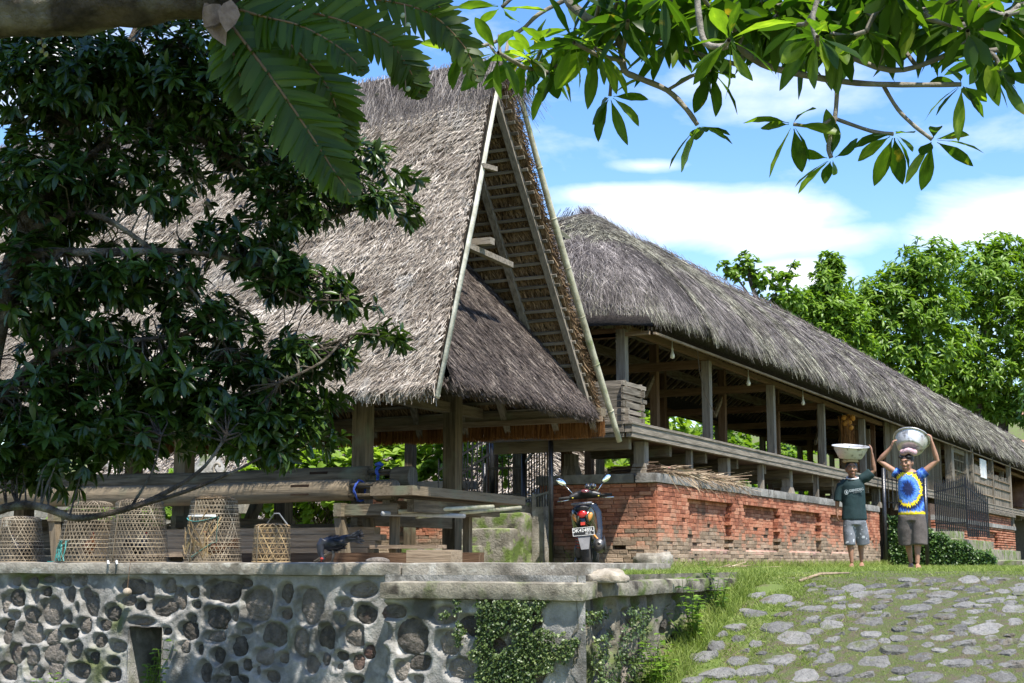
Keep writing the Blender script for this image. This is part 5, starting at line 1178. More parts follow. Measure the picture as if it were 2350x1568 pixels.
def basin(label, c, R_, Rb, h, tilt, rz, oval=1.0, dent=0):
    t = thing('basin', label, 'basin', c); M4 = Matrix.Translation(c) @ Matrix.Rotation(rz, 4, 'Z') @ Matrix.Rotation(tilt[0], 4, 'X') @ Matrix.Rotation(tilt[1], 4, 'Y') @ Matrix.Scale(oval, 4, (0,1,0))
    b = MB(); b.lathe([(.0,.0),(Rb*.6,.0),(Rb*.92,.004),(Rb,.018),(R_*.93,h*.75),(R_*.95,h*.94),(R_,h),(R_*1.05,h+.004),(R_*1.055,h-.004),(R_*1.0,h-.010)], 48)
    b.lathe([(.0,.004),(Rb*.9,.008),(Rb*.98,.022),(R_*.925,h*.75),(R_*.945,h*.94),(R_*.985,h+.002)], 48)
    V = np.array(b.v); V[:,2] += dent*V[:,0]**2*2; V[:,:2] *= (1+.012*snoise(V, 9, 3))[:,None]; b.v = [tuple(v) for v in V]
    b.xf(M4); b.build('bowl', alu, t, True)
    b = MB(); b.tube([(R_*1.045*math.cos(a), R_*1.045*math.sin(a), h+dent*2*(R_*1.045*math.cos(a))**2) for a in np.linspace(0,6.2832,49)], .0065, 6, False); b.xf(M4); b.build('rim', alu, t, True)
    return t
cM = ML + Matrix.Rotation(mr_,3,'Z') @ Vector((-.03,-.02,1.69))
basin('dull oval metal basin carried level on the head of the person in green', cM, .275, .185, .195, (R(11), R(4)), mr_, .82)
pd = MB().lathe([(.0,.0),(.11,.0),(.125,.012),(.115,.045),(.09,.055)], 20, (cM.x,cM.y,cM.z-.058), True).build('head_pad', plain('straw_pad',(.42,.33,.20),.85), None, True); tag(pd, 'pale pad between the head and the oval basin', 'pad')
# woman in a tie-dye shirt, both arms up
WL = Vector((.515,9.32,-.105)); wr_ = R(11.3)
PW = dict(id='woman', s=.96, hs=1.05, skin=(.34,.185,.12), head=(-.035,-.03,1.385), neck=(-.02,.0,1.27),
  torso=[((0,0,.72),.125,.09),((0,0,.88),.11,.085),((0,0,1.05),.130,.095),((0,0,1.17),.14,.095),((0,0,1.24),.12,.08),((0,0,1.285),.055,.055)],
  arms=[((-.135,0,1.22),(-.385,-.01,1.405),(-.225,-.06,1.575),(.35,-.15,.9),(.9,.2,-.3),-1,.5), ((.135,0,1.22),(.345,-.01,1.395),(.290,-.08,1.625),(-.15,-.15,1),(-.9,.2,0),1,.5)],
  legs=[((-.07,0,.74),(-.07,.09,.41),(-.035,.12,.09),(-.04,-.01,.018)), ((.07,0,.74),(.060,-.03,.40),(.045,-.03,.08),(.062,-.165,.012))])
wom, mW, finW, hpW, hrW, SWm = person('person in blue and yellow tie dye shirt holding a basin with both hands', WL, wr_, PW, (-.35,.18))
td = bpy.data.materials.new('tie_dye'); td.use_nodes = True
def tie_dye(m):
    t = m.node_tree; nd = t.nodes; lk = t.links.new; b = nd['Principled BSDF']
    ge = nd.new('ShaderNodeTexCoord'); mp_ = nd.new('ShaderNodeMapping'); mp_.vector_type = 'TEXTURE'; lk(ge.outputs['Object'], mp_.inputs[0])
    mp_.inputs['Location'].default_value = WL + Matrix.Rotation(wr_,3,'Z') @ Vector((-.035,-.10,1.03)); mp_.inputs['Rotation'].default_value = (0,0,wr_); mp_.inputs['Scale'].default_value = (1,40,1.28)
    sp = nd.new('ShaderNodeSeparateXYZ'); lk(mp_.outputs[0], sp.inputs[0])
    def mt(op, a, b_=None):
        n = nd.new('ShaderNodeMath'); n.operation = op
        for i, s in enumerate((a, b_)):
            if s is None: continue
            if isinstance(s, (int,float)): n.inputs[i].default_value = s
            else: lk(s, n.inputs[i])
        return n.outputs[0]
    r = mt('SQRT', mt('ADD', mt('MULTIPLY', sp.outputs[0], sp.outputs[0]), mt('MULTIPLY', sp.outputs[2], sp.outputs[2])))
    an = mt('ARCTAN2', sp.outputs[2], sp.outputs[0])
    cb = nd.new('ShaderNodeCombineXYZ'); lk(mt('MULTIPLY', mt('SINE', an), 9), cb.inputs[0]); lk(mt('MULTIPLY', mt('COSINE', an), 9), cb.inputs[1]); lk(mt('MULTIPLY', r, 6), cb.inputs[2])
    nz_ = nd.new('ShaderNodeTexNoise'); nz_.inputs['Scale'].default_value = 1.6; nz_.inputs['Detail'].default_value = 5; lk(cb.outputs[0], nz_.inputs[0])
    rr_ = mt('ADD', r, mt('MULTIPLY', mt('SUBTRACT', nz_.outputs[0], .5), .11))
    cr_ = nd.new('ShaderNodeValToRGB'); cr_.color_ramp.interpolation = 'LINEAR'; lk(mt('MULTIPLY', rr_, 2.5), cr_.inputs[0]); el = cr_.color_ramp.elements
    cols = [(0,(.02,.03,.10)),(.15,(.015,.025,.09)),(.20,(.03,.12,.50)),(.29,(.16,.36,.80)),(.35,(.03,.14,.55)),(.372,(.75,.56,.01)),(.430,(.80,.62,.02)),(.448,(.02,.025,.05)),(.50,(.012,.02,.06)),(.56,(.03,.10,.45)),(.61,(.14,.32,.74)),(.66,(.03,.10,.42)),(.75,(.015,.03,.10)),(1,(.03,.08,.35))]
    el[0].position = 0; el[0].color = (*cols[0][1],1); el[1].position = 1; el[1].color = (*cols[-1][1],1)
    for p_, c in cols[1:-1]: e_ = el.new(p_); e_.color = (*c,1)
    hz = nd.new('ShaderNodeMapRange'); lk(mt('ADD', sp.outputs[2], mt('MULTIPLY', mt('SUBTRACT', nz_.outputs[0], .5), .06)), hz.inputs[0]); hz.inputs['From Min'].default_value = -.222; hz.inputs['From Max'].default_value = -.240
    hm_ = nd.new('ShaderNodeMixRGB'); lk(hz.outputs[0], hm_.inputs[0]); lk(cr_.outputs[0], hm_.inputs[1]); hm_.inputs[2].default_value = (.75,.58,.02,1)
    lk(hm_.outputs[0], b.inputs['Base Color']); b.inputs['Roughness'].default_value = .8; b.inputs['Specular IOR Level'].default_value = .2
    n2 = nd.new('ShaderNodeTexNoise'); n2.inputs['Scale'].default_value = 11; n2.inputs['Detail'].default_value = 3; lk(ge.outputs['Object'], n2.inputs[0]); bm = nd.new('ShaderNodeBump'); bm.inputs['Strength'].default_value = .6; bm.inputs['Distance'].default_value = .03; lk(n2.outputs[0], bm.inputs['Height']); lk(bm.outputs[0], b.inputs['Normal'])
tie_dye(td)
b = MB(); loft(b, [((0,0,.695),.170,.118),((0,0,.71),.172,.12),((0,0,.88),.158,.112),((0,0,1.03),.160,.118),((0,0,1.15),.160,.115),((0,0,1.225),.140,.092),((0,0,1.262),.085,.065)], 24)
b.tube([(-.09,0,1.20),(-.16,0,1.235),(-.205,0,1.265)], [.062,.070,.068], 14); b.tube([(.09,0,1.20),(.16,0,1.235),(.20,0,1.265)], [.062,.070,.068], 14); cloth(b, finW, 'shirt', td, v=.010)
m_ws = mat('brown_grey_shorts', (.065,.055,.05), (.135,.115,.105), scale=5, rough=.85, bump=.3, bscale=7, dist=.01)
b = MB(); loft(b, [((0,0,.62),.168,.12),((0,0,.71),.160,.112),((0,0,.76),.15,.105)], 20); b.tube([(-.07,0,.69),(-.088,.02,.50),(-.085,.05,.315)], [(.100,.112),(.104,.108),(.100,.105)], 16, True, 1, (0,1,0)); b.tube([(.07,0,.69),(.085,-.01,.50),(.082,-.02,.31)], [(.100,.112),(.104,.108),(.100,.105)], 16, True, 1, (0,1,0)); cloth(b, finW, 'shorts', m_ws)
b = MB(); b.ball(hpW(0,.022,.026), (.082*SWm,.095*SWm,.092*SWm), 16, 10, hrW); b.ball(hpW(.0,.085,-.03), (.05*SWm,.04*SWm,.05*SWm), 10, 7); b.ball(hpW(-.045,-.035,.066), (.04*SWm,.05*SWm,.026*SWm), 10, 7, hrW); b.ball(hpW(.045,-.035,.066), (.04*SWm,.05*SWm,.026*SWm), 10, 7, hrW); finW(b, 'hair', hm, v=.009, sm=2)
RW = Matrix.Rotation(wr_,3,'Z'); pink = mat('pink_cloth', (.42,.24,.27), (.62,.46,.47), scale=12, rough=.9, bump=.7, bscale=16, dist=.012)
b = MB(); cc = hpW(.03,.015,.118)
b.tube([Vector((cc.x+.075*math.cos(a), cc.y+.075*math.sin(a), cc.z+.015*math.sin(3*a))) for a in np.linspace(0,6.2832,17)], .040, 10, False); b.ball(cc, (.07,.07,.03)); b.xf(mW); rg_o = b.build('head_cloth', pink, None, True); remesh(rg_o, .009, 3); tag(rg_o, 'twisted pink cloth ring on the head under the round basin', 'cloth')
basin('bright round metal basin tilted back on the head of the person in tie dye', WL + RW @ Vector((.015,.0,1.552)), .222, .165, .170, (R(-36), R(8)), wr_)
# ---------------------------------------------------------------- vegetation
def leafmat(name, c1, c2, c3=None, trans=.3, rough=.4, spec=.4, tcol=(1.35,1.45,.45), island=.7, rnd=0, **k):
    return mat(name, c1, c2, scale=2.0, island=0 if rnd else island, rnd=rnd, ramp=(.25,.8), c3=c3, rough=rough, bump=0, trans=trans, tcol=tcol, spec=spec, detail=3, **k)
M_lf_dark = leafmat('glossy_dark_leaf', (.018,.040,.007), (.050,.092,.013), (.11,.17,.028), rough=.33, trans=.25)
M_lf_bright = leafmat('bright_leaf', (.10,.185,.018), (.21,.33,.045), (.32,.43,.09), trans=.42)
M_lf_lime = leafmat('lime_leaf', (.16,.26,.03), (.30,.42,.07), (.42,.52,.14), trans=.42)
M_lf_mid = leafmat('mid_green_leaf', (.032,.075,.014), (.085,.16,.03), (.16,.25,.06), trans=.3)
M_lf_vine = leafmat('creeper_leaf', (.040,.070,.018), (.11,.155,.045), (.22,.26,.09), trans=.2)
M_frang = leafmat('frangipani_leaf', (.04,.09,.010), (.14,.23,.022), (.28,.37,.05), trans=.68, rough=.36, rnd=.8, stain=((.30,.22,.03), 9, .66, .74))
M_fern = leafmat('fern_frond', (.035,.070,.005), (.075,.125,.010), (.15,.19,.02), trans=.55, rough=.5)
M_bark = mat('bark', (.035,.026,.018), (.15,.115,.08), scale=11, stretch=(1,1,1), rough=.95, bump=1.0, bscale=34, dist=.02, geo=True, stain=[((.20,.21,.15), 7, .58, .7), ((.33,.29,.22), 4, .55, .68)])
M_fbark = mat('frangipani_bark', (.13,.115,.09), (.30,.27,.225), scale=8, rough=.85, bump=.8, bscale=30, geo=True)
def whorl(rg, c, axis, n, L, W, out=1.0, droop=.35):
    """leaves radiating from a twig tip"""
    axis = nrm(np.asarray(axis)); ph = rg.random(n)*6.283; e1 = nrm(np.cross(axis, [.3,.2,.9])); e2 = np.cross(axis, e1)
    rad = np.cos(ph)[:,None]*e1 + np.sin(ph)[:,None]*e2; el = rg.uniform(.15,1.0,n)[:,None]
    D = rad*out + axis*el - np.array([0,0,1])*droop*rg.uniform(.3,1.3,n)[:,None]
    N = nrm(axis*1.0 + np.array([0,0,.9]) + rg.normal(size=(n,3))*.35)
    P = c + axis*rg.uniform(-.25,.1,n)[:,None]*L
    return P, D, N, rg.uniform(.65,1.2,n)*L, rg.uniform(.8,1.2,n)*W
def crown(rg, ells, nw, per, L, W, out=1.0, droop=.35, up=.5):
    """ells: (centre, (rx,ry,rz), weight) -> whorl centres and leaf arrays"""
    w = np.array([e[2] for e in ells], float); w /= w.sum(); pick = rg.choice(len(ells), nw, p=w); C = []; A = []
    for k in pick:
        c, r, _ = ells[k]; d = unit(rg, 1)[0]; q = rg.random()**.45
        C.append(np.array(c)+d*np.array(r)*q); A.append(d*q+np.array([0,0,up])+rg.normal(size=3)*.25)
    return np.array(C), np.array(A)
def cat(lst): return [np.concatenate([l[i] for l in lst]) for i in range(5)]
def leaf_unit(name, m, bend=.18, fold=.12):
    V, F = leaves(np.zeros((1,3)), np.array([[1.,0,0]]), np.array([[0,0,1.]]), [1], [1], bend, fold*.5); return npmesh(name, V, F, m, True)
def leaf_objs(me, P, D, N, L, W, parent, name='leaf'):
    D = nrm(D); S = nrm(np.cross(D, N)); N = nrm(np.cross(S, D))
    inv = parent.matrix_world.inverted() if parent.parent else None
    for i in range(len(P)):
        o = place(name, me, parent); m = Matrix(((D[i,0],-S[i,0],N[i,0],P[i,0]),(D[i,1],-S[i,1],N[i,1],P[i,1]),(D[i,2],-S[i,2],N[i,2],P[i,2]),(0,0,0,1)))
        o.matrix_basis = m @ Matrix.Diagonal((float(L[i]), float(W[i]), float(L[i])*.9, 1))
def limbs(t, lst, m, name='limb', n=10, rough=0):
    out = []
    for pts, r0, r1 in lst:
        k = len(pts); rad = [r0+(r1-r0)*(i/(k-1))**.8 for i in range(k)]
        P = [Vector(p) for p in pts]; Q = []; RR = []
        for i in range(k-1):                                # catmull-rom for natural bends
            a, b, c, d = P[max(i-1,0)], P[i], P[i+1], P[min(i+2,k-1)]
            for s in range(4):
                u = s/4; Q.append(.5*((2*b)+(c-a)*u+(2*a-5*b+4*c-d)*u*u+(3*b-a-3*c+d)*u**3)); RR.append(rad[i]+(rad[i+1]-rad[i])*u)
        Q.append(P[-1]); RR.append(rad[-1]); RR = [r*(1+.06*math.sin(j*1.7)) for j, r in enumerate(RR)]
        out.append(Q); lb_ = MB().tube(Q, RR, n)
        if rough: Vr = np.array(lb_.v); lb_.v = [tuple(v) for v in Vr + np.stack([snoise(Vr, 22, 5+q_, 4) for q_ in range(3)], 1)*rough]
        lb_.build(name, m, t, True)
    return out
def twigs(t, C, paths, m, r=.006, every=1, name='twigs', maxd=.42):
    pts = np.array([tuple(p) for pa in paths for p in pa]); b = MB(); rr = random.Random(1)
    for i in range(0, len(C), every):
        c = C[i]; d = np.linalg.norm(pts-c, axis=1)*(1+.3*np.random.default_rng(i).random(len(pts))); k = int(d.argmin()); q = pts[k]
        if d[k] > maxd: continue
        mid = (q+c)/2+np.array([rr.uniform(-.06,.06),rr.uniform(-.06,.06),rr.uniform(-.02,.09)])*min(1, d[k]*2); b.tube([q, mid, c], [r*1.6, r, r*.5], 5, False)
    return stuff(b.build(name, m, t, True))

# ---- the dark leafy tree at the left, in front of the barn
rng = np.random.default_rng(101)
def T_(lst): return [pt(*p) for p in lst]
tl = thing('leafy_tree', 'dark glossy leafed tree spreading in front of the barn roof and baskets', 'tree', pt(-120,1560,9.6))
paths = limbs(tl, [(T_([(-90,1560,9.7),(-50,1000,9.7),(5,700,9.6),(50,540,9.6),(125,400,9.7),(190,260,9.8),(290,120,10),(350,-20,10.2)]), .10, .03),
  (T_([(5,690,9.6),(60,590,9.5),(250,580,9.6),(420,578,9.8),(560,600,10),(700,640,10.3)]), .05, .010),
  (T_([(-50,1000,9.7),(30,880,9.5),(110,815,9.5),(250,790,9.6),(400,770,9.8),(520,740,10)]), .04, .010),
  (T_([(-60,1190,9.3),(40,1160,9.3),(110,1168,9.3),(180,1190,9.3),(300,1165,9.3),(400,1120,9.4),(470,1070,9.5),(520,1000,9.6)]), .036, .009),
  (T_([(290,1168,9.3),(420,1130,9.3),(520,1090,9.4),(600,1050,9.5)]), .018, .007), (T_([(190,255,9.8),(330,280,9.9),(480,330,10),(600,420,10.2),(720,500,10.4),(850,470,10.6)]), .035, .008),
  (T_([(55,530,9.6),(200,490,9.6),(330,560,9.7),(450,680,9.8),(520,800,9.9)]), .03, .008), (T_([(640,880,9.9),(740,830,10),(800,770,10.2),(870,770,10.3)]), .012, .006),
  (T_([(560,600,10),(690,680,10.1),(800,690,10.2)]), .014, .006), (T_([(125,400,9.7),(240,330,9.7),(330,200,9.9),(420,60,10)]), .03, .01), (T_([(300,1165,9.3),(350,1080,9.4),(370,1000,9.5)]), .010, .005)], M_bark)
EL = [(150,190,220,160,4.6),(410,190,230,150,4.4),(570,330,130,120,1.5),(110,440,170,130,2.0),(330,400,180,110,1.3),(100,660,150,120,1.9),(330,640,170,90,1.3),(560,560,100,80,.9),(660,470,90,80,.9),(230,800,220,90,1.6),(480,750,120,70,.8),(140,930,190,90,2.0),(400,900,170,80,1.5),(600,850,110,80,1.0),(720,820,90,45,.6),(690,650,110,50,.8),(790,690,50,30,.3),(120,1030,160,70,1.4),(320,1000,180,60,1.4),(560,970,130,60,1.3),(680,920,80,60,.7),(865,765,35,25,.22),(880,370,55,40,.45),(880,470,65,30,.4),(740,420,60,80,.5),(70,1100,50,30,.12),(620,1020,80,40,.5),(700,1000,40,30,.2)]
ells = []
for (vx,vy,rx,ry,w) in EL:
    d = 9.55+.95*max(0, vx)/800; c = pt(vx,vy,d); s = d/3264; ells.append((np.array(c), (rx*s*.95, .55, ry*s), w))
C, A = crown(rng, ells, 2500, 12, .12, .04)
wl = [whorl(rng, C[i], A[i], int(rng.integers(8,15)), .125, .040, 1.0, .5) for i in range(len(C))]
dist_ = np.linalg.norm(C-np.array(CAM), axis=1); order = np.argsort(dist_); near = order[:26]; rest = order[26:]
P, D, N, L, W = cat([wl[i] for i in near]); lu = leaf_unit('leaf', M_lf_dark); leaf_objs(lu, P[:300], D[:300], N[:300], L[:300], W[:300], tl)
P, D, N, L, W = cat([wl[i] for i in rest]); b = Big(); b.add(leaves(P, D, N, L, W, .22, .2)); stuff(b.build('crown', M_lf_dark, tl, True))
twigs(tl, C, paths, M_bark, .005)

# ---- tall shade tree over the viewer: its mossy limb, its unseen crown placed up-sun to shade the left tree and terrace, ferns growing on it
ts = thing('shade_tree', 'thick mossy limb of a tall tree carrying ferns above the barn roof', 'tree', pt(-700,1500,5.5))
limbs(ts, [(T_([(-700,1600,5.6),(-620,900,5.4),(-480,300,5.0),(-250,60,4.8),(-60,12,4.7),(100,16,4.7),(230,6,4.7),(380,-8,4.7),(520,-40,4.7),(700,-260,5.0),(900,-600,5.6)]), .17, .06),
   (T_([(-480,300,5.0),(-420,-300,5.4),(-200,-900,6.5)]), .14, .05), (T_([(700,-260,5.0),(500,-700,6.2),(300,-1100,7.5)]), .06, .03)], M_bark, n=40, rough=.016)
sd = np.array(SUN)/SUN.z; rg = np.random.default_rng(55); shade_ells = []
for (vx,vy,d,h,rx,ry,rz,w) in ((60,300,9.6,5.2,1.5,1.0,.7,1.2),(330,420,9.8,5.6,1.4,1.0,.7,1.2),(150,750,9.6,5.4,1.5,1.0,.7,1.2),(450,750,9.8,5.8,1.1,.9,.6,.3),(100,1100,9.6,6.0,1.4,1.0,.7,1.2),(420,1080,9.8,6.2,1.2,.9,.6,.35),(-100,1400,10,6.6,1.4,.9,.7,.9),(500,1450,10,7,.7,.5,.4,.25),(650,200,4.7,3.0,.9,.6,.4,.5),(820,80,5,2.8,.7,.5,.35,.35),(300,20,4.7,2.8,.9,.6,.4,.4)):
    shade_ells.append((np.array(pt(vx,vy,d))+sd*h, (rx,ry,rz), w))
for c_ in ((-.6,-.75,6.4),(-1.9,-.75,6.5),(-3.2,-.75,6.6)): shade_ells.append((np.array(c_), (.9,.75,.35), .75))  # unseen leaf clumps added to shade the baskets and logs
C2_, A2_ = crown(rg, shade_ells, 980, 12, .22, .08); wl = [whorl(rg, C2_[i], A2_[i], 11, .24, .085, 1.0, .3) for i in range(len(C2_))]
P, D, N, L, W = cat(wl); b = Big(); b.add(leaves(P, D, N, L, W, .2, .2)); stuff(b.build('crown', M_lf_mid, ts, True))
def frond(pts, half, nl, seed, parent, lw=.036, name='frond'):
    rg = np.random.default_rng(seed); P = [Vector(p) for p in pts]; Q = []
    for i in range(len(P)-1):
        a, b, c, d = P[max(i-1,0)], P[i], P[i+1], P[min(i+2,len(P)-1)]
        for s in range(8): u = s/8; Q.append(.5*((2*b)+(c-a)*u+(2*a-5*b+4*c-d)*u*u+(3*b-a-3*c+d)*u**3))
    Q.append(P[-1]); Qn = np.array([tuple(q) for q in Q]); n = len(Qn)
    view = nrm(np.array(CAM)-Qn.mean(0)) + np.array([0,0,.35])
    PP=[];DD=[];NN=[];LL=[];WW=[]
    nl = int(nl*1.3)
    for k in range(nl):
        f = .04+.95*k/nl; x = f*(n-1); i = min(int(x), n-2); c = Qn[i]+(Qn[i+1]-Qn[i])*(x-i); T = nrm(Qn[i+1]-Qn[i]); S = nrm(np.cross(T, view)); Nn_ = nrm(np.cross(S, T))
        ln = half*1.12*rg.uniform(.82,1.12)*min(1, .45+2.2*f)*(1-f**2.6)+.012
        for sg in (-1,1):
            PP.append(c-T*.006); DD.append(S*sg + T*(.45+.5*f) + Nn_*rg.uniform(-.22,.22) - np.array([0,0,.10])); NN.append(Nn_+rg.normal(size=3)*.30); LL.append(ln); WW.append(lw*rg.uniform(.9,1.15))
    Vl, Fl = leaves(np.array(PP), np.array(DD), np.array(NN), np.array(LL), np.array(WW), .14, .06, ((0,1.0),(.3,.92),(.6,.80),(.86,.46),(1,.03)))
    b = MB(); b.tube(Q, [.006*(1-.7*i/n) for i in range(n)], 6)
    fo = place(name, npmesh(name, Vl, Fl, M_fern, True), parent); b.build('midrib', mat('fern_midrib_%d'%seed, (.10,.055,.02), (.16,.10,.035), rough=.6, bump=0), fo, True); return fo
fern = thing('epiphytic_fern', 'large hanging fern with long cut fronds growing from the mossy limb', 'fern', pt(520,10,4.7))
for k, (pl_, half, nl) in enumerate((([(525,50,4.65),(620,175,4.55),(700,290,4.5),(765,390,4.5),(818,462,4.5)], .135, 27), ([(515,55,4.7),(540,140,4.65),(565,215,4.65),(575,270,4.65)], .10, 18), ([(540,30,4.75),(650,90,4.75),(745,190,4.8),(785,290,4.85),(800,350,4.9)], .13, 24),
   ([(550,15,4.8),(720,30,4.8),(880,90,4.85),(945,170,4.9),(965,225,4.95)], .12, 24), ([(560,0,4.9),(760,-10,5.0),(960,20,5.0),(1060,100,5.0),(1100,190,5.0)], .12, 26), ([(540,20,4.7),(610,40,4.6),(690,60,4.5),(780,110,4.4),(840,170,4.4)], .11, 20), ([(530,40,4.8),(590,60,4.9),(640,130,5.0),(660,220,5.1)], .11, 18), ([(570,-10,4.9),(700,-60,5.1),(860,-50,5.2),(980,-10,5.3),(1040,60,5.3)], .13, 24))):
    frond([pt(*q) for q in pl_], half, nl, k, fern)
nb = MB()
for k, (a, b_) in enumerate((((470,5),(515,100)),((505,10),(470,60)),((530,0),(520,70)))):
    p0 = np.array(pt(*a, 4.62-.02*k)); p1 = np.array(pt(*b_, 4.6-.02*k)); V_, F_ = leaves(np.array([p0]), np.array([p1-p0]), np.array([nrm(np.array(CAM)-p0)]), [np.linalg.norm(p1-p0)], [.075], .1, .25); nb.add(V_, [tuple(f) for f in F_])
nb.build('nest_leaf', mat('dry_nest_leaf', (.13,.085,.058), (.27,.19,.135), scale=20, rough=.85, bump=.4, geo=True), fern, True)
for k, (vx, y0, y1, lab) in enumerate(((928,10,205,'string of round button leaves hanging before the sky'),(98,45,125,'short string of button leaves hanging from the mossy limb'))):
    t = thing('button_vine', lab, 'vine', pt(vx,y1,4.9)); pts = [pt(vx+3*math.sin(i), y0+(y1-y0)*i/8, 4.9) for i in range(9)]; MB().tube(pts, .0022, 5).build('stem', MT['tan_z'], t)
    for i in range(1,9): MB().ball(pts[i]+Vector((.010*(-1)**i,0,0)), (.011,.005,.010), 8, 6).build('leaf', plain('pale_button_leaf',(.35,.38,.22),.6), t, True)

# ---- frangipani branches reaching in from above right
fg = thing('frangipani_tree', 'frangipani branches with long green leaves reaching in over the sky', 'tree', pt(2700,1560,6.3))
def fx(l, d): return [pt((1700+x/1.098)/1.634, y/1.794, d+dd) for (x, y, *z) in l for dd in [z[0] if z else 0]]
FB = [([(2960,3420,0),(2930,2500,0),(2900,1500,0),(2850,500,0),(2600,60,0),(2350,-60,0),(1900,-120,0),(1500,-140,0)], .10, .05, 6.4), ([(1500,-140),(1000,-120),(560,-90),(470,-5),(560,80),(650,102),(690,200),(705,290),(760,320),(880,372),(960,450),(1005,515)], .05, .012, 6.3), ([(600,-95),(612,0),(640,108)], .03, .02, 6.35), ([(705,290),(650,300),(545,235),(500,150)], .016, .010, 6.4),
  ([(652,300),(645,395)], .012, .010, 6.4), ([(545,238),(470,265),(390,300)], .012, .009, 6.45), ([(470,-5),(350,60),(270,130),(120,190),(50,190)], .02, .009, 6.6), ([(150,185),(200,240),(330,255)], .011, .009, 6.6),
  ([(1500,-140),(1250,60),(1180,180),(1270,262),(1400,300),(1560,330),(1700,345),(1900,350),(2090,348)], .04, .012, 6.1), ([(1582,335),(1572,480),(1545,600),(1556,650)], .018, .011, 6.1), ([(1572,480),(1500,520),(1400,512)], .013, .009, 6.1), ([(1575,490),(1720,540),(1812,552)], .014, .010, 6.1), ([(1770,352),(1830,450),(1900,520),(1972,575)], .015, .010, 6.15),
  ([(2350,-60),(2100,-20),(1940,60),(2080,112),(2140,180),(2225,230),(2252,292)], .035, .012, 6.0), ([(2500,30),(2380,40),(2230,70),(2080,112)], .025, .018, 6.0), ([(2500,140),(2350,130),(2200,130),(2080,112)], .024, .016, 6.0), ([(2500,180),(2350,190),(2200,212)], .02, .014, 6.0), ([(1500,-140),(1400,0),(1450,130),(1560,200),(1800,290),(2000,240),(2100,170)], .03, .012, 6.2),
  ([(1000,-120),(1010,60),(1040,180),(1130,190)], .025, .014, 5.5), ([(650,102),(780,160),(900,190),(1040,230),(1180,270)], .018, .012, 6.3), ([(880,372),(1010,300),(1060,290)], .012, .009, 6.3), ([(1560,-130),(1480,60),(1500,180)], .02, .012, 5.6), ([(1900,-110),(1750,40),(1700,130)], .022, .012, 5.9), ([(560,-90),(300,-40),(200,30)], .02, .010, 6.5), ([(2100,-20),(2250,60),(2330,20)], .018, .010, 6.0)]
fpaths = limbs(fg, [(fx(l, d), a*.46+.002, b*.9) for l, a, b, d in FB], M_fbark, n=10)
tips = [(1008,520,6.3,7),(645,398,6.4,6),(388,302,6.45,6),(48,192,6.6,7),(332,256,6.6,6),(2095,350,6.1,8),(1557,655,6.1,7),(1398,512,6.1,6),(1815,553,6.1,7),(1975,578,6.15,7),(2253,295,6.0,7),(1135,165,5.3,8),(1060,290,6.3,6),(1500,150,5.5,9),(1700,130,5.9,9),(500,148,6.4,5),(200,30,6.5,7),(2330,20,6.0,8),(2100,165,6.2,7),(2200,212,6.0,6)]
tr_ = random.Random(12)
for k in range(38): tips.append((tr_.uniform(560,2350) if k > 8 else tr_.uniform(60,700), tr_.uniform(-60,235 if k % 3 else 330), tr_.uniform(5.9,6.8), tr_.randint(6,9)))
for k in range(60): tips.append((tr_.uniform(600,2380), tr_.uniform(-70,150), tr_.uniform(5.7,6.6), tr_.randint(6,9)))
# keep the whorl near a branch: short side shoots
fp = np.array([tuple(p) for pa in fpaths for p in pa]); lv = []; rg = np.random.default_rng(71); sh_b = MB()
for (x, y, d, n) in tips:
    c = np.array(fx([(x, y)], d)[0]); k = int(np.linalg.norm(fp-c, axis=1).argmin()); q = fp[k]; dd = np.linalg.norm(q-c)
    if dd > .42: c = q+(c-q)/dd*.42
    if dd > .03: sh_b.tube([q, (q+c)/2+np.array([0,0,-.02]), c], [.011,.010,.009], 7, False)
    ax = nrm(c-q+np.array([0,0,-.12])+rg.normal(size=3)*.05) if dd > .05 else nrm(rg.normal(size=3)*.5+np.array([.2,0,-.5]))
    n = n+1; ph = np.arange(n)*2.4+rg.random(n)*.5; e1 = nrm(np.cross(ax, [.3,.2,.9])); e2 = np.cross(ax, e1); rad = np.cos(ph)[:,None]*e1+np.sin(ph)[:,None]*e2
    D = rad*1.0 + ax*rg.uniform(.1,.6,n)[:,None] + np.array([0,0,-.22]) + rg.normal(size=(n,3))*.15; N = nrm(ax*-.2+np.array([0,0,1.])+rg.normal(size=(n,3))*.45)
    lv.append((np.tile(c,(n,1))+nrm(D)*.02, D, N, rg.uniform(.13,.25,n), rg.uniform(.050,.076,n)))
stuff(sh_b.build('side_shoots', M_fbark, fg, True))
P, D, N, L, W = cat(lv)
def frang_leaf(name, bend):
    V = []; F = []; prof = ((0,.07),(.07,.08),(.14,.22),(.3,.62),(.46,.92),(.60,1.0),(.74,.88),(.87,.56),(.95,.26),(1,.02)); n = len(prof)
    for t_, w in prof:
        z = -bend*t_*t_; V += [(t_,-.5*w,z+.035*w+.01*math.sin(t_*19)),(t_,-.25*w,z+.012*w),(t_,0,z),(t_,.25*w,z+.012*w),(t_,.5*w,z+.035*w+.01*math.cos(t_*17))]
    for i in range(n-1):
        for j in range(4): F.append((5*i+j,5*i+j+1,5*i+j+6,5*i+j+5))
    return npmesh(name, V, F, M_frang, True)
FLM = [frang_leaf('leaf', b_) for b_ in (.05,.16,.28)]; keep = np.arange(len(P))
for g in range(3): idx = keep[:300][g::3]; leaf_objs(FLM[g], P[idx], D[idx], N[idx], L[idx], W[idx], fg)
idx = keep[300:]
if len(idx): b = Big(); b.add(leaves(P[idx], D[idx], N[idx], L[idx], W[idx], .15, .1)); stuff(b.build('outer_leaves', M_frang, fg, True))

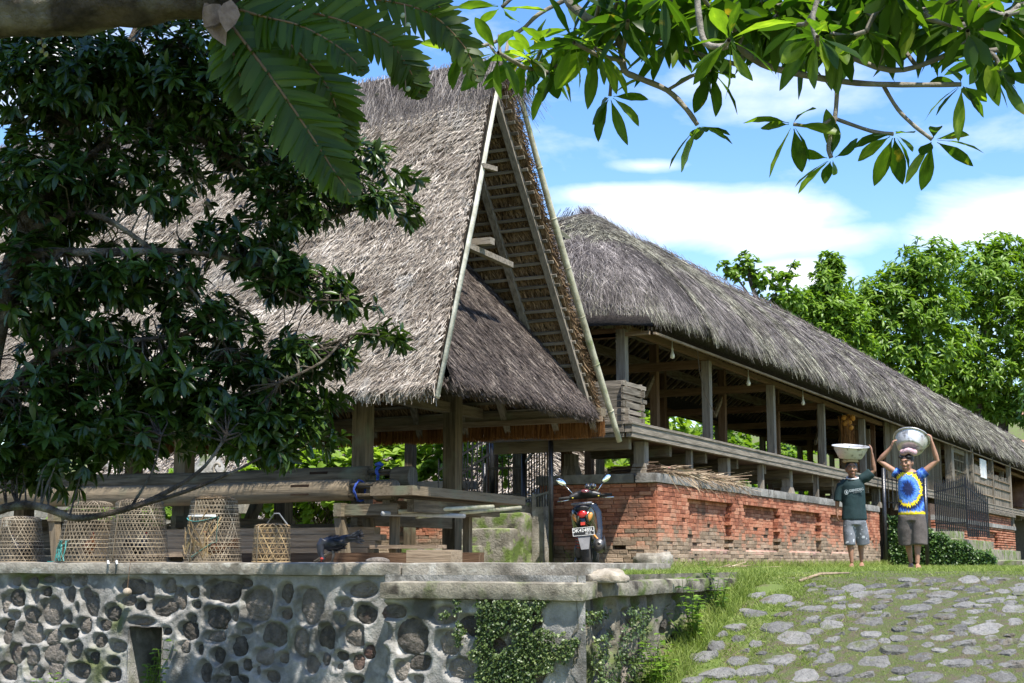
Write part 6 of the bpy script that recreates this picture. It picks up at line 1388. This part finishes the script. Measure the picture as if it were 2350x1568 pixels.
# ---- creeper on the wall, weeds, hedge
def creeper(label, nm, cat_, P, N, Lr, m, stemm=None):
    n = len(P); D = N*.5+np.array([0,0,-.4])+rng.normal(size=(n,3))*.7; NN = N+np.array([0,0,.7])+rng.normal(size=(n,3))*.4
    b = Big(); L_ = rng.uniform(*Lr, n); b.add(leaves(P, D, NN, L_, L_*.75, .15, .15)); o = stuff(b.build(nm, m, None, True)); tag(o, label, cat_); return o
n = 26000; u = rng.random(n); v = rng.random(n); vx = 985+370*u; vy = 1362+215*v
cx_, cy_ = (vx-1165)/180, (vy-1475)/120
keep = (cx_**2*1.3+cy_**2*.35 + .95*snoise(np.stack([vx/70, vy/80],1), 2.2, 5) < .50) & (rng.random(n) < .5)
pp = np.array([tuple(on_axis(1, .05, a, c)) for a, c in zip(vx[keep], vy[keep])]); pp[:,1] = .045 - .065*rng.random(len(pp))*(1-.7*np.abs(cx_[keep])).clip(.2,1)
ok = pp[:,2] < -.29; pp = pp[ok]; creeper('dense small leaved creeper hanging over the corner of the stone wall', 'creeper', 'creeper', pp, np.tile([0.,-1,0],(len(pp),1)), (.012,.030), M_lf_vine)
n = 3500; vyy = rng.random(n); P = np.stack([.0*vyy-.04+.05*rng.random(n), .1+1.5*rng.random(n)**1.3, -.36-.75*vyy], 1); keep = snoise(P*3, 2, 6) > -.1
creeper('thin straggling creeper on the side face of the stone wall', 'creeper', 'creeper', P[keep], np.tile([1.,0,0],(keep.sum(),1)), (.014,.034), M_lf_vine)
def weed(label, base, h, ns, spread, Ls, seed, m=M_lf_bright, lean=(0,0)):
    rg = np.random.default_rng(seed); t = thing('weed', label, 'weed', base); b = MB(); LP = []
    for k in range(ns):
        p = np.array(base)+np.array([rg.normal()*.03, rg.normal()*.03, -.02]); d = np.array([rg.normal()*spread+lean[0], rg.normal()*spread+lean[1], 1.]); pts = [p]; hh = h*rg.uniform(.55,1.05); m_ = 7
        for i in range(m_): p = p+nrm(d)*hh/m_; d = d+np.array([rg.normal()*.12, rg.normal()*.12, 0]); pts.append(p)
        b.tube([Vector(q) for q in pts], [.006*(1-.7*i/m_) for i in range(m_+1)], 5, False)
        for i in range(1, m_+1):
            for j in range(4):
                a = rg.random()*6.28; LP.append((pts[i], np.array([math.cos(a), math.sin(a), .15]), np.array([rg.normal()*.2, rg.normal()*.2-.15, 1.]), Ls*rg.uniform(.6,1.2)))
    b.build('stem', m, t, True); P = np.array([q[0] for q in LP]); D = np.array([q[1] for q in LP]); N = np.array([q[2] for q in LP]); L_ = np.array([q[3] for q in LP])
    b = Big(); b.add(leaves(P+nrm(D)*.012, D, N, L_, L_*.66, .2, .12)); stuff(b.build('foliage', m, t, True))
def gz(x, y): return float(gh(x, y))
weed('tall leafy green weed growing on the bank against the side of the wall', (.13,2.05,gz(.13,2.05)), .62, 9, .28, .062, 1)
weed('leafy weed low on the bank in front of the wall corner', (.12,1.15,gz(.12,1.15)), .42, 9, .35, .058, 2)
weed('weed climbing the wall side near its far end', (.10,2.75,gz(.1,2.75)), .42, 6, .3, .05, 3)
weed('green weed growing up in front of the dark drain mouth', (-4.13,.16,-1.22), .60, 8, .16, .055, 4, lean=(-.05,0))
weed('small weed at the foot of the stone wall', (-5.25,.12,-1.27), .34, 5, .3, .055, 5); weed('small weed growing below the creeper', (-2.45,.1,-1.26), .27, 4, .25, .05, 6)
weed('thin weed growing beside the parked scooter', (-3.45,7.35,-.11), .32, 3, .2, .035, 7); weed('sprig of weed rooted on the slab edge', (.02,2.9,-.16), .22, 3, .4, .035, 8)
weed('low weed by the foot of the wall corner', (-.35,-.18,-1.3), .38, 6, .35, .055, 9)
# branch lying on the grass, bundles of dried leaves on the plinth
tag(MB().tube([(.62,3.55,gz(.62,3.55)+.02),(.75,3.8,gz(.75,3.8)+.03),(.92,4.2,gz(.92,4.2)+.03)], [.016,.014,.008], 7).build('fallen_stick', MT['tan_y'], None, True), 'pale fallen stick lying on the grassy bank', 'stick')
M_dry = mat('dried_leaf_stalks', (.15,.10,.06), (.42,.32,.21), scale=4, island=.9, ramp=(.2,.85), rough=.8, bump=0, c3=(.54,.45,.32), detail=3); M_dryd = mat('dark_dried_stalks', (.045,.028,.018), (.15,.10,.065), scale=4, island=.9, ramp=(.2,.85), rough=.8, bump=0)
def bundle(label, a, b_, r, n, L, m, tie, seed):
    t = thing('dried_bundle', label, 'bundle', (Vector(a)+Vector(b_))/2, 'dried leaf bundles on the brick plinth'); rg = np.random.default_rng(seed); a = np.array(a); b_ = np.array(b_); ax = nrm(b_-a); le = np.linalg.norm(b_-a)
    s = rg.random(n); P = a+(b_-a)*(s*.55)[:,None]+rg.normal(size=(n,3))*r*np.array([1,1,.7]); P[:,2] = np.maximum(P[:,2], 1.135+.01*rg.random(n)); D = ax+rg.normal(size=(n,3))*np.array([.16,.16,.07])
    o = Big(); o.add(strips(P, D, unit(rg,n), rg.uniform(.5,1.3,n)*L, rg.uniform(.008,.022,n), seg=3, curl=-.02*rg.random(n))); stuff(o.build('stalks', m, t))
    if tie is not None: c = a+(b_-a)*.5; MB().tube([tuple(c+np.array([0,(r*1.5)*math.cos(q),(r*1.3)*math.sin(q)+.01])) for q in np.linspace(0,6.28,13)], .008, 5, False).build('tie', tie, t, True)
pinkt = plain('pink_twine', (.55,.10,.20), .6)
bundle('dark dried bundle at the corner of the plinth tied with pink twine', (-3.05,7.72,1.17), (-2.42,7.75,1.17), .035, 420, .38, M_dryd, pinkt, 1)
bundle('pale dried bundle beside the dark one on the plinth', (-2.45,7.7,1.17), (-2.42,8.9,1.17), .042, 380, .48, M_dry, pinkt, 2); bundle('pale dried bundle with leaves hanging over the middle panels', (-2.44,8.6,1.17), (-2.42,9.9,1.17), .045, 420, .5, M_dry, pinkt, 3); bundle('pale dried bundle furthest along the plinth', (-2.43,9.6,1.17), (-2.40,11.2,1.16), .04, 380, .6, M_dry, pinkt, 4)
n = 130; rg = np.random.default_rng(9); P = np.stack([-2.36+.03*rg.random(n), 7.9+3.3*rg.random(n), 1.14+.04*rg.random(n)], 1); o = Big(); o.add(strips(P, np.stack([.5+.4*rg.random(n), rg.normal(size=n)*.6, -.25-.7*rg.random(n)],1), unit(rg,n), rg.uniform(.12,.42,n), rg.uniform(.006,.014,n), seg=4, curl=-.10)); oo = stuff(o.build('hanging_straw', M_dry)); tag(oo, 'loose dry leaf tips hanging over the plinth cap', 'straw')
n = 90; P = np.stack([-2.0+.15*rg.normal(size=n), 9.4+.5*rg.normal(size=n), -.10+.03*rg.random(n)], 1); o = Big(); o.add(strips(P, np.stack([rg.normal(size=n)*.4, 1+0*P[:,0], rg.normal(size=n)*.08],1), unit(rg,n), rg.uniform(.2,.6,n), rg.uniform(.008,.016,n), seg=2)); oo = stuff(o.build('fallen_straw', M_dry)); tag(oo, 'small heap of dry stalks on the grass below the plinth', 'straw')
# ---------------------------------------------------------------- background: steps by the hall, trees, houses
rng = np.random.default_rng(201)
s2 = thing('stone_steps', 'wide mossy stone steps leading up to the far part of the hall', 'steps', (-1, 22.5, -.11))
for k, (x1, z1) in enumerate(((.35,.02),(-.28,.24),(-.86,.46),(-1.52,.70))): rough_box('step', -2.42,x1, 20.9+.02*k,25.6, -.2+k*.002,z1, M_moss, s2, .12, .012, 60+k)
for x, y, z1 in ((-2.26,20.4,1.9),(-1.42,20.5,1.62)): pass
g2 = thing('iron_gate', 'black iron gate standing open beside the wide mossy steps', 'gate', (-1.6, 20.6, -.1))
for (x,y,z0,z1) in ((-2.27,20.42,-.12,1.92),(-1.43,20.42,-.14,1.70)): MB().tube([(x,y,z0),(x+.02,y,z1)], .042, 10).build('post', MT['iron'], g2, True)
bars((-2.20,20.6,0), (-1.50,20.6,0), 8, 1.10, 1.80, 1.60, g2, .02)
bars((-1.40,21.4,0), (-.78,21.4,0), 16, .62, 1.58, 1.72, g2, .028); bars((-.76,21.4,0), (-.42,21.9,0), 10, .50, 1.72, 1.30, g2, .03)
n = 15000; x = -2.25+2.1*rng.random(n); z = -.12+1.05*rng.random(n); keep = (z < .98-(x+2.2)*.42+.12*snoise(np.stack([x,z],1),5,3)); P = np.stack([x, 20.72+.16*rng.random(n), z], 1)[keep]
creeper('dark small leaved creeper covering the side of the wide steps', 'creeper', 'creeper', P, np.tile([.3,-1.,0.2],(len(P),1)), (.03,.07), M_lf_mid)

def big_tree(name, label, ells, nw, per, L, W, m, trunk, bark=M_bark, seed=1, out=1.0, droop=.4, twig=4, tr=.02, group=None, up=.6):
    t = thing(name, label, 'tree', trunk[0][0][0], group); rg = np.random.default_rng(seed); pa = limbs(t, trunk, bark)
    C, A = crown(rg, ells, nw, per, L, W, up=up); wl = [whorl(rg, C[i], A[i], per, L, W, out, droop) for i in range(len(C))]
    P, D, N, L_, W_ = cat(wl); b = Big(); b.add(leaves(P, D, N, L_, W_, .25, .2)); stuff(b.build('crown', m, t, True)); twigs(t, C, pa, bark, tr, twig); return t
def E_(lst, d): 
    out = []
    for (vx,vy,rx,ry,w) in lst: s = d/3264; out.append((np.array(pt(vx,vy,d)), (rx*s, min(rx,ry)*s*1.1, ry*s), w))
    return out
big_tree('broadleaf_tree', 'tall bright green broadleaf tree rising behind the hall roof at its far end', E_([(2250,640,110,95,1.3),(2300,590,60,65,.6),(2330,720,110,110,1.2),(2200,760,130,90,1.3),(2280,850,130,80,1.3),(2180,860,100,60,.8),(2400,650,100,120,1),(2390,840,90,90,.8),(2160,900,90,40,.6),(2250,910,90,40,.6),(2320,935,90,35,.7)], 92), 1850, 11, .55, .17, M_lf_bright, [([pt(2240,1010,92),pt(2245,930,92),pt(2255,840,92),pt(2270,700,92)], .45, .12), ([pt(2300,1000,92),pt(2310,920,92),pt(2330,800,92),pt(2350,700,92)], .35, .1), ([pt(2245,930,92),pt(2215,860,92),pt(2190,780,92)], .2, .08)], seed=3, tr=.03)
big_tree('broadleaf_tree', 'domed bright green tree behind the middle of the hall roof', E_([(2130,600,75,65,.9),(2080,640,70,50,.8),(2000,680,90,50,.9),(2060,730,110,60,1.2),(1960,740,80,50,.8),(2130,700,90,70,1),(2150,800,90,60,.9),(2050,800,80,50,.8),(1990,790,80,50,.7),(2080,860,90,50,.7),(1960,720,90,60,.6)], 86), 1350, 11, .50, .16, M_lf_bright, [([pt(2110,1000,86),pt(2115,880,86),pt(2110,760,86),pt(2120,640,86)], .4, .1)], seed=4, tr=.03)
big_tree('broadleaf_tree', 'pointed bright green tree standing between the domed tree and the sparse tree', E_([(1905,610,28,35,.5),(1900,650,45,40,.7),(1880,700,65,45,.9),(1930,720,60,40,.7),(1850,720,45,30,.5),(1900,760,90,45,1.2),(1830,700,50,35,.5),(1960,800,60,40,.6)], 78), 640, 11, .46, .15, M_lf_bright, [([pt(1905,900,78),pt(1903,780,78),pt(1905,640,78)], .3, .06)], seed=5, tr=.025)
big_tree('sparse_tree', 'sparse round leaved tree with bare twigs against the cloud', E_([(1715,605,32,26,.6),(1760,640,45,28,.7),(1700,630,40,20,.6),(1800,650,40,28,.4),(1820,615,28,22,.18),(1790,690,80,30,1.6),(1660,610,18,12,.15)], 46), 210, 7, .19, .13, M_lf_bright, [([pt(1745,860,46),pt(1745,720,46),pt(1720,640,46),pt(1714,582,46)], .16, .02), ([pt(1745,720,46),pt(1790,660,46),pt(1825,595,46)], .06, .015), ([pt(1745,720,46),pt(1700,650,46),pt(1650,600,46)], .05, .015)], seed=6, twig=1, tr=.012, droop=.15)
for k, (vx, vy, d) in enumerate(((1620,760,60),(2420,930,70))):
    big_tree('broadleaf_tree', ['rounded green tree showing behind the ridge of the hall','green tree beyond the far end of the hall'][k], E_([(vx,vy,90,70,1),(vx+60,vy+70,100,70,1)], d), 300, 10, .45, .16, M_lf_mid, [([pt(vx,1200,d),pt(vx,vy,d)], .3, .1)], seed=30+k)
# greenery seen under the hall's far eave and behind the barn
def shrub(label, ells, nw, L, W, m, seed, cat_='shrub', per=9, droop=.2):
    t = thing('shrub', label, cat_, (float(ells[0][0][0]), float(ells[0][0][1]), -.1)); rg = np.random.default_rng(seed); C, A = crown(rg, ells, nw, per, L, W, up=.9); wl = [whorl(rg, C[i], A[i], per, L, W, .8, droop) for i in range(nw)]
    P, D, N, L_, W_ = cat(wl); b = Big(); b.add(leaves(P, D, N, L_, W_, .2, .12)); stuff(b.build('foliage', m, t, True)); base = np.array([(t.location.x, t.location.y, -.12)]); mb = MB(); rr = random.Random(seed)
    for i in range(0, nw, 5): q = base[0]+np.array([rr.uniform(-1,1),rr.uniform(-.3,.3),0])*.6; mb.tube([tuple(q), tuple((q+C[i])/2+np.array([0,0,.1])), tuple(C[i])], [.012,.008,.004], 5, False)
    mb.build('stem', M_bark, t, True); return t
shrub('bright heart leaved shrub mound seen between the barn posts', [(np.array((-9.4,10.2,1.25)),(1.0,.6,.75),1),(np.array((-8.2,10.3,1.35)),(.9,.6,.75),1),(np.array((-7.3,10.6,1.6)),(.6,.5,.6),.6),(np.array((-10.4,10.2,1.2)),(.8,.5,.6),.6)], 620, .16, .13, M_lf_lime, 11)
shrub('bright shrub growing up beside the background thatch roof', [(np.array((-7.6,11.8,2.0)),(.6,.5,.45),1),(np.array((-6.9,12.0,1.7)),(.4,.4,.4),.5)], 120, .13, .09, M_lf_lime, 12)
for k, (x, y) in enumerate(((-8.6,18.0),(-8.7,23.5),(-8.8,29.5),(-8.7,36))):
    shrub(['bushy green shrub behind the hall near the corner post','bushy green shrub behind the hall beyond the first bay','dark bushy shrub behind the middle of the hall','dark bushy shrub behind the hall near the closed rooms'][k], [(np.array((x,y,1.8)),(.8,2.8,1.7),1),(np.array((x-.4,y+1,3.2)),(.8,2.6,1.2),1.2)], 420, .26, .16, M_lf_lime if k < 2 else M_lf_bright, 20+k)
shrub('green shrub at the left behind the barn posts', [(np.array((-12.5,8.3,.7)),(.9,.5,.6),1),(np.array((-11.2,8.8,.9)),(.8,.4,.6),.8)], 220, .15, .10, M_lf_bright, 15)
# thatched house behind
def thatched_house(label, x0, x1, y0, y1, ze, zr, seed):
    t = thing('thatched_house', label, 'house', ((x0+x1)/2, (y0+y1)/2, -.1)); ym = (y0+y1)/2; rg = np.random.default_rng(seed)
    V = np.array([(x0,y0,ze),(x1,y0,ze),(x1-.8,ym,zr),(x0+.8,ym,zr),(x0,y1,ze),(x1,y1,ze)]); r = MB().add(V, [(0,1,2,3),(5,4,3,2),(1,5,2),(4,0,3),(0,4,5,1)]).build('roof', MT['thatch_base'], t)
    n = 15000; u = rg.random(n); v = rg.random(n); P = V[0]*((1-u)*(1-v))[:,None]+V[1]*(u*(1-v))[:,None]+V[2]*(u*v)[:,None]+V[3]*((1-u)*v)[:,None]; nv = nrm(np.cross(V[1]-V[0], V[3]-V[0])); dn = nrm(V[0]-V[3]+np.array([.8,0,0]))
    b = Big(); b.add(strips(P+nv*.02, dn+rg.normal(size=(n,3))*.25, nv+rg.normal(size=(n,3))*.4, rg.uniform(.12,.3,n), rg.uniform(.015,.03,n), seg=1, lift=.04))
    n = 6000; u = rg.random(n); v = rg.random(n)**.7; e0, e1, ap = V[1], V[5], V[2]; P = (e0*(1-u)[:,None]+e1*u[:,None])*(1-v)[:,None]+ap*v[:,None]; nv = nrm(np.cross(e1-e0, ap-e0)); b.add(strips(P+nv*.02, np.array([.8,0,-1.])+rg.normal(size=(n,3))*.25, nv+rg.normal(size=(n,3))*.4, rg.uniform(.12,.3,n), rg.uniform(.015,.03,n), seg=1, lift=.04))
    stuff(b.build('thatch', MT['thatch'], r)); MB().box(x0+.5,x1-.5,y0+.5,y1-.5,-.2,ze+.1).build('wall', MT['concrete'], t)
    for k in range(4): x = x0+.3+(x1-x0-.6)*k/3; MB().box(x-.06,x+.06,y0+.2,y0+.32,-.12,ze+.15).build('post', MT['wood_z'], t)
    return t
thatched_house('thatched house with pale roof seen beyond the iron gate', -13.8, -7.2, 14.2, 19, .95, 3.2, 3)
thatched_house('second thatched house with pale roof behind the shrub mound', -21, -13.2, 15.5, 20, 1.0, 3.4, 4)
th3 = thatched_house('low thatched house beyond the hall under its far eave', -14.5, -9.8, 21, 26, .7, 2.3, 5)
# grey block wall and guardian stone at the left
bw = thing('block_wall', 'grey concrete block wall behind the barn at the left', 'wall', (-13, 9.5, -.1)); rr = random.Random(5)
for r_ in range(5):
    for c_ in range(12): x = -16+c_*.46+(r_ % 2)*.2; MB().box(x, x+.45, 9.4+rr.uniform(0,.012), 9.6, -.12+r_*.30, .172+r_*.30).build('block', MT['concrete'], bw)
gs = thing('carved_stone', 'lichened carved stone figure with a spiral standing beyond the barn', 'statue', (-9.9, 8.0, -.1))
b = MB(); loft(b, [((-9.9,8,-.12),.38,.3),((-9.9,8,.3),.34,.28),((-9.9,8,.7),.26,.22),((-9.85,8,1.0),.32,.26),((-9.9,8,1.4),.28,.24),((-9.9,8,1.62),.15,.14)], 16); b.ball((-9.5,7.95,1.15),(.2,.16,.22)); b.ball((-10.2,7.95,1.0),(.18,.15,.2)); o = b.build('figure', mat('lichened_stone', (.16,.155,.14), (.36,.355,.33), scale=7, rough=.95, bump=1, bscale=25, geo=True, stain=((.10,.12,.06), 4, .55, .66)), gs, True); remesh(o, .035, 1)
MB().tube([(-9.55+(.02+.012*k)*math.cos(k*.55), 7.78, 1.42+(.02+.012*k)*math.sin(k*.55)) for k in range(16)], .022, 6).build('spiral', MT['concrete'], gs, True)
# tiled houses at the right
tile_m = mat('clay_tile', (.20,.10,.065), (.42,.25,.17), scale=3, rough=.85, bump=.3, geo=True, rnd=.8, ramp=(.2,.8), c3=(.5,.36,.27)); blue_f = plain('blue_fascia', (.10,.22,.36), .6)
tm = MB(); V = []; 
for i in range(5):
    a = -1.2+2.4*i/4
    for s in (0,1): V.append((.5*math.sin(a)/.93, s, .28*math.cos(a)+.06*(1-s)))
tm.add(V, [(2*i,2*i+2,2*i+3,2*i+1) for i in range(4)]); tme = bpy.data.meshes.new('roof_tile'); tme.from_pydata(tm.v, [], tm.f); tme.materials.append(tile_m); tme.update()
def tiled(label, x0, x1, y0, z0, rise, run, nx, ny, wallz, fasc=True):
    t = thing('tiled_house', label, 'house', ((x0+x1)/2, y0+run, wallz)); th = math.atan2(rise, run); tl_ = math.hypot(rise, run)/ny; tw = (x1-x0)/nx
    r = MB().add([(x0,y0,z0-.05),(x1,y0,z0-.05),(x1,y0+run,z0+rise-.05),(x0,y0+run,z0+rise-.05),(x1,y0+2*run,z0-.05),(x0,y0+2*run,z0-.05)], [(0,1,2,3),(3,2,4,5)]).build('roof', tile_m, t)
    for j in range(ny):
        for i in range(nx):
            o = place('roof_tile', tme, r); o.location = (x0+(i+.5)*tw, y0+run*j/ny, z0+rise*j/ny+.03); o.rotation_euler = (th,0,0); o.scale = (tw*1.04, tl_*1.15, tw*.5)
    MB().box(x0+.4,x1-.4,y0+.9,y0+2*run-.6,wallz,z0+.1).build('wall', plain('opening_shade',(.10,.085,.07),.9), t)  # wall colour darkened to paint the shaded opening under the eave
    MB().box(x0-.02,x1+.02,y0-.08,y0-.02,z0-.22,z0-.04).build('fascia', blue_f, t); MB().box(x0-.02,x1+.02,y0-.06,y0+.02,z0-.42,z0-.225).build('eave_board', MT['brown_x'], t)
    for k in range(4): x = x0+.4+(x1-x0-.8)*k/3; MB().box(x-.1,x+.1,y0+.1,y0+.3,wallz,z0-.2).build('post', MT['concrete'], t)
tiled('clay tiled house with blue fascia standing beyond the bamboo screen', -7.0, 1.2, 50, 2.05, 2.9, 3.6, 20, 14, -.11)
p = pt(2330,955,88); tiled('clay tiled house on the hillside under the tall tree', p.x+.4, p.x+9, p.y, p.z, 1.6, 3.0, 16, 6, p.z-3.2)
